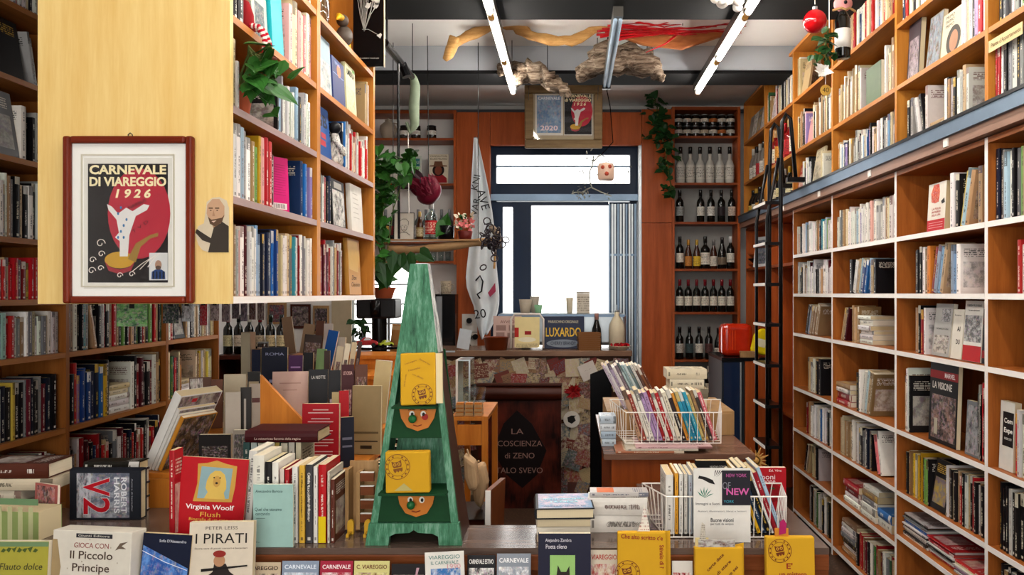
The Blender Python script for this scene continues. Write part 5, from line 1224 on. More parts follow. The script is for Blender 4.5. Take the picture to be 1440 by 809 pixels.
for s in (-1, 1): shape(o, 'printed_eye', disc(w*(.05 + s*.045), h*.76, w*.012, h*.009), '#2a1a12', y=-.002)
text(o, 'Virginia Woolf', -w*.02, h*.395, .013, '#f0e8e4', w*.72, bold=.02); text(o, 'Flush', 0, h*.305, .013, '#e0b24a', w*.3); text(o, 'Biografia di un cane', -w*.02, h*.245, .008, '#e0b24a', w*.58)
o, w, h = heroP('paperback', 'pale teal paperback with small dark lettering facing out on the table', 356, 682, 412, 2.195, ZT, .01, '#9fc3bb')
text(o, 'Alessandro Baricco', -w*.1, h*.89, .0075, '#2f4a48', w*.68); text(o, 'Quel che stavamo', -w*.12, h*.6, .009, '#2f4a48', w*.68); text(o, 'cercando', -w*.26, h*.53, .009, '#2f4a48', w*.36); text(o, '<-', -w*.4, h*.08, .006, '#2f4a48', w*.12)
MB().tube([(-w*.42, -.0008, h*.46), (-w*.2, -.0008, h*.46)], .0005, 5).build('printed_rule', fmat('#2f4a48'), o)
# upright row of spines behind it
SP = [(341, 353, 637, '#cfccc6', 'grey-white', 8), (356, 372, 641, '#e0dccf', 'tall cream', 0), (373, 382, 650, '#1b1a1c', 'black', 0), (383, 392, 651, '#e6e2d8', 'narrow white', 0), (394, 400, 660, '#8e1420', 'dark red', 0), (401, 407, 661, '#a81c24', 'bright red', 0),
      (411, 419, 657, '#dedbd4', 'white with grey lettering', 0), (421, 429, 655, '#d6a83a', 'mustard yellow', 0), (430, 440, 654, '#3b3a3e', 'charcoal', 0), (441, 447, 657, '#ddd9d2', 'slim white', 0), (448, 459, 654, '#b3141c', 'red and yellow', 0), (460.5, 464, 664, '#c9c0b2', 'thin pale', 0), (465, 471, 675, '#5a2a1e', 'low brown', 0)]
prevx = None
for a, b, py, c, nm, rl in SP:
    Y = 2.232; tt = (b - a) * Y / F - .0012; h = Z(py, Y) - ZT
    if rl: h *= .98
    o = book('paperback', tt, .135, h, None, c, ink='#222026' if lin(c)[1] > .25 else '#e8e2d4')
    o.matrix_world = Matrix.Translation((X(a, Y), Y, ZT + .0006)) @ Matrix.Rotation(rad(rl), 4, 'Y') if not rl else Matrix.Translation((X(a, Y) + .004, Y + .04, ZT + .0006 )) @ Matrix.Rotation(rad(5), 4, 'Y') @ Matrix.Translation((-tt, 0, tt * math.sin(rad(5))))
    tag(o, '%s spine in the upright row on the table left of the obelisk' % nm, 'book', 'upright row of books on the table')
    if nm == 'red and yellow': patch(o, 'yellow_band', 0, .001, tt, h*.34, '#e2c412', y=-.0028)
    if nm == 'charcoal': text(o, 'Guida tascabile di Roma', tt/2, h*.6, tt*.4, '#e8e4dc', h*.6, y=-.0032, rot=-90)
    if nm == 'mustard yellow': text(o, 'Storie minime', tt/2, h*.6, tt*.35, '#5a3a10', h*.4, y=-.0032, rot=-90)
# pile behind the row
ZS = .985
t = thing('book_riser', 'long wooden display stand stepping up behind the table under the hanging bookcase', 'stand', (-1.08, 2.63, 0)); og = Vector(t.location)
rb = lambda nm, a, b, m: MB().box(Vector(a) - og, Vector(b) - og).build(nm, m, t)
TIERS = [(2.66, 3.04, 1.0), (3.04, 3.36, 1.075), (3.36, 3.68, 1.15), (3.68, 3.98, 1.22), (3.98, 4.26, 1.29)]
TX0, TX1 = -1.44, -.73
for k, (y0, y1, z) in enumerate(TIERS): 
    rb('step_board', (TX0 + .0205, y0, z - .018), (TX1, y1 + (.01 if k < 4 else 0), z), W_ORANGE)
    if k: rb('riser_board', (TX0 + .0205, y0 - .0005 + .011, TIERS[k-1][2] + .0002), (TX1, y0 + .022, z - .0185), W_ORANGE)
rb('end_board', (TX0, 2.635, 0), (TX1 - .0, 2.6555, ZS), W_ORANGE); rb('side_board', (TX0, 2.656, 0), (TX0 + .02, 4.26, 1.0), W_ORANGE)
rb('side_board', (TX1 - .14, 2.656, 0), (TX1 - .12, 4.26, .981), W_ORANGE)
rb('low_shelf', (TX1 - .1195, 2.656, .78), (TX1 + .1, 4.1, .8), W_REDX); rb('shelf_lip', (TX1 + .1, 2.656, .775), (TX1 + .115, 4.1, .815), W_ORANGE)
# triangular plywood divider
tri = [P(366, 528, 2.78), P(432, 590, 2.78), P(478, 646, 2.78), Vector((X(478, 2.78), 2.78, 1.0006)), Vector((X(366, 2.78), 2.78, 1.0006))]
tri = [Vector(v) for v in ((X(366, 2.78), 2.78, Z(528, 2.78)), (X(366, 2.78), 2.78, 1.0006), (X(481, 2.78), 2.78, 1.0006), (X(478, 2.78), 2.78, Z(648, 2.78)))]
o = MB().prism([v - tri[1] for v in tri], (0, .018, 0)).build('sloping_divider', W_ORANGE, None); o.location = tri[1]; tag(o, 'sloping orange plywood divider rising among the displayed books', 'panel')
# first tier right: red back cover and friends
o, w, h = heroP('paperback', 'red back cover with white printed text lines standing on the display stand', 424, 569, 476, 2.70, 1.0, .02, '#a3131f', lean=2)
for k, wd in enumerate((.5, .8, 0, .6, .82, .5, 0, .8, .7, 0, .85, .85, .5, 0, .8, .8, .6)):
    if wd: patch(o, 'printed_line', -w*wd*.42, h*(.9 - k*.045), w*wd*.42, h*(.914 - k*.045), '#d8b8b4')
def cover(name, label, a, b, py, Y, zb, th, c, title='', tc='#222', yaw=0, lean=6, blocks=(), group=None, roll=0, **kw):
    o, w, h = heroP(name, label, a, py, b, Y, zb, th, c, yaw=yaw, lean=lean, group=group, roll=roll, **kw)
    if title: text(o, title, 0, h*.86, h*.055, tc, w*.72)
    for (x0, z0, x1, z1, cc, pic) in blocks: patch(o, 'cover_picture', -w/2 + x0*w, z0*h, -w/2 + x1*w, z1*h, cc, mat=PICT if pic else None, ink=tc)
    return o, w, h
G1 = 'covers on the display stand'
T2, T3, T4, T5 = TIERS[1][2], TIERS[2][2], TIERS[3][2], TIERS[4][2]
cover('paperback', 'pale pink cover on the display stand beside the plywood divider', 383, 431, 524, 3.1, T2, .02, '#c9a79a', '', yaw=10, blocks=[(.2, .78, .8, .8, '#a8857a', 0), (.3, .66, .7, .675, '#a8857a', 0)], group=G1)
cover('paperback', 'black cover with pale title next to the pink one', 434, 460, 521, 3.1, T2, .02, '#18181b', 'LA NOTTE', '#d8d4cc', yaw=12, group=G1)
cover('paperback', 'black cover with a grey mountain picture on the second step', 462, 478, 522, 3.1, T2, .015, '#1a191c', '', '#b8a8a8', yaw=12, blocks=[(.1, .05, .9, .5, '#6a5f66', 1)], group=G1)
cover('paperback', 'dark red cover with tall pale lettering on the second step', 480, 497, 514, 3.1, T2, .015, '#3d1216', 'LE OSSA', '#d3a8a0', yaw=12, blocks=[(.2, .2, .8, .6, '#57201f', 1)], group=G1)
cover('paperback', 'brown cover with two dark figures at the end of the second step', 499, 516, 514, 3.12, T2, .015, '#5a3424', '', '#1b1210', yaw=12, blocks=[(.1, .1, .9, .8, '#6a3f2a', 1)], group=G1)
cover('hardback', 'upright cream hardback with worn cover ending the second step', 519, 541, 509, 3.2, T2, .03, '#c4ad7c', '', yaw=4, roll=6, lean=2, group=G1)
cover('paperback', 'aged tan cover with small black lettering in front of the toy car pole', 494, 535, 544, 2.96, 1.0, .02, '#8f7a55', '', yaw=-2, lean=3, blocks=[(.08, .3, .92, .33, '#5a4a30', 0), (.1, .18, .9, .2, '#3a2c1c', 0), (.3, .08, .7, .13, '#2a2016', 0)], group=G1)
cover('paperback', 'red small cover leaning behind the red back cover', 478, 491, 551, 2.92, 1.0, .012, '#ad1a22', '', yaw=20, blocks=[(.3, .5, .8, .53, '#d88', 0)], group=G1)
cover('paperback', 'beige small cover between the dark figures and the red cover', 466, 477, 553, 2.98, 1.0, .01, '#b5a274', yaw=10, group=G1)
cover('hardback', 'navy thick book with grey writing low beside the red back cover', 479, 498, 588, 2.74, 1.0, .02, '#20202c', '', yaw=24, lean=2, blocks=[(.15, .55, .85, .6, '#6a6a7a', 0), (.15, .4, .85, .44, '#6a6a7a', 0)], group=G1)
# third tier
cover('hardback', 'tall cream-spined grey hardback beside the navy books', 339, 352, 468, 3.45, T3, .06, '#a99f86', yaw=0, lean=0, group=G1)
cover('hardback', 'navy hardback with white vertical title on the third step', 354, 366, 492, 3.42, T3, .05, '#182038', '', yaw=0, lean=0, group=G1)
cover('hardback', 'dark navy cover with a pale emblem on the third step', 368, 403, 489, 3.42, T3, .02, '#161a2c', 'ROMA', '#9aa0c0', yaw=5, lean=2, blocks=[(.3, .3, .8, .36, '#8a8fb0', 0)], group=G1)
cover('paperback', 'purple cover with lilac printed lines on the third step', 405, 424, 501, 3.4, T3, .02, '#4a2452', '', '#b88ac0', yaw=6, blocks=[(.15, .7, .85, .74, '#a880b4', 0), (.15, .58, .85, .61, '#a880b4', 0), (.15, .46, .85, .49, '#a880b4', 0)], group=G1)
cover('paperback', 'black low cover between the purple and green ones', 426, 439, 497, 3.42, T3, .02, '#151417', yaw=6, group=G1)
cover('paperback', 'moss green cover leaning on the third step', 440, 453, 492, 3.4, T3, .015, '#6a8552', '', yaw=8, roll=4, blocks=[(.2, .5, .8, .53, '#48603a', 0)], group=G1)
cover('paperback', 'dark brown cover with a white mark beside the green one', 455, 463, 494, 3.4, T3, .012, '#33201a', yaw=8, group=G1)
for i, (a, b, py, c, nm) in enumerate(((464, 473, 488, '#b5a58a', 'beige'), (475, 482, 484, '#d3c6ac', 'cream'), (484, 491, 482, '#bda988', 'tan'), (493, 498, 481, '#3a211b', 'dark portrait'))):
    cover('paperback', '%s slanted cover, %s from the green cover on the third step' % (nm, ordw(i)), a, b, py, 3.42, T3, .012, c, yaw=14, roll=8, lean=3, blocks=[(.2, .4, .8, .7, '#6a4a3a', 1)], group=G1)
# fourth tier
cover('paperback', 'white-edged brown landscape cover on the fourth step', 424, 447, 473, 3.72, T4, .02, '#3a2820', '', '#6a5040', yaw=18, roll=6, blocks=[(.05, .3, .95, .8, '#4a3226', 1)], group=G1)
cover('paperback', 'bright blue cover lying tilted on the fourth step', 449, 464, 466, 3.72, T4, .015, '#1f56a0', '', '#cfe0f0', yaw=-6, roll=10, group=G1)
cover('paperback', 'off-white cover on the fourth step beside the blue one', 468, 484, 475, 3.75, T4, .015, '#c9c0b0', yaw=-4, group=G1)
# fifth tier, kraft bags
for i, (a, b, py, c, nm, rl) in enumerate(((402, 416, 447, '#9a8064', 'taupe', -8), (421, 436, 457, '#a89072', 'sandy', 8), (441, 452, 452, '#6a4434', 'brown', 4), (455, 467, 456, '#dcdcd8', 'white', 0))):
    cover('paperback', '%s cover on the highest step of the display stand' % nm, a, b, py, 4.02, T5, .015, c, roll=rl, yaw=6, group=G1)
# shelf along the stand's open side
fill(1, TX1 + .1, .8004, 2.665, 3.6, .19, 'low open side of the display stand', 'v*:nkwngcnmkngwk', kind='pocket_book', h=(.75, .98), t=(.012, .024), d=(.1, .12), setback=.01)
# left of the divider: slanted white-spined books and other covers
Rm = Matrix.Rotation(rad(-24), 4, 'Z') @ Matrix.Rotation(rad(30), 4, 'Y'); pv = Vector((X(211, 2.70), 2.70, 1.0012)); ug = Vector((math.cos(rad(24)), -math.sin(rad(24)), 0))
for i, (tt, d_, h, c, nm, pc, ik) in enumerate(((.034, .17, .297, '#e6e3dd', 'large white-spined', '#a89c92', '#5a4a48'), (.012, .15, .245, '#e0dcd5', 'slim white-spined', '#8a8078', '#3a302c'), (.009, .14, .225, '#dad5cc', 'thinnest white-spined', '#8a8078', '#3a302c'), (.014, .14, .215, '#c9882e', 'orange-spined', '#2c2420', '#6a5030'))):
    o = book('hardback', tt, d_, h, None, c, ink='#b8b0a8'); o.data.materials[0] = TINT
    if i: pv = pv + ug * ((tt + .003) / math.cos(rad(30)))
    o.matrix_world = Matrix.Translation(pv) @ Rm @ Matrix.Translation((-tt, 0, 0))
    MB().box((tt + .0002, .004, .004), (tt + .0006, d_ - .004, h - .004)).build('cover_print', PICT, o, color=pc, ink=ik)
    if i == 0: MB().box((tt + .0007, d_ * .55, .004), (tt + .001, d_ - .004, h * .85)).build('dark_band', TINT, o, color='#34162c'); MB().box((tt + .0007, d_ * .3, h * .9), (tt + .001, d_ * .42, h * .95)).build('red_spot', TINT, o, color='#b0202a')
    tag(o, '%s book slanting to one side on the display stand' % nm, 'book', 'slanted books on the display stand')
o, w, h = cover('paperback', 'grey cover with a large black script letter on the display stand', 318, 338, 553, 2.76, 1.0, .012, '#b3a89a', '', yaw=25, lean=4, group=G1)
text(o, 'R', 0, .05, .05, '#2a211c', .025, shear=.3)
cover('paperback', 'dark photographic cover with a white vertical title', 339, 353, 546, 2.80, 1.0, .012, '#2e2926', '', '#c9c0b4', yaw=22, lean=4, blocks=[(.3, .3, .5, .85, '#b0a89c', 0), (.1, .05, .95, .3, '#5a4a40', 1)], group=G1)
cover('paperback', 'taupe cover with a small black window picture', 351, 366, 541, 2.82, 1.0, .012, '#a89a8a', '', yaw=14, lean=3, blocks=[(.3, .1, .75, .38, '#1c1815', 0), (.2, .76, .9, .82, '#5a2a22', 0)], group=G1)
cover('hardback', 'thick cream block-edged book behind the script letter cover', 314, 344, 528, 2.98, 1.0, .03, '#bdb096', yaw=8, lean=3, group=G1)
cover('paperback', 'black-titled cover behind the taupe cover', 347, 364, 524, 2.985, 1.0, .014, '#16110f', '', '#a89878', yaw=8, lean=3, blocks=[(.1, .72, .9, .88, '#a08f70', 0)], group=G1)
cover('paperback', 'scribbled brown and white cover at the far left of the stand', 268, 296, 532, 3.08, T2, .02, '#6a4a3a', '', '#e0d8cc', yaw=24, lean=4, blocks=[(.02, .02, .6, .98, '#4a352c', 1)], group=G1)
cover('paperback', 'black edged brown cover next to the scribbled one', 297, 312, 535, 3.09, T2, .02, '#6f4430', yaw=20, lean=4, group=G1)
# lying and low books at the front of the stand
def flatb(name, label, x0, x1, Y, z, t, d, c, yaw=0, hard=True, group=None):
    w = (x1 - x0) * Y / F; o = book(name, t, d, w, None, c, hard=hard); 
    o.matrix_world = Matrix.Translation((X(x0, Y), Y, z + .0006)) @ Matrix.Rotation(rad(yaw), 4, 'Z') @ Matrix(((0, 0, 1, 0), (0, 1, 0, 0), (-1, 0, 0, t), (0, 0, 0, 1)))
    return tag(o, label, 'book', group)
sx = [(342, 352, '#2d4a48'), (353, 362, '#a9b5b0'), (363, 373, '#27605c'), (374, 383, '#c9c6bc'), (384, 394, '#3f8278'), (395, 405, '#d3cab4'), (406, 415, '#22201f'), (416, 424, '#c9bfa4')]
for i, (a, b, c) in enumerate(sx):
    Y = 2.43; tt = (b - a) * Y / F - .002; o = book('paperback', tt, .13, Z(622, Y) - ZT - .002 * (i % 3), None, c)
    o.matrix_world = Matrix.Translation((X(a, Y), Y, ZT + .0006)); tag(o, 'upright book under the flat dark red one, %s from left' % ordw(i), 'book', 'upright books under the flat dark red book')
o = flatb('hardback', 'dark red thick book lying flat across the upright books behind the spaniel cover', 345, 447, 2.42, Z(622, 2.43) + .0004, .036, .13, '#3d1014'); o.data.materials[0] = TINT
text(o, 'La misteriosa fiamma della regina', .024, .1, .007, '#c9b0a4', .14, y=-.007, rot=90)
cover('paperback', 'black landscape cover lying slanted left of the flat dark red book', 280, 324, 612, 2.662, 1.0, .02, '#1c1716', '', yaw=3, lean=0, blocks=[(.1, .3, .9, .7, '#3a2a22', 1)])
cover('paperback', 'worn greyish cover standing edge-on beside the black landscape cover', 327, 346, 606, 2.664, 1.0, .015, '#8a7f72', '', '#2a2622', yaw=4, lean=2, blocks=[(.1, .05, .95, .9, '#4a443e', 1)])
for i, (a, b, py, c, nm) in enumerate(((233, 240, 636, '#a31822', 'red'),)):
    Y = 2.19; tt = (b - a) * Y / F; o = book('hardback', tt, .05, Z(py, Y) - ZT, None, c)
    o.matrix_world = Matrix.Translation((X(a, Y), Y + .02, ZT + .0006)); tag(o, '%s upright hardback just behind the spaniel cover' % nm, 'book')
# pale blocks beside it
for k in range(3): flatb('paperback', 'pale flat book wedged behind the spaniel cover, %s from the bottom' % ordw(k), 247, 262, 2.31, ZT + .034 * k, .032, .05, '#b9ad98', hard=False, group='flat books behind the spaniel cover')
# V2 on its side
w, h = (Z(662, 2.46) - ZT), (198 - 98) * 2.46 / F
o = hero('hardback', 'dark blue-grey thriller lying on its side with big red figures', w, h, .035, (X(98, 2.46), 2.46, ZT), '#20232b', hard=True)
o.matrix_world = Matrix.Translation((X(98, 2.46), 2.46, ZT + w/2 + .001)) @ Matrix.Rotation(PI/2, 4, 'Y')
patch(o, 'printed_sky', -w*.44, h*.1, w*.46, h*.84, '#5a6070', mat=PICT, ink='#a9adb5'); patch(o, 'printed_cloud', -w*.44, h*.1, w*.46, h*.3, '#b8bac0', y=-.0007, mat=PICT, ink='#3a3d46')
text(o, 'V', -w*.16, h*.36, h*.36, '#d8d2d4', w*.4, y=-.0012, bold=.035); text(o, 'V', -w*.16, h*.36, h*.36, '#b01422', w*.37, y=-.0016, bold=.02); text(o, '2', w*.22, h*.36, h*.36, '#d8d2d4', w*.36, y=-.0012, bold=.035); text(o, '2', w*.22, h*.36, h*.36, '#b01422', w*.33, y=-.0016, bold=.02)
text(o, 'ROBERT', 0, h*.76, h*.075, '#dfe0e4', w*.72, y=-.0012, bold=.02); text(o, 'HARRIS', 0, h*.66, h*.075, '#dfe0e4', w*.72, y=-.0012, bold=.02); text(o, 'Autore di bestseller', 0, h*.88, h*.018, '#a8abb4', w*.66, y=-.0012)
flatb('hardback', 'black book with a cream letter lying flat on top behind the thriller', 118, 198, 2.54, ZT, .21, .05, '#16130f') if False else None
o = flatb('hardback', 'black book lying flat on the pile behind the thriller on its side', 118, 196, 2.53, ZT + .135, .03, .06, '#17140f')
for k in range(3): flatb('hardback', 'dark hidden book in the pile behind the thriller, %s from the bottom' % ordw(k), 116, 197, 2.53, ZT + .045 * k, .0438, .06, ['#2a211c', '#1c1a1f', '#3a1a1a', '#221d1a', '#2a2a2e'][k], group='pile behind the thriller')
# left corner piles
hw = lambda px, Y: X(px, Y)
z0 = ZT
o = hero('hardback', 'green-topped striped book block standing at the lower corner', .2, Z(720, 2.26) - ZT, .09, (X(8, 2.26), 2.26, ZT), '#8a9a5c', yaw=-6); 
for k in range(6): patch(o, 'printed_stripe', -.09 + .032*k, .0, -.076 + .032*k, .095, '#b9b98a')
patch(o, 'green_band', -.1, .1, .1, .118, '#6f8f66')
cover('paperback', 'pinkish red sleeve with a faint face leaning behind the striped block', 40, 86, 682, 2.36, ZT, .01, '#a85a54', '', yaw=-22, lean=2, blocks=[(.1, .1, .9, .95, '#b8706a', 1)])
flatb('paperback', 'cream book lying under the brown hardback at the left corner', -30, 72, 2.41, ZT + .102, .035, .14, '#cdbfa6', yaw=2, hard=False)
flatb('hardback', 'brown hardback with a pale oval lying on the corner pile', -34, 66, 2.41, ZT + .1385, .045, .13, '#4e2418', yaw=2)
for k in range(3): flatb('paperback', 'pale flat book low in the corner pile, %s from the table' % ordw(k), -30, 30, 2.42, ZT + .0335 * k, .0325, .13, ['#c9bda6', '#b8a88f', '#d3c9b4'][k], hard=False, group='low books of the corner pile')
# ------------------------------------------------------------------ right of the obelisk: flat piles
o = hero('hardback', 'black-edged hardback with iridescent blue cover lying flat on the table', .165, .17, .03, (X(795, 2.24), 2.235, ZT + .0665), '#15151c', yaw=3, hard=True, flat=True)
patch(o, 'iridescent_print', -.075, .006, .078, .165, '#6f8fb0', mat=PICT, ink='#c9b0c0'); text(o, 'NON TI MANCHI MAI', 0, .1, .014, '#9fe0e8', .12, y=-.0012, bold=.02); text(o, 'LA GIOIA', 0, .07, .014, '#9fe0e8', .08, y=-.0012, bold=.02); text(o, 'ALESSANDRO D.', 0, .022, .009, '#3a4a78', .12, y=-.0012)
for k, (c, nm) in enumerate((('#b8a48c', 'tan'), ('#d9d2c2', 'white'), ('#c9b79a', 'cream'))): 
    hero('paperback', '%s book under the iridescent hardback' % nm, .15, .165, .0205, (X(793, 2.24), 2.24, ZT + .0006 + .0216 * k), c, yaw=[0, 4, 1][k], flat=True, group='pile under the iridescent hardback')
for k, (z, yaw) in enumerate(((ZT, 0), (ZT + .0515, -2))):
    o = flatb('hardback', ['lower', 'upper'][k] + ' of two white large books lying flat behind the mustard parcel', 829 - 2*k, 914 - 4 * k, 2.33, z, .05, .07, '#dcd7cf', yaw=yaw, hard=False)
    text(o, 'GIOCARE NEL TEMPO', .025, .1, .012, '#6a625a', .1, y=-.009, rot=90)
o = flatb('magazine', 'glossy orange and grey album lying on the white large books', 830, 912, 2.335, ZT + .1035, .012, .065, '#b0aaa6', hard=False)
MB().box((-.0005, .004, .02), (-.0001, .06, .07)).build('orange_print', TINT, o, color='#d0641e')
# the mustard paper parcels with the owl stamp
def stamp(t, cx, cz, r, y, c='#7a3a16'):
    ring_mesh(t, 'stamp_ring', cx, cz, r*.95, r, c, y); ring_mesh(t, 'stamp_ring', cx, cz, r*.7, r*.735, c, y)
    for k in range(14):
        a = 2*PI*k/14 + .2
        if k in (3, 10): continue
        shape(t, 'stamp_letter', [(cx + math.cos(a + da)*rr, cz + math.sin(a + da)*rr) for da, rr in ((-.08, r*.78), (.08, r*.78), (.08, r*.9), (-.08, r*.9))], c, y=y, mat=fmat(c))
    R_ = Matrix.Rotation(.15, 2)
    def s2(pts): return [(cx + (a*math.cos(.2) - b*math.sin(.2))*r, cz + (a*math.sin(.2) + b*math.cos(.2))*r) for a, b in pts]
    shape(t, 'stamp_owl', s2([(-.38, .5), (-.2, .4), (.0, .38), (.2, .4), (.38, .5), (.36, .1), (.3, -.05), (-.3, -.05), (-.36, .1)]), c, y=y, mat=fmat(c))
    for k in (-1, 1): 
        q = s2([(.16*k, .2)])[0]; shape(t, 'stamp_eye', disc(q[0], q[1], r*.13, n=14), '#c9972a', y=y - .0004); shape(t, 'stamp_pupil', disc(q[0], q[1], r*.06, n=10), c, y=y - .0008, mat=fmat(c))
    for k in (-1, 0, 1): shape(t, 'stamp_feather', s2([(-.14 + .24*k, -.12), (.14 + .24*k, -.12), (.1 + .24*k, -.34), (.24*k, -.44), (-.1 + .24*k, -.34)]), c, y=y, mat=fmat(c))
KRAFT = plain('mustard_kraft_paper', '#c4951f', .8, var=.08)
def parcel(label, x0, y0, x1, Y, zb, th=.025, lean=5, roll=0, yaw=0, flap=True, hh=None):
    w = (x1 - x0) * Y / F; h = hh or (Z(y0, Y) - zb)
    t = thing('paper_parcel', label, 'parcel', (X((x0 + x1)/2, Y), Y, zb + th * math.sin(rad(lean)) + .0006), (-rad(lean), rad(roll), rad(yaw)))
    bevel(MB().box((-w/2, 0, 0), (w/2, th, h)).build('paper_wrap', KRAFT, t), .004, 2)
    return t, w, h
t, w, h = parcel('mustard paper parcel with handwriting along its top beside the white large books', 869, 753, 938, 2.09, ZL)
text(t, 'Che alto scritto c\'e', 0, h*.94, .011, '#8a2a18', w*.86, y=-.0008, rot=-3, bold=.03); text(t, 'Stivalo di ?', w*.4, h*.72, .011, '#8a2a18', .06, y=-.0008, rot=-90, bold=.03); stamp(t, -w*.3, h*.53, w*.26, -.0008, '#6a3010')
MB().box((w/2 - .004, .0262, 0), (w/2 + .014, .03, h*.99)).build('back_flap', KRAFT, t)
shape(t, 'bookmark', [(-w*.1, h*.98), (w*.18, h*.97), (w*.16, h*1.08), (w*.06, h*1.32), (w*.0, h*1.12)], '#d6cfc2', y=.012, th=.0008, mat=LABEL, ink='#8a2a22')
t, w, h = parcel('mustard paper pocket with diagonal handwriting holding small cards', 978, 773, 1046, 2.08, ZL, lean=3)
text(t, 'certe date', -.01, h*.8, .008, '#6a3a18', .06, y=-.0008, rot=45, bold=.03); text(t, 'di stare', .012, h*.73, .008, '#6a3a18', .05, y=-.0008, rot=45, bold=.03); text(t, 'dove sei', .03, h*.65, .008, '#6a3a18', .05, y=-.0008, rot=45, bold=.03)
shape(t, 'back_flap', [(w*.3, 0), (w*.56, 0), (w*.56, h*1.03), (w*.3, h*.99)], '#c48d20', y=.0262, th=.002, mat=KRAFT)
MB().box((-w*.42, .004, h*.9), (w*.34, .008, h*1.1)).build('card', PICT, t, color='#b8b4ac', ink='#5a4038'); MB().box((-w*.48, .009, h*.9), (-w*.2, .012, h*1.12)).build('card', TINT, t, color='#d9c48a')
shape(t, 'printed_card', [(-w*.4, h*1.08), (-w*.26, h*1.08), (-w*.28, h*1.3), (-w*.34, h*1.34)], '#bdb4a4', y=.006, th=.001, mat=LABEL)
t, w, h = parcel('mustard paper parcel with a clear owl stamp at the table corner', 1079, 759, 1148, 2.1, ZL, lean=4)
stamp(t, -w*.22, h*.83, w*.24, -.0008, '#6a3010'); text(t, "E'", -.004, h*.64, .014, '#8a2a18', .016, y=-.0008, bold=.03); text(t, 'un mistero', .005, h*.54, .013, '#8a2a18', w*.56, y=-.0008, bold=.03)
MB().box((-w*.3, .008, h*.9), (-w*.02, .011, h*1.1)).build('card', TINT, t, color='#c9812a'); shape(t, 'paper_bird', [(-w*.22, h*1.02), (-w*.08, h*1.04), (-w*.06, h*1.16), (-w*.12, h*1.22), (-w*.2, h*1.18)], '#a81c5a', y=.005, th=.001)
# ------------------------------------------------------------------ wire rack on the table
def rack(name, label, x0, x1, y0, y1, z, hf, hb, n, nb=6, inc=.03):
    t = thing(name, label, 'basket', ((x0+x1)/2, y0, z)); og = Vector(t.location); r = .0015
    q = lambda x, y, zz: Vector((x, y, zz)) - og + Vector((0, 0, .004))
    a, b, c, d = q(x0, y0, z), q(x1, y0, z), q(x1 + inc, y1, z), q(x0 - inc, y1, z)
    A, B, C_, D = q(x0, y0 - .01, z + hf), q(x1, y0 - .01, z + hf), q(x1 + inc * 1.6, y1, z + hb), q(x0 - inc * 1.6, y1, z + hb)
    MB().tube([A, B, C_, D, A], r * 1.5, 6).build('rim_wire', WHITEW, t); MB().tube([a, b, c, d, a], r * 1.3, 6).build('base_wire', WHITEW, t)
    for nm, p0, p1, P0, P1, k in (('front_wire', a, b, A, B, n), ('side_wire', b, c, B, C_, nb), ('side_wire', d, a, D, A, nb), ('back_wire', c, d, C_, D, n)):
        for i in range(k + 1):
            f = i / k
            if nm == 'side_wire' and i in (0, k): continue
            MB().tube([p0.lerp(p1, f), P0.lerp(P1, f)], r, 6).build(nm, WHITEW, t)
    for i in range(1, 5): f = i / 5; MB().tube([a.lerp(d, f), b.lerp(c, f)], r, 6).build('floor_wire', WHITEW, t)
    return t
rack('wire_basket', 'white wire basket of books on the table corner behind the mustard parcels', X(936, 2.28), X(1104, 2.28), 2.275, 2.5, ZT, .118, .1, 15)
zz = ZT + .0085
for i, (a, b, py, c, nm) in enumerate(((926, 937, 664, '#d9d6cf', 'white'), (939, 944, 662, '#d99a2e', 'orange'), (945, 951, 663, '#d8d5ce', 'cream-white'), (952, 957, 663, '#cfcac0', 'grey-white'), (958, 964, 664, '#a8b0b8', 'pale blue'), (965, 970, 660, '#dcd9d2', 'bright white'), (971, 977, 662, '#1c1b1e', 'black'))):
    Y = 2.29; tt = (b - a) * Y / F - .0015; x = X(a, Y) + .021
    o = book('paperback', tt, .14, Z(py + 4, Y) - zz, None, c)
    o.matrix_world = Matrix.Translation((x, Y, zz)); tag(o, '%s spine upright in the table-corner wire basket' % nm, 'book', 'books in the table-corner wire basket')
lean_specs = [('#1b1a20', .012, 'black'), ('#d6a51f', .009, 'yellow'), ('#18304a', .013, 'dark blue'), ('#141315', .012, 'black and white'), ('#e0ddd8', .006, 'white'), ('#8e1626', .012, 'crimson'), ('#9fb6c9', .01, 'pale blue')]
x = X(1049, 2.29); ang = rad(20)
for i, (c, tt, nm) in enumerate(lean_specs):
    h = [.17, .19, .2, .2, .19, .185, .2][i]
    o = book('paperback', tt, .14, h, None, c)
    o.matrix_world = Matrix.Translation((x - h * math.sin(ang) * .0 + .02, 2.292, zz + .0008)) @ Matrix.Rotation(-ang, 4, 'Y'); x += (tt + .0015) / math.cos(ang)
    tag(o, '%s spine leaning in the table-corner wire basket' % nm, 'book', 'leaning books in the table-corner wire basket')
o = hero('paperback', 'red cookery book with white title standing behind the wire basket', .15, Z(659, 2.56) - ZT, .02, (X(1073, 2.56), 2.56, ZT), '#b01420', lean=2)
h = Z(659, 2.56) - ZT; text(o, 'Salmoni', .0, h*.78, .016, '#f0dada', .08); text(o, 'e salmone', .0, h*.68, .016, '#f0dada', .08); text(o, 'Ed. Viva', .04, h*.93, .007, '#f0dada', .04); shape(o, 'printed_tomato', disc(.03, h*.42, .03), '#8a0c14', y=-.0008); shape(o, 'printed_stalk', [(.02, h*.5), (.04, h*.5), (.035, h*.54), (.025, h*.55)], '#2f4a22', y=-.001)
o = flatb('paperback', 'black book lying across the top of the wire basket back', 979, 1038, 2.62, Z(668, 2.62), .03, .1, '#17161a', hard=False) if False else None
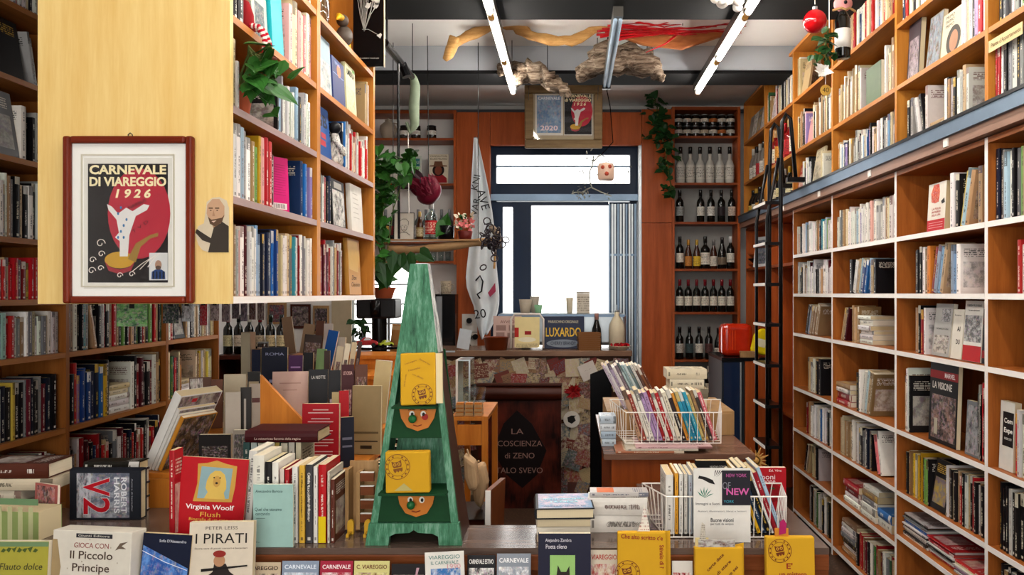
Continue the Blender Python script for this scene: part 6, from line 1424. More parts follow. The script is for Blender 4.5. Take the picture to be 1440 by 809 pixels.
o = hero('paperback', 'black-topped book standing upright behind the printed leaflet in the basket', .14, Z(648, 2.54) - ZT, .02, (X(1009, 2.54), 2.535, ZT), '#1a1a1d', lean=0); text(o, 'NUOVI CORSI', 0, Z(648, 2.54) - ZT - .02, .007, '#c9c6c0', .05)
t = thing('printed_leaflet', 'tall white leaflet with a toucan drawing and violet lettering in front of the basket', 'leaflet', (X(1015, 2.24), 2.235, ZT + .001), (-rad(1), 0, 0)); w = 80 * 2.24 / F; h = Z(659, 2.24) - ZT
MB().box((-w/2, 0, 0), (w/2, .003, h)).build('leaflet_sheet', TINT, t, color='#e3e0d9')
patch(t, 'dark_panel', 0, h*.5, w/2, h*.97, '#26242c'); text(t, 'NEW YORK', w*.25, h*.9, .009, '#a8508a', w*.36, y=-.001, bold=.02); text(t, 'OF', w*.08, h*.76, .02, '#7a7a82', w*.14, y=-.001); text(t, 'NEW', w*.27, h*.68, .018, '#c45a9a', w*.4, y=-.001, bold=.03); text(t, 'YORK', w*.12, h*.55, .007, '#3f9ab0', w*.18, y=-.001)
shape(t, 'printed_bird', [(-w*.4, h*.9), (-w*.28, h*.88), (-w*.16, h*.84), (-w*.12, h*.78), (-w*.22, h*.8), (-w*.34, h*.85), (-w*.42, h*.86)], '#1f1d1c'); 
for k in range(6): a = .3 + k * .45; shape(t, 'printed_leaf', [(-w*.3, h*.6), (-w*.3 + math.cos(a)*w*.16, h*.62 + math.sin(a)*h*.13), (-w*.3 + math.cos(a + .2)*w*.1, h*.61 + math.sin(a + .2)*h*.08)], '#2f7a64')
for k in range(4): shape(t, 'printed_sprig', [(-w*(.12 - .04*k), h*.97), (-w*(.1 - .04*k), h*.97), (-w*(.14 - .02*k), h*.88)], '#1f1d1c')
text(t, 'Immagini e Suoni', -w*.25, h*.52, .007, '#3a3a3a', w*.42); text(t, 'Autori, illustratori, librai e lettori', 0, h*.42, .0045, '#6a6a6a', w*.85); text(t, 'Buone visioni', 0, h*.3, .011, '#2a2a2c', w*.4, bold=.02); text(t, 'per tutti da sempre', 0, h*.25, .006, '#3a3a3c', w*.4)
# ------------------------------------------------------------------ gondola behind with the big wire basket
GX0, GX1, GY0, GY1, GZ = X(860, 3.0), X(1052, 3.0), 3.0, 3.95, 1.0
t = thing('wooden_gondola', 'orange-brown wooden book cabinet carrying the big wire basket', 'cabinet', ((GX0+GX1)/2, GY0, 0)); og = Vector(t.location)
gb = lambda nm, a, b, m: MB().box(Vector(a) - og, Vector(b) - og).build(nm, m, t)
W_GON = wood('gondola_veneer', '#9a4a1c', '#7a3612', 'z', .35)
gb('end_panel', (GX0, GY0, 0), (GX1, GY0 + .02, GZ - .0205), W_GON); gb('side_panel', (GX0, GY0 + .0205, 0), (GX0 + .02, GY1, GZ - .0205), W_GON); gb('side_panel', (GX1 - .02, GY0 + .0205, 0), (GX1, GY1, GZ - .0205), W_GON)
gb('top_board', (GX0 - .03, GY0 - .03, GZ - .02), (GX1 + .02, GY1, GZ), wood('gondola_top', '#7a5a4a', '#5a3d30', 'x', .25))
zg = GZ + .0006
for k in range(3): flatb('magazine', 'pale magazine lying under the big wire basket, %s from the cabinet top' % ordw(k), 866 + 14*k, 962 + 20*k, 2.985, zg + .0085 * k, .008, .2, ['#a8684a', '#c9bfae', '#cfa7a8'][k], hard=False, group='magazines under the big wire basket')
zb = zg + .0262
rack('wire_basket', 'big white wire basket of slim colourful booklets on the wooden cabinet', X(880, 3.03), X(1014, 3.03), 3.03, 3.3, zb, .118, .13, 12)
x = X(880, 3.05) + .05; ang = rad(19); zz = zb + .0085
seqc = ['#a98468', '#8e3a2e', '#d9d2c2', '#ded8cc', '#a88ab4', '#a888ae', '#8e1a20', '#d9cfc0', '#a81c22', '#d9d4c8', '#d8cfb8', '#2a1d20', '#cf8a30', '#2a86a0', '#1f7c9c', '#2f93ab', '#bda86a', '#8a6a4a', '#3a302c', '#c9606a', '#cf6a70', '#cdb8a0']
nmc = ['tan', 'rust', 'cream', 'white', 'lilac', 'pale lilac', 'dark red', 'ivory', 'red', 'off-white', 'buff', 'black', 'orange', 'teal', 'blue-teal', 'turquoise', 'khaki', 'brown', 'charcoal', 'rose', 'salmon', 'beige']
for i, (c, nm) in enumerate(zip(seqc, nmc)):
    tt = R.uniform(.01, .0165); h = R.uniform(.185, .205); o = book('booklet', tt, .12, h, None, c)
    o.matrix_world = Matrix.Translation((x, 3.045 + R.uniform(0, .01), zz + .0008)) @ Matrix.Rotation(-ang, 4, 'Y'); x += (tt + .0015) / math.cos(ang)
    tag(o, '%s booklet leaning in the front of the big wire basket' % nm, 'booklet', 'booklets in the front of the big wire basket')
    if x > X(1004, 3.05): break
t = thing('book_step', 'low pale step inside the big wire basket display', 'stand', ((GX0 + .2), 3.38, zg)); MB().box((-.2, 0, 0), (.34, .45, .1)).build('step_top', W_TAN, t); MB().box((-.19, -.006, .0), (.33, -.0004, .09)).build('step_front', W_TAN, t)
x = X(848, 3.45) + .09; zz = zg + .1006; ang = rad(27)
for i, c in enumerate(['#b8a8b8', '#c9c2c4', '#9a8aa0', '#d3ccc8', '#7a6a72', '#9fb0b0', '#8aa0a2', '#b0bcbc', '#6a7a7c', '#c9c4be', '#5a4038', '#7a4a30', '#6a3a28']):
    tt = R.uniform(.008, .013); h = R.uniform(.2, .225); o = book('magazine', tt, .14, h, None, c)
    o.matrix_world = Matrix.Translation((x, 3.42 + R.uniform(0, .01), zz)) @ Matrix.Rotation(-ang, 4, 'Y'); x += (tt + .0015) / math.cos(ang)
    tag(o, 'slim magazine leaning behind the big wire basket, %s from the black board' % ordw(i), 'magazine', 'magazines leaning behind the big wire basket')
for k in range(4): flatb('hardback', 'thick cream book in the pile behind the big wire basket, %s from its foot' % ordw(k), 940 + [3, 0, 2, -2][k], 990 + [4, 6, 0, 4][k], 3.46, zz + .0425 * k - (0 if k else 0), .041, .14, ['#d6cab0', '#cdbf9f', '#d9ceb4', '#d3c7ab'][k], hard=False, group='cream pile behind the big wire basket')
for k in range(4): flatb('magazine', 'blue-white newspaper in the pile hanging over the cabinet corner, %s from below' % ordw(k), 846 - k, 866, 3.12, zg + .03 * k + .0262 * 0, .028, .1, ['#b5c2cc', '#9fb0bf', '#c9ced2', '#b0bcc6'][k], hard=False, group='newspapers on the cabinet corner')
# ------------------------------------------------------------------ green painted obelisk
def green_paint():
    t = NT('weathered_green_paint'); tc = t.n('TexCoord')
    f, _ = t.noise(t.mapping(tc.outputs['Object'], (30, 30, 5)), 1.6, 5, .65); g, _ = t.noise(t.mapping(tc.outputs['Object'], (90, 90, 14)), 2, 3, .7)
    k = t.m('ADD', t.m('MULTIPLY', f, .6), t.m('MULTIPLY', g, .4))
    return t.bsdf(t.ramp(k, (.3, '#143d28'), (.5, '#3c7455'), (.7, '#7fa893')), .4, bump=g, bstr=.35, bdist=.002)
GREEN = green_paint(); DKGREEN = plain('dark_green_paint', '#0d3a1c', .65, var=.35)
H_ = .785
hwf = lambda z: .130 - .105 * z / H_
yff = lambda z: .073 * z / H_
ybf = lambda z: .19 - .073 * z / H_
ob = thing('obelisk', 'tall green painted wooden obelisk with two carved faces on the front table', 'obelisk', (-.437, 2.215, ZT + .0006))
def slab(nm, z0, z1, inset, y_off, th, mat, par=ob):
    a, b = hwf(z0) - inset, hwf(z1) - inset
    return MB().prism([(-a, yff(z0) + y_off, z0), (a, yff(z0) + y_off, z0), (b, yff(z1) + y_off, z1), (-b, yff(z1) + y_off, z1)], (0, th, 0)).build(nm, mat, par)
# hollow frame: two stiles, sides, back
for s in (-1, 1):
    MB().prism([(s * hwf(.06), yff(.06), .06), (s * (hwf(.06) - .02), yff(.06), .06), (s * (hwf(.53) - .016), yff(.53), .53), (s * hwf(.53), yff(.53), .53)][::s], (0, .016, 0)).build('stile', GREEN, ob)
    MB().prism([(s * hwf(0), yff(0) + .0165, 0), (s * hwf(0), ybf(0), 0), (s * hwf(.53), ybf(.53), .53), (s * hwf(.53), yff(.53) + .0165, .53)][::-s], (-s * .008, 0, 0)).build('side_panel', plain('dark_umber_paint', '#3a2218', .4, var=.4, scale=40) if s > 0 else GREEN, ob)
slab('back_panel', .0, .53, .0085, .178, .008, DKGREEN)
z0, z1 = .5305, H_
mb = MB(); vs = []
for z in (z0, z1): vs += [(-hwf(z), yff(z), z), (hwf(z), yff(z), z), (hwf(z), ybf(z), z), (-hwf(z), ybf(z), z)]
mb.add(vs, [(0, 3, 2, 1), (4, 5, 6, 7), (0, 1, 5, 4), (2, 3, 7, 6), (3, 0, 4, 7)]); mb.add([vs[i] for i in (1, 2, 6, 5)], [(0, 1, 2, 3)], mi=1)
mb.build('pyramid_top', [GREEN, objcol('spire_side_print', .5, kind='picture')], ob, color='#d9dcd8', ink='#33383a')
# base with a cut arch
a = hwf(0); b = hwf(.06)
arch = [(-a, 0, 0), (-.068, 0, 0), (-.066, .002, .024), (-.05, .003, .032), (-.012, .003, .034), (0, .004, .042), (.012, .003, .034), (.05, .003, .032), (.066, .002, .024), (.068, 0, 0), (a, 0, 0), (b, yff(.06), .0595), (-b, yff(.06), .0595)]
MB().prism([(x * 1.03, y - .006 if z < .001 else yff(z) - .006, z) for x, y, z in arch], (0, .022, 0)).build('base_front', GREEN, ob)
def face_panel(z0, z1):
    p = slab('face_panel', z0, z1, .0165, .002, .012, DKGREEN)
    zc = z1; cx = .005; y = yff((z0 + z1) / 2) - .004
    fo = [(cx - .052, zc - .001), (cx - .046, zc - .03), (cx - .03, zc - .055), (cx, zc - .066), (cx + .03, zc - .056), (cx + .046, zc - .03), (cx + .052, zc - .001)]
    f = shape(p, 'carved_face', fo, '#c7762a', y=y, th=.012)
    for s in (-1, 1):
        shape(f, 'eye_white', disc(cx + s * .016, zc - .018, .0075, .009), '#e8e4da', y=y - .001, th=.001); shape(f, 'pupil', disc(cx + s * .016 + .001, zc - .0185, .0038, .005), '#16120f', y=y - .002, th=.001)
        MB().tube([(cx + s * .026, y - .001, zc - .007), (cx + s * .016, y - .001, zc - .004), (cx + s * .007, y - .001, zc - .007)], .0014, 6).build('eyebrow', fmat('#5a2a12'), f)
    MB().ball((cx - .012, y - .012, zc - .03), .012, 14, 9).build('nose', plain('green_nose', '#1d5a30', .25), f, smooth=True)
    MB().tube([(cx - .012, y - .001, zc - .049), (cx, y - .001, zc - .052), (cx + .012, y - .001, zc - .048)], .0015, 6).build('mouth', fmat('#7a2a18'), f)
    return f
f2 = face_panel(.062, .142); f1 = face_panel(.292, .378)
shape(f1, 'red_cheek', disc(.026, .352, .009), '#a8241c', y=yff(.335) - .0055, th=.0015)
slab('recess_panel', .15, .285, .0265, .075, .008, GREEN); 
for z in (.1425, .3785):
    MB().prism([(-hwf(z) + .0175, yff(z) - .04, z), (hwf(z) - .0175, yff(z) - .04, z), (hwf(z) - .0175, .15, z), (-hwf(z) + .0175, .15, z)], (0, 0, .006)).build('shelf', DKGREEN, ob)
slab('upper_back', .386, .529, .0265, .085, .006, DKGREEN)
t, w, h = parcel('mustard paper parcel with scrawled notes and owl stamp on the obelisk upper shelf', 563, 501, 613, 2.222, ob.location.z + .385, th=.018, lean=8, roll=-2, hh=.146)
stamp(t, w*.12, h*.2, w*.3, -.0008, '#6a3a18'); 
for k, (x, z, s, r) in enumerate(((-.02, .12, 'il mio sogno e', 18), (-.01, .1, 'Natale', 12), (-.036, .07, 'parole scritte', 80), (.02, .12, 'Sempre tuo', -30), (.0, .08, 'con affetto', -25))): text(t, s, x, z, .005, '#8a5a24', .034, y=-.0008, rot=r)
MB().box((w/2 + .0005, .003, .003), (w/2 + .018, .016, h - .003)).build('paper_block', PAGE, t, color='#e0cfa4')
t, w, h = parcel('mustard square paper parcel with owl stamp on the obelisk lower shelf', 542, 634, 604, 2.19, ob.location.z + .149, th=.03, lean=0, roll=-1, hh=.114)
t.location.y = 2.192; stamp(t, -w*.22, h*.64, w*.29, -.0008, '#7a4a1c'); shape(t, 'printed_triangle', [(-w*.3, h*.06), (w*.12, h*.06), (-w*.08, h*.24)], '#b5a868', y=-.0006)
# ------------------------------------------------------------------ framed poster on the end panel
YP = YC0 - .0006
fx0, fx1, fz0, fz1 = X(88, 2.28), X(271, 2.28), Z(427, 2.28), Z(191, 2.28)
t = thing('framed_poster', 'mahogany framed black and red carnival poster on the blank honey end panel', 'picture', ((fx0 + fx1)/2, YP, fz0)); w, h = fx1 - fx0, fz1 - fz0; e = .021
MAHO = wood('mahogany_frame', '#7a2a14', '#4e160a', 'z', .25); MAHX = wood('mahogany_frame_rail', '#7a2a14', '#4e160a', 'x', .25)
for a, b, m in (((-w/2, 0), (-w/2 + e, h), MAHO), ((w/2 - e, 0), (w/2, h), MAHO), ((-w/2 + e + .0003, 0), (w/2 - e - .0003, e), MAHX), ((-w/2 + e + .0003, h - e), (w/2 - e - .0003, h), MAHX)): bevel(MB().box((a[0], -.024, a[1]), (b[0], 0, b[1])).build('frame_bar', m, t), .007, 3)
MB().box((-w/2 + e, -.008, e), (w/2 - e, -.002, h - e)).build('mount_board', plain('white_mount', '#f4f2ec', .7, var=.02), t)
ix0, ix1, iz0, iz1 = X(113, 2.28), X(241, 2.28), Z(402, 2.28), Z(218, 2.28); cx = (fx0 + fx1) / 2
q = [(ix0 - cx, iz0 - fz0), (ix1 - cx, iz1 - fz0)]; g = .004
for a, b in (((q[0][0] - g, q[0][1] - g), (q[0][0], q[1][1] + g)), ((q[1][0], q[0][1] - g), (q[1][0] + g, q[1][1] + g)), ((q[0][0], q[0][1] - g), (q[1][0], q[0][1])), ((q[0][0], q[1][1]), (q[1][0], q[1][1] + g))): MB().box((a[0], -.011, a[1]), (b[0], -.0081, b[1])).build('mount_fillet', plain('cream_fillet', '#c9c1ae', .5, var=.02), t)
px_, pz_ = (X(177, 2.28) - cx, Z(313.5, 2.28) - fz0); pw, ph = 113 * 2.28 / F, 168 * 2.28 / F
patch(t, 'paper_margin', px_ - pw*.55, pz_ - ph*.55, px_ + pw*.55, pz_ + ph*.55, '#eae6dc', y=-.0085); poster26(t, px_, pz_, pw, ph, -.009, True)
for s, a, b, r in (('NARBUS', .12, .16, 25), ('T V D', .16, -.03, 35)): text(t, s, px_ + a*pw, pz_ + b*ph, .009, '#3a1020', .055, y=-.0106, rot=r)
for k in range(7): shape(t, 'printed_blue_mark', disc(px_ + pw*(-.12 + .035*(k % 4)), pz_ + ph*(-.12 + .05*(k % 6)), .003, .0045, 8), '#3a7ab0', y=-.0102)
ins = [(px_ + pw*.27, pz_ - ph*.48), (px_ + pw*.5, pz_ - ph*.25)]
patch(t, 'inset_photo', ins[0][0], ins[0][1], ins[1][0], ins[1][1], '#dcdcda', y=-.0105); mx_, mz_ = (ins[0][0] + ins[1][0])/2, ins[0][1]
shape(t, 'printed_jersey', [(mx_ - .02, mz_ + .003), (mx_ + .02, mz_ + .003), (mx_ + .019, mz_ + .024), (mx_ + .008, mz_ + .031), (mx_ - .008, mz_ + .031), (mx_ - .019, mz_ + .024)], '#1f3f78', y=-.011)
for k in range(4): patch(t, 'printed_stripe', mx_ - .016 + .0095*k, mz_ + .003, mx_ - .012 + .0095*k, mz_ + .025, '#14161c', y=-.0113)
shape(t, 'printed_head', disc(mx_, mz_ + .044, .0095, .0135), '#b08a74', y=-.0113); shape(t, 'printed_beard', disc(mx_, mz_ + .036, .008, .006), '#5a4438', y=-.0116)
MB().box((-w/2 + e, -.0155, e), (w/2 - e, -.0150, h - e)).build('glass_pane', GLASS, t)
MB().tube([(-.006, -.006, h), (-.006, -.006, h + .006), (0, -.006, h + .011), (.006, -.006, h + .006), (.006, -.006, h)], .0014, 6).build('hanging_ring', BLACK, t)
# die-cut photograph of a man
t = thing('photo_cutout', 'die-cut photo of a bald bearded man in a dark jumper stuck on the panel edge', 'photo', (X(300, 2.295), YP, Z(355, 2.295))); k = 2.295 / F
c2 = lambda a, b: ((a - 300) * k, (355 - b) * k)
shape(t, 'photo_ground', [c2(*p) for p in ((274, 330), (278, 344), (284, 352), (293, 355), (321, 355), (321, 292), (318, 282), (308, 277), (298, 278), (290, 284), (288, 300), (286, 314), (278, 318))], '#d3c3a8', y=-.0012, th=.001)
shape(t, 'printed_jumper', [c2(*p) for p in ((292, 355), (321, 355), (321, 318), (312, 312), (300, 320), (296, 335), (285, 328), (276, 322), (274, 327), (284, 338), (295, 342))], '#3b332c', y=-.0018)
shape(t, 'printed_neck', [c2(*p) for p in ((296, 312), (308, 312), (312, 320), (300, 322))], '#a88468', y=-.0016)
shape(t, 'printed_head', [c2(*p) for p in ((290, 300), (291, 288), (298, 280), (308, 280), (315, 290), (315, 304), (310, 314), (302, 318), (295, 314))], '#c49c7c', y=-.0022)
shape(t, 'printed_beard', [c2(*p) for p in ((292, 305), (297, 309), (303, 308), (312, 306), (315, 302), (312, 312), (303, 319), (295, 315))], '#5e4634', y=-.0026)
shape(t, 'printed_mouth', [c2(*p) for p in ((297, 311), (304, 310), (300, 313))], '#d8b8a4', y=-.003)
for a in (296, 305): shape(t, 'printed_eye', disc(*c2(a, 296), .0024, .0014, 10), '#2a1f18', y=-.0028); shape(t, 'printed_brow', [c2(a - 3, 292), c2(a + 3, 292), c2(a + 3, 293.5), c2(a - 3, 293.5)], '#4a3628', y=-.0028)
shape(t, 'printed_nose', [c2(300, 295), c2(302, 304), c2(298, 304)], '#ad8468', y=-.0028)
# ------------------------------------------------------------------ plants and figures on the hanging bookcase
def pot_plant(label, pot_loc, r, h, spots, n, L, seed, mat=LEAFM, pot=TERRA, name='potted_plant', stems=6, spread=.05, down=.9, heart=True):
    t = thing(name, label, 'plant', pot_loc); og = Vector(pot_loc)
    MB().lathe([(r * .7, 0), (r * .75, .003), (r, h * .85), (r * 1.08, h * .86), (r * 1.08, h), (r * .95, h), (r * .9, h * .8), (.001, h * .78)], seg=20).build('pot', pot, t, smooth=30)
    r_ = random.Random(seed); mb = MB()
    for k in range(stems):
        s = Vector(spots[r_.randrange(len(spots))]); top = Vector((r_.uniform(-.3, .3) * r, r_.uniform(-.3, .3) * r, h * .78))
        mid = top.lerp(s - og, .5) + Vector((0, 0, .1)); mb.tube(wobble([top, mid, s - og], 4, .006, seed + k), .003, 6)
    mb.build('stem', STEMM, t); plant_leaves(t, og, spots, n, L, seed, mat, heart, spread, down); return t
sp = []
for a, b, Y, n in ((340, 85, 2.4, 4), (345, 100, 2.42, 5), (342, 115, 2.4, 4), (358, 95, 2.46, 4), (372, 110, 2.52, 3), (385, 100, 2.58, 3), (345, 132, 2.42, 3), (362, 84, 2.46, 3), (352, 148, 2.44, 2)): sp += [Vector((-.935, Y, Z(b, Y)))] * n
pot_plant('variegated trailing plant spilling from the third shelf of the hanging bookcase', (-1.06, 2.52, 2.1506), .05, .1, sp, 34, (.045, .085), 3, spread=.018, name='trailing_plant')
def zz_at(py, Y): return Z(py, Y)
# striped-legged rag doll
t = thing('rag_doll', 'rag doll with red and white striped legs hanging over the fourth shelf', 'doll', (-1.03, 2.5, 2.4156)); og = Vector(t.location)
MB().lathe([(.03, 0), (.038, .01), (.034, .06), (.02, .1), (.012, .105)], seg=14, sy=.7).build('body', plain('doll_cloth', '#8a1a20', .9), t, smooth=True)
MB().ball((0, 0, .135), .032, 14, 10).build('head', plain('doll_skin', '#d8b090', .8), t, smooth=True)
MB().lathe([(.034, .15), (.03, .165), (.015, .19), (.001, .2)], seg=14).build('cap', plain('doll_cap', '#23356a', .8), t, smooth=True)
for s in (-.018, .018):
    path = [Vector((.03, s, .02)), Vector((.06, s, .015)), Vector((.072, s + .01, -.02)), Vector((.07, s + .015, -.06))]; pp = wobble(path, 5, .0, 1); mb = MB()
    for i in range(len(pp) - 1):
        m0 = len(mb.f); mb.tube([pp[i], pp[i+1]], .009, 8)
        if i % 2:
            for q_ in range(m0, len(mb.f)): mb.mi[q_] = 1
    mb.build('leg', [plain('red_sock', '#b3182a', .9), plain('white_sock', '#ddd5cc', .9)], t)
    MB().ball((.078, s + .015, -.07), .013, 10, 7, (1.4, .9, .7)).build('shoe', plain('doll_shoe', '#5a2a1c', .6), t, smooth=True)
# figurines by the blue cover
t = thing('figurine', 'black and white speckled seated figurine before the blue cover', 'figurine', (-1.02, 3.44, 2.1506))
MB().lathe([(.03, 0), (.036, .02), (.028, .09), (.018, .13), (.014, .14)], seg=16).build('body', objcol('speckled_glaze', .3, kind='picture'), t, smooth=True, color='#d8d4cc', ink='#141416'); MB().ball((0, 0, .165), .027, 14, 10).build('head', plain('dark_glaze', '#1a1a1e', .3), t, smooth=True)
for s in (-1, 1): MB().tube([(0, s * .024, .11), (.03, s * .03, .08), (.034, s * .012, .05)], .008, 8).build('arm', MATS['speckled_glaze'], t, smooth=True, color='#d8d4cc', ink='#141416')
t = thing('toucan_figure', 'yellow-billed dark bird figure standing by the black flower poster', 'figurine', (-1.03, 3.62, 2.7006))
MB().ball((0, 0, .07), .045, 14, 10, (.8, 1.3, 1), Matrix.Rotation(rad(30), 4, 'X')).build('body', plain('bird_body', '#4a4038', .5), t, smooth=True); MB().ball((0, -.03, .13), .028, 12, 8).build('head', MATS['bird_body'], t, smooth=True)
MB().tube([(0, -.05, .135), (0, -.09, .13), (0, -.12, .105)], [.016, .014, .003], 10).build('bill', plain('bird_yellow', '#dba21a', .3), t, smooth=True); MB().tube([(.0, .03, .05), (0, .09, .015)], [.02, .008], 8).build('tail', MATS['bird_yellow'], t, smooth=True)
for s in (-.014, .014): MB().tube([(s, .0, .0), (s, .0, .035)], .004, 6).build('leg', MATS['bird_yellow'], t)
t = thing('glass_vase', 'clear glass vase on the high shelf beside the bird figure', 'vase', (-1.05, 3.3, 2.7006))
MB().lathe([(.04, 0), (.042, .004), (.05, .1), (.035, .18), (.05, .24), (.046, .24), (.032, .18), (.046, .1), (.038, .008), (.001, .006)], seg=18).build('vase_glass', CLEAR, t, smooth=True)
t = thing('flower_poster', 'black poster board with pale arum flowers jutting from the highest shelf', 'poster', (X(521, 3.9) , 3.86, 2.7506)); w = .148
MB().box((-w/2, 0, -.05), (w/2, .012, .46)).build('poster_board', BLACKP, t); MB().box((w/2 + .0003, -.001, -.05), (w/2 + .004, .0125, .46)).build('board_edge', TINT, t, color='#d8c9b0')
rf = random.Random(6)
for k in range(13):
    x, z = rf.uniform(-.06, .06), rf.uniform(.18, .4); MB().tube([(-.02, -.0015, .12), (x * .5 - .01, -.0015, .2), (x, -.0015, z)], .0012, 5).build('printed_stem', fmat('#a9a7a0'), t)
    shape(t, 'printed_flower', [(x - .014, z), (x - .004, z + .022), (x + .008, z + .018), (x + .016, z + .026), (x + .012, z + .004), (x + .002, z - .008)], '#cfcdc6', y=-.002)
shape(t, 'printed_flower', [(.04, .1), (.06, .112), (.066, .104), (.058, .086)], '#cfcdc6', y=-.002); MB().tube([(-.03, -.0015, .13), (.0, -.0015, .13), (.045, -.0015, .105)], .0012, 5).build('printed_stem', fmat('#a9a7a0'), t)
text(t, 'ROBERT MAPLES', .005, -.01, .006, '#b0aea8', .09)
text(t, 'GB', 0, 0, .001, '#111') if False else None
# ------------------------------------------------------------------ hanging pieces between bookcase and bar
t = thing('hanging_track', 'black lamp track hanging from the ceiling past the end of the hanging bookcase', 'lamp', P(541, 60, 4.2)); og = Vector(t.location); e2 = P(579, 108, 5.3)
MB().tube([Vector(), e2 - og], .022, 8).build('track_bar', BLACKP, t); MB().tube([P(560, 84, 4.7) - og, P(561, 336, 4.7) - og], .008, 8).build('drop_rod', BLACKP, t)
MB().tube([P(565, 90, 4.85) - og, P(572, 108, 4.85) - og], .03, 10).build('lamp_head', BLACKP, t, smooth=30); MB().tube([Vector((0, .05, .0)), Vector((0, .05, CEIL - og.z - .001))], .006, 6).build('hanger', BLACKP, t)
t = thing('hanging_gourd', 'long green-grey gourd hanging by a white string below the black track', 'gourd', P(580, 104, 5.3) + Vector((0, .06, 0))); og = Vector(t.location)
MB().tube(wobble([P(580, 104, 5.36) - og, P(584, 120, 5.36) - og, P(582, 150, 5.36) - og, P(583, 175, 5.36) - og, P(577, 187, 5.36) - og, P(572, 172, 5.36) - og], 4, .001, 4), [.012 + .024 * math.sin(PI * min(1, i / 15)) ** .6 for i in range(21)], 12).build('gourd_body', plain('gourd_skin', '#76836e', .6, var=.35, scale=20), t, smooth=True)
MB().tube([P(574, 186, 5.36) - og, P(575, 300, 5.36) - og], .003, 6).build('string', WHITEW, t); MB().tube([P(580, 104, 5.36) - og, Vector((P(580, 104, 5.36).x - og.x, 0.0, CEIL - og.z - .001))], .003, 6).build('hanging_cord', BLACKP, t)
t = thing('hanging_blossom', 'large dried burgundy banana blossom hanging before the bar shelf', 'flower', P(603, 270, 5.62)); og = Vector(t.location)
BURG = plain('burgundy_petal', '#5e1426', .35, var=.5, scale=20); mb = MB(); rb_ = random.Random(8)
mb.ball((0, 0, 0), .085, 18, 12, (1.0, .9, 1.15), Matrix.Rotation(rad(35), 4, 'Y')); o = mb.build('bulb', BURG, t, smooth=True); mb = MB()
for k in range(26): a = rb_.uniform(0, 6.28); d = Vector((math.cos(a) - .2, -abs(math.sin(a)) - .1, rb_.uniform(-.8, .9))); mb.leaf(d.normalized() * .075, (d.x * .4 - .5, d.y * .5, .75), d, rb_.uniform(.06, .12), .07, False)
mb.build('petals', BURG, t); mb = MB()
for k in range(10): mb.leaf((-.02, 0, .06), (-1 + rb_.uniform(-.2, .3), rb_.uniform(-.5, .3), rb_.uniform(-.35, .9)), (0, -1, .4), rb_.uniform(.14, .22), .05, False)
mb.build('dry_leaves', plain('dry_purple_leaf', '#2e1a22', .6, var=.4), t); MB().tube([(0, 0, .09), (-.01, 0, CEIL - og.z - .001)], .003, 6).build('hanging_cord', BLACKP, t)
# driftwood shelf hung in front of the bar
YD = 5.75
t = thing('hanging_shelf', 'pale driftwood log shelf hanging before the bar with a portrait card on it', 'shelf', P(555, 345, YD)); og = Vector(t.location)
lg = [P(545, 352, YD), P(575, 352, YD), P(605, 349, YD), P(640, 345, YD), P(672, 341, YD), P(695, 340, YD)]
MB().tube([q_ - og for q_ in wobble(lg, 3, .004, 5)], [.03 + .004 * math.sin(i) for i in range(16)], 12).build('log', wood('pale_log', '#b8946a', '#8a6a48', 'x', .7), t, smooth=True)
zs_ = Z(337, YD); MB().box((P(548, 0, YD).x - og.x, -.05, zs_ - og.z - .012), (P(675, 0, YD).x - og.x, .09, zs_ - og.z)).build('shelf_board', wood('shelf_plank', '#a88058', '#7d5a38', 'x', .6), t)
for px in (552, 672): MB().tube([Vector((P(px, 0, YD).x - og.x, .02, zs_ - og.z)), Vector((P(px, 0, YD).x - og.x, .02, CEIL - og.z - .001))], .003, 6).build('hanging_wire', BLACKP, t)
MB().tube([P(690, 318, YD) - og, P(699, 328, YD) - og, P(703, 350, YD) - og], [.022, .03, .015], 10).build('driftwood_fork', GREYDRIFT, t, smooth=True); MB().tube([P(697, 345, YD) - og, P(695, 378, YD) - og], .008, 8).build('hanging_stick', DRIFT, t)
mb = MB(); rc_ = random.Random(11)
for k in range(34):
    c = P(690 + rc_.gauss(0, 6.5), 338 + rc_.gauss(0, 11), YD - .08) - og; n_ = 10; a0 = rc_.uniform(0, 3); rr_ = rc_.uniform(.016, .03)
    M = Euler((rc_.uniform(0, 3), rc_.uniform(0, 3), 0)).to_matrix(); mb.tube([c + M @ Vector((math.cos(2*PI*i/n_) * rr_, math.sin(2*PI*i/n_) * rr_, 0)) for i in range(n_ + 1)], .005, 6, cap=False)
mb.build('dark_chain', plain('dark_chain_metal', '#2a2128', .35, .5), t, smooth=True)
zs_ += .0006
t = thing('portrait_card', 'white card with a line-drawn portrait standing on the driftwood shelf', 'card', (X(568, YD), YD, zs_), (-rad(3), 0, 0)); w, h = 29 * YD / F, 38 * YD / F
MB().box((-w/2, 0, 0), (w/2, .006, h)).build('card_sheet', TINT, t, color='#ddd8cc')
for e_ in ((-w/2, 0, -w/2 + .005, h), (w/2 - .005, 0, w/2, h), (-w/2, h - .005, w/2, h)): patch(t, 'card_border', e_[0], e_[1], e_[2], e_[3], '#1c1a19')
ln = lambda pts: MB().tube([(a * w, -.001, b * h) for a, b in pts], .0016, 5).build('drawn_line', fmat('#2a2826'), t)
ln([(-.15, .5), (-.13, .38), (0, .28), (.13, .38), (.15, .5)]); ln([(-.2, .52), (-.22, .66), (-.08, .76), (.1, .76), (.22, .66), (.2, .52)]); ln([(-.12, .52), (-.04, .53)]); ln([(.04, .53), (.12, .52)]); ln([(0, .5), (.02, .43), (-.01, .42)]); ln([(-.06, .36), (.06, .36)]); ln([(-.3, .16), (-.12, .26), (.12, .26), (.3, .16)])
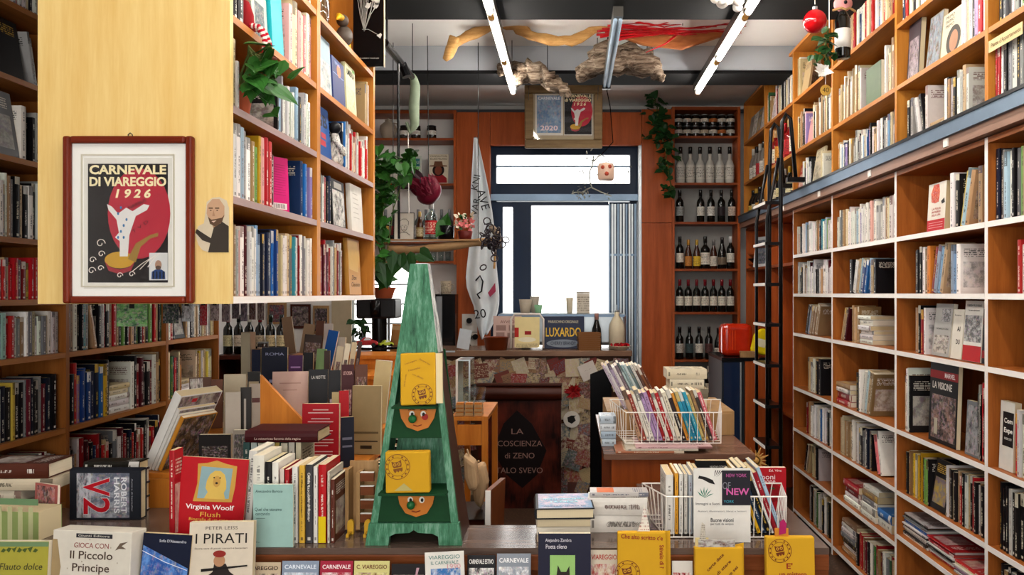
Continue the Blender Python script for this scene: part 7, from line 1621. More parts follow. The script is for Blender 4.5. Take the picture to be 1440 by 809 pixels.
for i, (px, hh, rr_, gl, lb, cp) in enumerate(((590, .2, .028, BRN, '#8a7a50', '#c9a860'), (606, .27, .044, glass_mat('bottle_clear_glass', (.75, .85, .85), .4), '#a81c20', '#d0d0d0'), (627, .14, .05, BLACKP, '#151518', '#151518'))):
    if i == 2:
        t = thing('jar', 'black planter jar on the driftwood shelf with one large green leaf', 'jar', (X(px, YD), YD + .02, zs_)); MB().lathe([(.045, 0), (.055, .005), (.06, .1), (.054, .1), (.05, .01), (.001, .01)], seg=18).build('jar_body', BLACKP, t, smooth=True)
        mb = MB(); mb.leaf((0, -.02, .11), (-.35, -.3, -.5), (0, -1, .2), .13, .11); mb.leaf((-.01, 0, .1), (.2, -.2, .8), (0, -1, 0), .1, .08); mb.build('leaves', LEAFM, t)
    else:
        bottle('spirit' if i else 'slim', (X(px, YD), YD + .01, zs_), ['small patterned liqueur bottle beside the portrait card', 'clear spirit bottle with a red round label on the driftwood shelf'][i], lb, cp, '#e8d8c0', hh, rr_, gl)
0 and bot('slim', (X(598, YD), YD + .065, zs_), 'teal liqueur bottle behind the small patterned bottle on driftwood shelf', '#2a7a78', '#c9b060', kind='slim', h=.26, r=.032, glass=plain('teal_bottle_glass', '#1a4a48', .08))
t = thing('flower_pot', 'pot of pink and white artificial flowers on the driftwood shelf end', 'flowers', (X(654, YD), YD + .015, zs_))
MB().lathe([(.04, 0), (.045, .004), (.055, .06), (.05, .06), (.04, .01), (.001, .01)], seg=16).build('pot', plain('maroon_pot', '#5a1c18', .4), t, smooth=True); rq_ = random.Random(13)
for nm, mt, n_ in (('pink_petals', plain('pink_petal', '#d87878', .6), 26), ('white_petals', plain('white_petal', '#ddd0b8', .6), 22), ('foliage', LEAFM, 18)):
    mb = MB()
    for k in range(n_): c = Vector((rq_.uniform(-.05, .065), rq_.uniform(-.05, .02), .105 + rq_.uniform(-.03, .08 if nm != 'pink_petals' else .03))); mb.leaf(c, (rq_.uniform(-1, 1), -.6, rq_.uniform(-.6, 1)), (rq_.uniform(-1, 1), -1, .3), rq_.uniform(.025, .045), .03, False)
    mb.build(nm, mt, t)
# ------------------------------------------------------------------ black stand with toy cars and the tall plant
YS = 4.46; xs_ = X(533.5, YS)
t = thing('black_stand', 'black tubular stand with round plates carrying toy cars and a plant box', 'stand', (xs_, YS, 0))
pr_ = 10.5 * YS / F; zt_ = Z(420, YS)
MB().lathe([(.2, 0), (.2, .015), (.05, .03), (pr_, .031), (pr_, zt_ - .1105)], seg=24).build('pole', BLACKP, t, smooth=30)
bevel(MB().box((-.108, -.09, zt_ - .11), (.108, .09, zt_)).build('top_box', plain('black_satin', '#141416', .35), t), .012, 3); MB().tube([(0, -.0905, zt_ - .1), (0, -.0905, zt_ - .01)], .03, 12).build('front_roll', BLACKP, t, smooth=True)
pz = [Z(487, YS), Z(531, YS)]
for z, r_ in zip(pz, (.13, .14)): MB().lathe([(pr_ + .0005, z - .012), (r_, z - .012), (r_, z), (pr_ + .0005, z)], seg=28).build('round_plate', BLACKP, t, smooth=30)
def car(label, loc, yaw, col, L=.1, name='toy_car'):
    t = thing(name, label, 'toy car', loc, (0, 0, rad(yaw))); s = L / .1
    prof = [(-.05, .01), (-.05, .022), (-.044, .027), (-.028, .03), (-.018, .042), (-.004, .047), (.012, .045), (.026, .033), (.042, .029), (.05, .022), (.05, .01)]
    o = MB().prism([(a * s, -.02 * s, b * s) for a, b in prof], (0, .04 * s, 0)).build('car_body', GLOSS, t, color=col); bevel(o, .004 * s, 3)
    for y in (-.0205, .0201):
        MB().prism([(-.015 * s, y * s, .032 * s), (.02 * s, y * s, .033 * s), (.01 * s, y * s, .042 * s), (-.006 * s, y * s, .043 * s)], (0, .0004, 0)).build('side_window', plain('toy_window', '#c9d0d4' , .1), t)
    for x in (-.03, .03):
        for y in (-.019, .019): MB().tube([(x * s, (y - .004) * s, .0101 * s), (x * s, (y + .004) * s, .0101 * s)], .01 * s, 12).build('wheel', BLACKP, t, smooth=30)
    return t
car('red toy car on the upper round plate of the black stand', (X(523, YS) - .005, YS - .09, pz[0] + .0006), 12, '#a8141c', .12)
car('yellow-green toy van behind the red toy car', (X(541, YS) + .02, YS - .055, pz[0] + .0006), 35, '#a9b83a', .08)
car('black and white toy car on the lower round plate of the black stand', (X(522, YS), YS - .085, pz[1] + .0006), 8, '#e0ded8', .14)
sp = []
for a, b, n in ((538, 232, 6), (548, 222, 5), (572, 228, 5), (562, 238, 3), (534, 252, 5), (540, 265, 4), (533, 285, 5), (537, 305, 4), (531, 325, 5), (536, 345, 3), (534, 365, 3), (530, 385, 4)): sp += [P(a, b, YS - .05)] * n
pt = pot_plant('tall leafy pothos in a terracotta pot on top of the black stand', (X(540, YS), YS, zt_ + .0006), .062, .062, sp, 150, (.045, .09), 17, spread=.03, stems=12, name='pothos')
og = Vector(pt.location); mb = MB()
for a, b, dx, dz, L in ((560, 358, -.2, -1, .13), (571, 360, .35, -1, .12), (590, 356, .9, -.5, .1), (542, 372, .1, -.8, .14)): mb.leaf(P(a, b, YS - .1) - og, (dx, -.25, dz), (0, -1, .25), L, L * .85)
mb.build('large_leaves', LEAFD, pt)
t = thing('cardboard_box', 'brown slanted cardboard folder standing behind the toy van', 'box', (X(551, 4.7), 4.72, Z(487, YS) - .26), (0, rad(5), 0)); MB().box((-.035, 0, 0), (.035, .05, .37)).build('box_body', wood('cardboard', '#a8743e', '#8a5a2c', 'z', .8), t); MB().box((-.0355, -.0006, .34), (.0355, -.0001, .365)).build('tape', TINT, t, color='#b8946a')
st = thing('side_stool', 'narrow wooden block beneath the cardboard folder behind the black stand', 'stand', (X(551, 4.7), 4.72, 0)); MB().box((-.06, -.02, 0), (.06, .1, t.location.z - .006)).build('block', W_ORANGE, st); MB().box((-.065, -.025, t.location.z - .0057), (.065, .105, t.location.z - .0008)).build('block_top', W_TAN, st)
# ------------------------------------------------------------------ dark board with chalk writing
YW = 5.9; bw = X(789, YW) - X(672, YW)
t = thing('chalk_board', 'dark red wooden board with rolled top and chalk writing leaning at the bar', 'board', ((X(672, YW) + X(789, YW))/2, YW, .0)); zt2 = Z(540, YW)
def stained():
    t = NT('stained_red_board'); tc = t.n('TexCoord'); f, _ = t.noise(t.mapping(tc.outputs['Object'], (3, 3, 2.2)), 1.4, 3, .6); g, _ = t.noise(t.mapping(tc.outputs['Object'], (40, 40, 6)), 2, 3, .6)
    return t.bsdf(t.ramp(t.m('ADD', t.m('MULTIPLY', f, .8), t.m('MULTIPLY', g, .2)), (.38, '#150706'), (.62, '#5a2216')), .35)
STN = stained()
MB().box((-bw/2, .03, 0), (bw/2, .06, zt2 - .005)).build('board_panel', STN, t)
MB().tube([(-bw/2 - .01, .012, zt2 - .07), (bw/2 + .005, .012, zt2 - .07)], .055, 18).build('rolled_top', W_DARK, t, smooth=30)
MB().box((-bw/2 - .01, -.03, zt2 - .012), (bw/2 + .008, .065, zt2)).build('top_strip', W_DARK, t)
sh = shape(t, 'black_patch', [(-.02, zt2 - .2), (.09, zt2 - .3), (.2, zt2 - .5), (.13, zt2 - .68), (.02, zt2 - .78), (-.1, zt2 - .68), (-.2, zt2 - .5), (-.12, zt2 - .3)], '#100708', y=.0285, th=.001)
for s, x, z, wd in (('LA', -.02, zt2 - .36, .09), ('COSCIENZA', .0, zt2 - .45, .33), ('di ZENO', .0, zt2 - .54, .22), ('ITALO SVEVO', -.01, zt2 - .65, .36)): text(t, s, x, z, .042, '#8a6a62', wd, y=.0275)
t = thing('black_board', 'tall narrow black board standing between the pasted bar front and the booklets', 'board', (X(845, 5.2), 5.2, 0)); w = 30 * 5.2 / F
zz0 = Z(527, 5.2); MB().prism([(-w/2, 0, .04), (w/2, 0, .04), (w/2, 0, zz0 + .06), (-w/2, 0, zz0)], (0, .03, 0)).build('board_panel', BLACKP, t); MB().box((-w/2, -.1, 0), (w/2, .12, .0395)).build('foot', BLACKP, t)
# ------------------------------------------------------------------ things in the passage
YC_ = 3.9
t = thing('book_cart', 'light wooden cart end with slatted boxes beside the glass case', 'cart', (X(664, YC_), YC_, 0)); og = Vector(t.location)
x0, x1 = X(634, YC_) - og.x, X(686, YC_) - og.x; zc = Z(592, YC_)
for x in (x0, x1 - .03): MB().box((x, 0, 0), (x + .03, .03, zc)).build('leg', W_ORANGE, t); MB().box((x, .5, 0), (x + .03, .53, zc)).build('leg', W_ORANGE, t)
MB().box((x0, 0, zc + .0005), (x1, .53, zc + .02)).build('cart_top', W_ORANGE, t); MB().box((x0 + .031, .002, zc - .12), (x1 - .031, .02, zc - .02)).build('front_rail', W_ORANGE, t); MB().box((x0 + .005, .0305, .3), (x1 - .005, .5, .32)).build('low_shelf', W_ORANGE, t)
zc += .0206
for k in range(3):
    o = thing('wooden_block_box', 'small slatted wooden box on the cart, %s from the case' % ordw(k), 'box', (X(646 + 13 * k, YC_), YC_ + .01, zc), group='small boxes on the cart')
    for q_ in range(3): MB().box((-.02, 0, .002 + .02 * q_), (.02, .05, .016 + .02 * q_)).build('slat', W_TAN, o)
    MB().box((-.018, .004, .0), (.018, .046, .0645)).build('box_core', W_ORANGE, o)
t = thing('display_case', 'small glass display case with white edges standing behind the obelisk', 'case', (X(648, 4.2), 4.22, zc)); og = Vector(t.location); hz = Z(507, 4.2) - zc
x0, x1 = X(640, 4.2) - og.x, X(660, 4.2) - og.x
MB().box((x0, 0, 0), (x0 + .012, .2, hz)).build('back_board', plain('case_white', '#cfccc4', .5), t)
MB().box((x0 + .0125, 0, .006), (x1, .006, hz - .006)).build('glass_front', CLEAR, t); MB().box((x1 - .006, .0065, .006), (x1, .2, hz - .006)).build('glass_side', CLEAR, t)
for a in ((x1 - .006, -.002, 0, x1 + .002, .0062, hz),): MB().box(a[:3], a[3:]).build('metal_edge', ALU, t)
MB().box((x0 + .0125, 0, hz - .0058), (x1, .2, hz)).build('top_plate', ALU, t); MB().box((x0 + .0125, 0, 0), (x1, .2, .0058)).build('base_plate', ALU, t)
t = thing('acrylic_stand', 'clear acrylic leaflet stand on the cart in front of the dark board', 'stand', (X(668, 3.95), 3.97, zc + .0652), (0, 0, rad(-10))); MB().box((-.045, 0, 0), (.045, .004, .075), Matrix.Rotation(rad(-25), 4, 'X')).build('acrylic_sheet', CLEAR, t); MB().box((-.045, -.03, -.004), (.045, .04, -.0005)).build('acrylic_base', CLEAR, t)
for (nm, lab, pts, th_) in (('paper_bag', 'crumpled tan paper bag stuffed beside the obelisk, the upper one', ((651, 640), (668, 652), (672, 690), (660, 694), (652, 672)), .08), ('paper_bag', 'crumpled tan paper bag under the upper one beside the obelisk', ((656, 668), (676, 660), (682, 690), (672, 728), (661, 716)), .08)):
    Yb = 2.9; c = Vector((X(pts[0][0], Yb), Yb, 0)); zb0 = min(Z(p[1], Yb) for p in pts); c.z = zb0 if 'upper' in lab and 'under' not in lab else zb0
    t = thing(nm, lab, 'bag', (X(665, Yb), Yb + (0 if 'under' not in lab else .09), zb0)); mb = MB(); mb.prism([(X(a, Yb) - t.location.x, 0, Z(b, Yb) - zb0) for a, b in pts][::-1], (0, th_, 0)); o = mb.build('bag_paper', plain('kraft_tan', '#a88a68', .85, var=.3), t); bevel(o, .015, 2)
    MB().tube([(X(pts[1][0], Yb) - t.location.x - .02, .03, Z(pts[1][1], Yb) - zb0 + .005), (X(pts[0][0], Yb) - t.location.x + .01, .04, Z(pts[0][1], Yb) - zb0 + .012)], .004, 6).build('folded_rim', MATS['kraft_tan'], t)
t = thing('storage_bin', 'dark low bin holding crumpled paper bags behind the obelisk', 'bin', (X(668, 2.9), 2.98, 0)); zb1 = Z(728, 2.9) - .002
MB().box((-.12, -.1, 0), (.035, .14, zb1)).build('bin_body', W_DARK, t); MB().box((-.125, -.105, zb1 + .0002), (.038, .145, zb1 + .0015)).build('bin_rim', BLACKP, t)
t = thing('leaning_board', 'brown board with white front edge leaning beside the crumpled paper bags', 'board', (X(682, 2.7), 2.66, 0), (0, 0, 0)); zA = Z(745, 2.66)
mb = MB(); mb.prism([(0, 0, .0), (.0, .3, .0), (.03, .3, Z(672, 2.96)), (.006, 0, Z(690, 2.66))], (.018, 0, 0)); mb.build('board_sheet', W_TABLE, t); MB().prism([(0, -.006, 0), (.018, -.006, 0), (.024, -.006, Z(690, 2.66)), (.006, -.006, Z(690, 2.66))], (0, .0055, 0)).build('white_edge', WHITEW, t)
# wooden leaflet rack with yellow feet
YR = 2.36; zr = ZT + .0006
t = thing('leaflet_rack', 'small tan wooden leaflet rack with yellow rounded feet beside the obelisk', 'rack', (-.618, 2.325, zr)); t.scale = (.76, 1, 1); k = YR / F
for x in (-.055, -.012): MB().box((x, .0, .01), (x + .014, .05, .185 if x < -.03 else .175)).build('side_post', W_TAN, t)
MB().box((-.055, .052, .01), (.055, .06, .2)).build('back_sheet', W_TAN, t)
for k_ in range(4): MB().box((.003, .002, .03 + .04 * k_), (.055, .01, .055 + .04 * k_)).build('slat', W_TABLE, t); MB().box((.003, .0005, .0552 + .04 * k_), (.055, .0105, .0575 + .04 * k_)).build('slat_edge', WHITEW, t)
YEL = plain('yellow_painted_wood', '#c99a2a', .4)
for x in (-.03, .035):
    MB().prism([(x - .012, -.012, 0), (x + .012, -.012, 0), (x + .012, -.012, .03)] + [(x + math.cos(a) * .012, -.012, .03 + math.sin(a) * .012) for a in [PI * i / 8 for i in range(1, 8)]] + [(x - .012, -.012, .03)], (0, .01, 0)).build('foot', YEL, t)
    MB().box((x - .005, -.045, 0), (x + .005, -.0125, .009)).build('foot_peg', YEL, t)
# ------------------------------------------------------------------ Christmas pieces by the right bookcase
t = thing('hanging_bauble', 'shiny red Christmas bauble hanging beside the upper right bookcase', 'ornament', P(1146, 30, 4.2)); og = Vector(t.location)
MB().ball((0, 0, 0), .062, 24, 16).build('ball', plain('red_bauble', '#b00d14', .06, .2, var=.05), t, smooth=True); MB().lathe([(.014, .058), (.014, .076), (.001, .078)], seg=12).build('cap', ALU, t); MB().tube([(0, 0, .09), (0, 0, CEIL - og.z - .001)], .002, 6).build('hanging_string', WHITEW, t)
t = thing('hanging_garland', 'dark green sprig garland with a white flower hanging below the bauble', 'ornament', P(1160, 62, 4.12)); og = Vector(t.location)
MB().tube(wobble([P(1166, 40, 4.12) - og, P(1162, 62, 4.12) - og, P(1160, 85, 4.12) - og, P(1158, 108, 4.12) - og], 4, .01, 4), .006, 6).build('stem', STEMM, t); plant_leaves(t, og, [P(1158, 55, 4.12), P(1155, 68, 4.12), P(1162, 80, 4.12)], 40, (.03, .07), 3, LEAFD, False, .025)
mb = MB(); rw = random.Random(4)
for k in range(16): a = k * .4; mb.leaf(P(1157, 100, 4.1) - og, (math.cos(a), -.5, math.sin(a)), (0, -1, 0), rw.uniform(.03, .06), .03, False)
mb.ball(P(1157, 100, 4.1) - og, .008, 8, 6)
mb.build('white_petals', plain('white_silk', '#d8d6d0', .7), t); MB().tube([P(1166, 40, 4.12) - og, Vector((P(1166, 40, 4.12).x - og.x, 0, CEIL - og.z - .001))], .002, 6).build('hanging_string', WHITEW, t)
t = thing('hanging_bottle', 'dark wine bottle with blank white label hanging head-up under a pink doll face', 'bottle', P(1185, 82, 4.2)); og = Vector(t.location); s_ = 1.0
MB().lathe([(.036 * s_, 0), (.04 * s_, .006), (.04 * s_, .2), (.03 * s_, .225), (.017 * s_, .25), (.015 * s_, .3)], seg=18).build('bottle_glass', BG, t, smooth=True); MB().lathe([(.041 * s_, .05), (.041 * s_, .15)], seg=18).build('paper_label', TINT, t, smooth=True, color='#e0ded8')
MB().ball((0, -.004, .285), .045, 16, 11, (1.1, .8, .9)).build('doll_face', plain('pink_doll', '#c98a8a', .6), t, smooth=True); MB().ball((0, -.045, .28), .01, 8, 6).build('doll_nose', BLACKP, t, smooth=True)
MB().tube([(-.06, -.02, .245), (-.02, -.045, .25), (0, -.05, .24), (.02, -.045, .25), (.06, -.02, .24)], .006, 6).build('raffia_bow', W_TAN, t); MB().tube([(0, 0, .32), (0, 0, CEIL - og.z - .001)], .003, 6).build('hanging_string', BLACKP, t)
t = thing('price_tag', 'round yellow tag marked with the number forty hanging from a shelf edge', 'tag', P(1161, 127, 4.98)); og = Vector(t.location)
o = shape(t, 'tag_disc', disc(0, 0, .034), '#c9a04a', y=-.002, th=.002); text(t, '40', 0, 0, .028, '#2a2018', .04, y=-.0026); MB().tube([(0, 0, .034), (0, 0, Z(100, 4.98) - og.z)], .0015, 6).build('hanging_string', WHITEW, t)
t = thing('shelf_sign', 'pale printed shelf label about garden plants on the upper bookcase edge', 'sign', (XRF - .0015, 2.92, 2.52), (0, 0, -PI/2)); MB().box((-.13, 0, 0), (.1, .001, .045)).build('sign_card', TINT, t, color='#d9c08a'); text(t, "Piante d'Appartamento", -.01, .022, .016, '#4a3418', .2)
t = thing('star_ornament', 'golden straw star ornament standing behind the red cookery book', 'ornament', P(1063, 648, 3.4)); mb = MB()
for k in range(16):
    a = 2 * PI * k / 16; L = .06 if k % 2 else .045; d = Vector((math.cos(a), 0, math.sin(a))); n_ = Vector((-d.z, 0, d.x)); mb.prism([n_ * .008, d * L, -n_ * .008], (0, .008, 0))
mb.build('star_rays', plain('straw_gold', '#b98a48', .6), t); MB().ball((0, 0, 0), .014, 10, 7).build('star_centre', MATS['straw_gold'], t, smooth=True)
st = thing('star_stick', 'thin dark stake carrying the golden straw star', 'stake', (t.location.x, 3.404, 0)); MB().tube([(0, 0, .012), (0, 0, t.location.z - .062)], .004, 6).build('stick', W_DARK, st); MB().lathe([(.06, 0), (.06, .012), (.001, .0125)], seg=16).build('foot', W_DARK, st)
# ------------------------------------------------------------------ under the hanging bookcase, far left
t = bookcase('sideboard', 'dark sideboard carrying wine bottles at the far left beyond the bookcases', 0, X(300, 6.0), X(403, 6.0), 6.0, 6.35, 0, Z(500, 6.0), [.78, .4], um=W_DARK, sm=W_DARK, bm=W_DARK)
ztp = Z(500, 6.0) + .0006
for i, px in enumerate((320, 335, 350, 365, 380, 395)):
    bot('wine', (X(px, 6.14), 6.15, ztp), 'wine bottle on the far left sideboard, %s from the bookcase' % ordw(i), ['#b8b08a', '#c9b8a4', '#2a2a2a', '#b8a58a', '#c9b48a', '#d0be94'][i], ['#a81c22', '#1c1c1c', '#d8d4cc', '#7a1a22', '#1c2a1c', '#1a1a1a'][i], 'wine bottles on the far left sideboard')
for i, px in enumerate((352, 370)): jar((X(px, 6.03), 6.03, ztp), 'small dark jar before the sideboard bottles, %s from the bookcase' % ordw(i), '#cdb8a4', .04, .1, '#8d8f92', 'jars before the sideboard bottles', '#241512')
for i, (px, c) in enumerate(((335, '#6a2c1c'), (362, '#3a2f24'))):
    o, w, h = flatcover('picture', ['reddish framed print in the sideboard compartment', 'dark leaf print in the sideboard compartment'][i], 'picture', px - 10, 508, px + 12, 540, 6.06, .7804, c, '#888', lean=4); patch(o, 'printed_panel', -w*.35, h*.12, w*.35, h*.86, ['#4e1810', '#46503a'][i], mat=PICT)
cw = [(186, 40, 26, '#6aa05a', '#2a4a3a', 'green striped landscape'), (229, 22, 26, '#2c3a30', '#15202a', 'dark green'), (252, 14, 24, '#cfd4d8', '#3a4048', 'white and blue'), (276, 10, 30, '#a8101c', '#6a0c14', 'red ribbon-like'), (292, 12, 24, '#b8a8a4', '#3a2a30', 'grey portrait'), (308, 11, 26, '#8a7a7c', '#4a3a40', 'mauve photo'), (322, 10, 22, '#5a5058', '#2a2026', 'dusky photo'), (334, 9, 26, '#3a3440', '#8a7a84', 'violet dark'), (346, 9, 24, '#6a4a44', '#2a1a1a', 'brown photo'), (358, 9, 25, '#4a2a30', '#a89a90', 'maroon')]
for px, wp, hp, c, ik, nm in cw:
    Yc = XC0 * F / (px - VX); Yc = min(max(Yc, 2.38), 3.95); w = wp * Yc / F; h = hp * Yc / F + .012
    t = thing('hanging_card', '%s card hanging from the lower edge of the hanging bookcase' % nm, 'card', (X(px, Yc) if px > 200 else X(px, 2.6), Yc if px > 200 else 2.6, 1.5692)); t.location.x = max(t.location.x, XC0 + .03) if px > 200 else t.location.x
    MB().box((-w/2, -.001, -h), (w/2, .001, -.003)).build('card_sheet', PICT, t, color=c, ink=ik); MB().box((-.008, -.004, -.018), (.008, .004, -.0002)).build('clip', BLACKP, t)
# odds and ends at the back window
t = thing('window_sprig', 'slender green cutting in a dark pot before the bright back window', 'plant', (X(478, 6.5), 6.5, ZBAR + .0006)); MB().lathe([(.03, 0), (.04, .06), (.034, .06), (.001, .05)], seg=14).build('pot', BLACKP, t, smooth=True); og = Vector(t.location)
if True:
    t.location = (X(497, 6.5) + .05, 6.55, ZBAR + .0006); og = Vector(t.location); MB().tube([(0, 0, .05), (-.01, 0, .14), (-.03, 0, .24)], .004, 6).build('stem', STEMM, t); plant_leaves(t, og, [og + Vector((-.01, 0, .12)), og + Vector((-.02, 0, .2)), og + Vector((-.03, 0, .25))], 16, (.06, .1), 2, LEAFD, False, .015)
t = thing('pen_holder', 'grey wire pen holder with dark pens standing on the bar near the window', 'holder', (X(514, 6.42), 6.42, ZBAR + .0006)); MB().lathe([(.04, 0), (.045, .004), (.045, .1), (.041, .1), (.038, .006), (.001, .006)], seg=16).build('holder_cup', STEEL, t, smooth=True)
for k in range(5): MB().tube([(.02 * math.cos(k), .02 * math.sin(k), .008), (.04 * math.cos(k * 1.3), .03 * math.sin(k * 1.3), .15 + .01 * k)], .004, 6).build('pen', BLACKP, t)
sbox('trim_10', (X(466, 7.7), 7.705, Z(484, 7.7)), (X(494, 7.7), 7.718, Z(395, 7.7)), plain('beige_blind', '#b8a98e', .8))
# floor-level shadow filler the photo shows in the dark: low crates behind the front table
for i, (x, y) in enumerate(((.02, 3.3), (-.28, 3.5))):
    pass

# ------------------------------------------------------------------ covers turned outwards on the side shelves
def side(name, label, s, px0, px1, py0, zb, th, c, yaw=90, back=.03, wmax=.3, lean=3, **kw):
    x = XC1 - back if s > 0 else XRF + back
    xf = XC1 if s > 0 else XRF
    Ya, Yb = abs(xf) * F / abs(px0 - VX), abs(xf) * F / abs(px1 - VX); w = min(abs(Yb - Ya) * .96, wmax); Yc = (Ya + Yb) / 2
    h = Z(py0, Yc) - zb
    return hero(name, label, w, h, th, (x, Yc, zb + .0006), c, yaw=yaw * s, lean=lean, **kw), w, h
o, w, h = side('paperback', 'magenta back cover with a white barcode among the red spines on the hanging bookcase', 1, 390, 427, 220, HSH[1], .02, '#cf1f74', yaw=62, back=.06, wmax=.14)
for k in range(13): patch(o, 'printed_line', -w*.4, h*(.86 - k*.045), w*(.3 if k % 5 == 4 else .4), h*(.868 - k*.045), '#a01858')
patch(o, 'barcode_box', -w*.05, h*.06, w*.42, h*.17, '#e6dfe0')
for k in range(9): patch(o, 'barcode_bar', w*(.02 + .04*k), h*.075, w*(.035 + .04*k), h*.155, '#1a1618', y=-.0008)
o, w, h = side('picture_book', 'teal and black illustrated cover beside the striped doll legs', 1, 368, 391, -8, HSH[3], .02, '#b5c2b4', wmax=.13); patch(o, 'cover_picture', -w*.3, h*.12, w*.3, h*.8, '#1f3f44', mat=PICT, ink='#12201f')
o, w, h = side('picture_book', 'plain bright cyan tall book on the fourth shelf of the hanging bookcase', 1, 392, 408, -15, HSH[3], .02, '#22bccb', back=.02, wmax=.11)
o, w, h = side('hardback', 'royal blue cover with big dark initials on the third shelf far half', 1, 453, 480, 150, HSH[2], .025, '#1c4f94', wmax=.2, lean=5); text(o, 'GB', 0, h*.72, h*.22, '#10182c', w*.72, bold=.04); patch(o, 'red_block', -w*.2, h*.25, w*.15, h*.36, '#b32a3a'); patch(o, 'red_block', -w*.1, h*.4, w*.2, h*.5, '#b32a3a')
o, w, h = side('hardback', 'silvery blue photographic cover on the fourth shelf far half', 1, 456, 478, 52, HSH[3], .03, '#93a9b4', wmax=.2); patch(o, 'cover_picture', -w*.45, h*.05, w*.45, h*.6, '#b8b8b0', mat=PICT, ink='#6a7a80')
o, w, h = side('hardback', 'deep blue cover with an orange seal on the fourth shelf far half', 1, 479, 496, 86, HSH[3], .025, '#152a6a', wmax=.18); shape(o, 'orange_seal', disc(.01, h*.78, w*.16), '#d07a50'); text(o, 'ROMANO', -.01, h*.9, .014, '#9fb0e0', w*.4); patch(o, 'printed_line', -w*.42, h*.66, w*.42, h*.675, '#7f92d0')
o, w, h = side('paperback', 'cream cover with green corner and black title on the fourth shelf far half', 1, 497, 512, 94, HSH[3], .02, '#d6d3a8', wmax=.16); text(o, 'UMBRIA', 0, h*.84, .03, '#1c1c18', w*.8, bold=.02); patch(o, 'green_corner', w*.2, h*.92, w*.48, h*.97, '#5a9a3a'); patch(o, 'cover_picture', -w*.4, h*.08, w*.4, h*.55, '#c9c69a', mat=PICT, ink='#b0a878')
o, w, h = side('paperback', 'black and white engraved cover on the second shelf far half', 1, 476, 498, 255, HSH[1], .025, '#141315', wmax=.19); patch(o, 'title_box', -w*.3, h*.82, w*.3, h*.95, '#c9c6bc'); patch(o, 'cover_picture', -w*.45, h*.04, w*.45, h*.78, '#c9c6bc', mat=PICT, ink='#17161a')
o, w, h = side('paperback', 'large blank white cover with faint lettering at the second shelf end', 1, 499, 519, 262, HSH[1], .02, '#dedad0', wmax=.2, back=.02)
for k in range(6): patch(o, 'printed_line', -w*.3, h*(.8 - .1*k), w*(.1 + .05*(k % 3)), h*(.815 - .1*k), '#b5b0a4')
o, w, h = side('paperback', 'kraft tan cover with dark handwriting at the lowest shelf end of the hanging bookcase', 1, 494, 518, 337, HSH[0], .02, '#c08a3c', wmax=.2, back=.02); text(o, 'Don', -w*.1, h*.3, .022, '#3a2410', w*.4, shear=.3); text(o, 'Chisciotte', 0, h*.18, .02, '#3a2410', w*.7, shear=.3); shape(o, 'torn_map', [(-w*.45, h*.45), (w*.3, h*.4), (w*.45, h*.7), (w*.3, h*.97), (-w*.45, h*.97)], '#d0a860')
# right bookcase
o, w, h = side('hardback', 'white cover with a red flower and red lower band, first shelf under the rail', -1, 1287, 1326, 258, LOWB[0], .03, '#e4ddcf', wmax=.17)
shape(o, 'printed_flower', [(-w*.3, h*.62), (-w*.1, h*.58), (w*.12, h*.6), (w*.16, h*.8), (w*.1, h*.97), (-w*.2, h*.97), (-w*.34, h*.8)], '#b5301c', mat=PICT, ink='#d86a3a'); patch(o, 'red_band', -w*.5, .001, w*.5, h*.24, '#c01620', y=-.0006); shape(o, 'printed_bird', [(w*.25, h*.6), (w*.42, h*.66), (w*.46, h*.56), (w*.3, h*.54)], '#2a2624')
for k, s in enumerate(('LA FIGLIA', 'INVISIBILE', 'DELLA LUNA')): text(o, s, 0, h*(.46 - .065*k), .009, '#a0241c', w*.5, bold=.02)
for k in range(3): patch(o, 'printed_line', -w*.4, h*(.17 - .05*k), w*.4, h*(.18 - .05*k), '#e0a0a0', y=-.0012)
o, w, h = side('comic_book', 'tall black comic album with a red title bar on the fourth shelf under the rail', -1, 1288, 1344, 512, LOWB[3], .02, '#101012', wmax=.26, lean=2)
patch(o, 'red_bar', -w*.5, h*.8, w*.5, h*.9, '#8e1418'); text(o, 'MARVEL', w*.22, h*.85, .02, '#e6dcdc', w*.36, y=-.001, bold=.03); text(o, 'LA VISIONE', -w*.05, h*.71, .03, '#d9d4cc', w*.7, bold=.02); patch(o, 'cover_picture', -w*.42, h*.05, w*.45, h*.6, '#2f2a2a', mat=PICT, ink='#8a6a60'); patch(o, 'pale_figure', -w*.3, h*.1, -w*.18, h*.3, '#b0aa96', y=-.0009)
o, w, h = side('comic_book', 'grey photographic album standing beside the tall black comic album', -1, 1346, 1368, 566, LOWB[3], .02, '#6a6c70', wmax=.16, lean=3); patch(o, 'cover_picture', -w*.45, h*.04, w*.45, h*.92, '#8a8c8e', mat=PICT, ink='#2a2b2e')
o, w, h = side('paperback', 'grey catalogue cover with a chair photograph on the third shelf', -1, 1300, 1324, 428, LOWB[2], .02, '#a3a19c', wmax=.17, lean=6); patch(o, 'cover_picture', -w*.1, h*.66, w*.4, h*.9, '#3a3a3c', mat=PICT, ink='#a8a8a8'); patch(o, 'cover_picture', -w*.42, h*.06, w*.42, h*.4, '#b8b0a4', mat=PICT, ink='#4a4038'); text(o, 'DONNE DI CASA', 0, h*.52, .008, '#3a3836', w*.7)
o, w, h = side('paperback', 'white cover with black title between the catalogue and photo cover', -1, 1326, 1341, 436, LOWB[2], .02, '#dcd6c8', wmax=.12, lean=5); text(o, 'AI', .01, h*.6, .02, '#2a1c18', w*.3, bold=.03); text(o, 'DU', .01, h*.34, .02, '#2a1c18', w*.36, bold=.03); text(o, 'Romanzo', -.005, h*.88, .008, '#2a2624', w*.6)
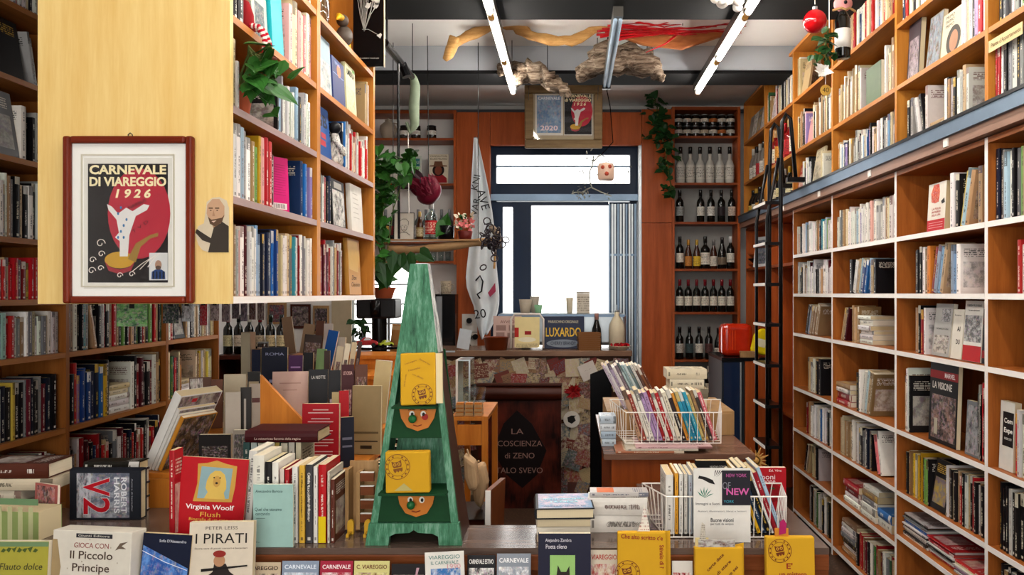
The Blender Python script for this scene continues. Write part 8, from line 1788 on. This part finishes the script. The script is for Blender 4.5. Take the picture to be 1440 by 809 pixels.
o, w, h = side('paperback', 'white and red cover with a black and white boat photograph on the third shelf', -1, 1342, 1368, 424, LOWB[2], .025, '#dcd9d2', wmax=.18, lean=4); patch(o, 'boat_photo', -w*.46, h*.32, w*.46, h*.76, '#4a4a4c', mat=PICT, ink='#b0b0ae'); patch(o, 'red_band', -w*.5, .001, w*.5, h*.26, '#b3141c'); text(o, 'CARMEN PELLEGRINO', 0, h*.92, .009, '#22201f', w*.8); text(o, 'La terra dei fuochi', 0, h*.84, .007, '#22201f', w*.6)
o, w, h = side('paperback', 'dark cover with a glowing red sky at the end of the third shelf', -1, 1369, 1384, 436, LOWB[2], .02, '#17161e', wmax=.12, lean=3); patch(o, 'red_sky', -w*.5, h*.1, w*.5, h*.24, '#8e1a18'); patch(o, 'red_sky', -w*.5, h*.72, w*.5, h*.84, '#6a1818')
o, w, h = side('paperback', 'cream cover with a pale portrait on the second shelf over the rail', -1, 1312, 1342, 14, 2.6204, .025, '#d3c8ac', wmax=.2, lean=5); shape(o, 'printed_hood', disc(w*.08, h*.32, w*.34, h*.32), '#3f3a34'); shape(o, 'printed_face', disc(w*.1, h*.3, w*.2, h*.23), '#a87a5c', y=-.0008)
for k in range(3): text(o, 'PRIMO', -w*.15, h*(.9 - .1*k), .014, '#2a2624', w*.4)
o, w, h = side('paperback', 'dark violet cover with pale lilies on the second shelf over the rail', -1, 1266, 1283, 30, 2.6204, .025, '#33262c', wmax=.14, lean=3); patch(o, 'cover_picture', -w*.4, h*.05, w*.4, h*.7, '#8a7a80', mat=PICT, ink='#2a1c22')
o, w, h = side('paperback', 'photo mosaic cover leaning before the pale portrait', -1, 1292, 1311, 20, 2.6204, .02, '#8a8478', wmax=.15, lean=6); patch(o, 'cover_picture', -w*.46, h*.03, w*.46, h*.97, '#7a8690', mat=PICT, ink='#5a4430')
o, w, h = side('box_file', 'big green marbled box file among cream books on the second shelf over the rail', -1, 1206, 1236, 92, 2.6204, .06, '#5c6e52', wmax=.21, lean=0, cat='box file')
o, w, h = side('paperback', 'black and white guide cover at the right picture edge', -1, 1393, 1413, 566, LOWB[3], .025, '#dcd9d0', wmax=.12, lean=2); patch(o, 'black_panel', -w*.3, h*.35, w*.46, h*.85, '#17171a'); text(o, 'Com', w*.1, h*.72, .018, '#e6e4dc', w*.6, y=-.001, bold=.03); text(o, 'Expe', w*.1, h*.58, .018, '#e6e4dc', w*.6, y=-.001, bold=.03); text(o, 'ESERCIZI', w*.1, h*.46, .008, '#e6e4dc', w*.5, y=-.001)
# dark framed pictures on the back wall over the sideboard
for i, (a, b, c, d, col, ik) in enumerate(((322, 346, 428, 452, '#3a2a30', '#6a5a60'), (348, 372, 430, 449, '#6a4438', '#1a1412'), (376, 402, 426, 456, '#4a4650', '#8a3038'), (408, 436, 428, 462, '#3a3034', '#8a7a74'), (440, 462, 430, 470, '#2a2428', '#5a4a48'))):
    t = thing('wall_picture', ['dusky', 'brown', 'violet and red', 'grey', 'darkest'][i] + ' framed picture on the back wall above the far left sideboard', 'picture', (X((a+b)/2, 7.69), 7.715, Z(d, 7.69))); w = (b - a) * 7.69 / F; h = (d - c) * 7.69 / F
    MB().box((-w/2, -.02, 0), (w/2, -.001, h)).build('frame', W_DARK if i % 2 else W_TAN, t); MB().box((-w*.4, -.0206, h*.1), (w*.4, -.0201, h*.9)).build('print', PICT, t, color=col, ink=ik)
# ------------------------------------------------------------------ light and camera
w = bpy.data.worlds.new('daylight'); SC.world = w; w.use_nodes = True
bg = w.node_tree.nodes['Background']; bg.inputs[0].default_value = (1, .985, .95, 1); bg.inputs[1].default_value = 4.2
def portal(name, loc, rot, sx, sy):
    l = bpy.data.lights.new(name, 'AREA'); l.shape = 'RECTANGLE'; l.size = sx; l.size_y = sy; l.cycles.is_portal = True
    o = bpy.data.objects.new(name, l); COL.objects.link(o); o.location = loc; o.rotation_euler = rot
portal('shop_window_portal', ((SX0+SX1)/2, YF - .1, (SZ0+SZ1)/2), (rad(90), 0, 0), SX1 - SX0, SZ1 - SZ0)
portal('door_portal', ((DX0+DX1)/2, 7.66, TZ1/2), (rad(-90), 0, 0), DX1 - DX0, TZ1)
portal('back_window_portal', ((WX0+WX1)/2, 7.86, (WZ0+WZ1)/2), (rad(-90), 0, 0), WX1 - WX0, WZ1 - WZ0)
cam = bpy.data.cameras.new('camera'); co = bpy.data.objects.new('camera', cam); COL.objects.link(co)
cam.sensor_width = 36; cam.lens = F / 1440 * 36; cam.shift_x = (720 - VX) / 1440; cam.shift_y = (VY - 404.5) / 1440
cam.clip_start = .05; cam.clip_end = 100
co.location = (0, 0, CZ); co.rotation_euler = (PI/2, 0, 0); SC.camera = co
vs = SC.view_settings; vs.view_transform = 'Standard'; vs.look = 'None'; vs.exposure = 0.6; vs.gamma = 1.0; vs.use_curve_mapping = False
SC.cycles.use_denoising = True; SC.cycles.max_bounces = 6; SC.cycles.diffuse_bounces = 4; SC.cycles.transparent_max_bounces = 12; SC.cycles.caustics_reflective = False; SC.cycles.caustics_refractive = False
SC.cycles.sample_clamp_indirect = 8
bpy.context.view_layer.update()
dg = bpy.context.evaluated_depsgraph_get(); done = []
for o, wd in FIT:            # lettering: typeset first, then kept as plain mesh at the wanted width
    me = bpy.data.meshes.new_from_object(o.evaluated_get(dg)); xs = [v.co.x for v in me.vertices]
    if not xs: bpy.data.objects.remove(o); continue
    if wd: s_ = wd / max(max(xs) - min(xs), 1e-6); me.transform(Matrix.Diagonal((s_, 1, 1, 1)))
    done.append((o, me, o.name, o.parent, o.matrix_local.copy()))
for o, me, nm, par, ml in done:
    nm = re.sub(r'\.\d+$', '', nm); bpy.data.objects.remove(o)
    n = bpy.data.objects.new(nm, me); COL.objects.link(n); n.parent = par; n.matrix_local = ml
bpy.context.view_layer.update()
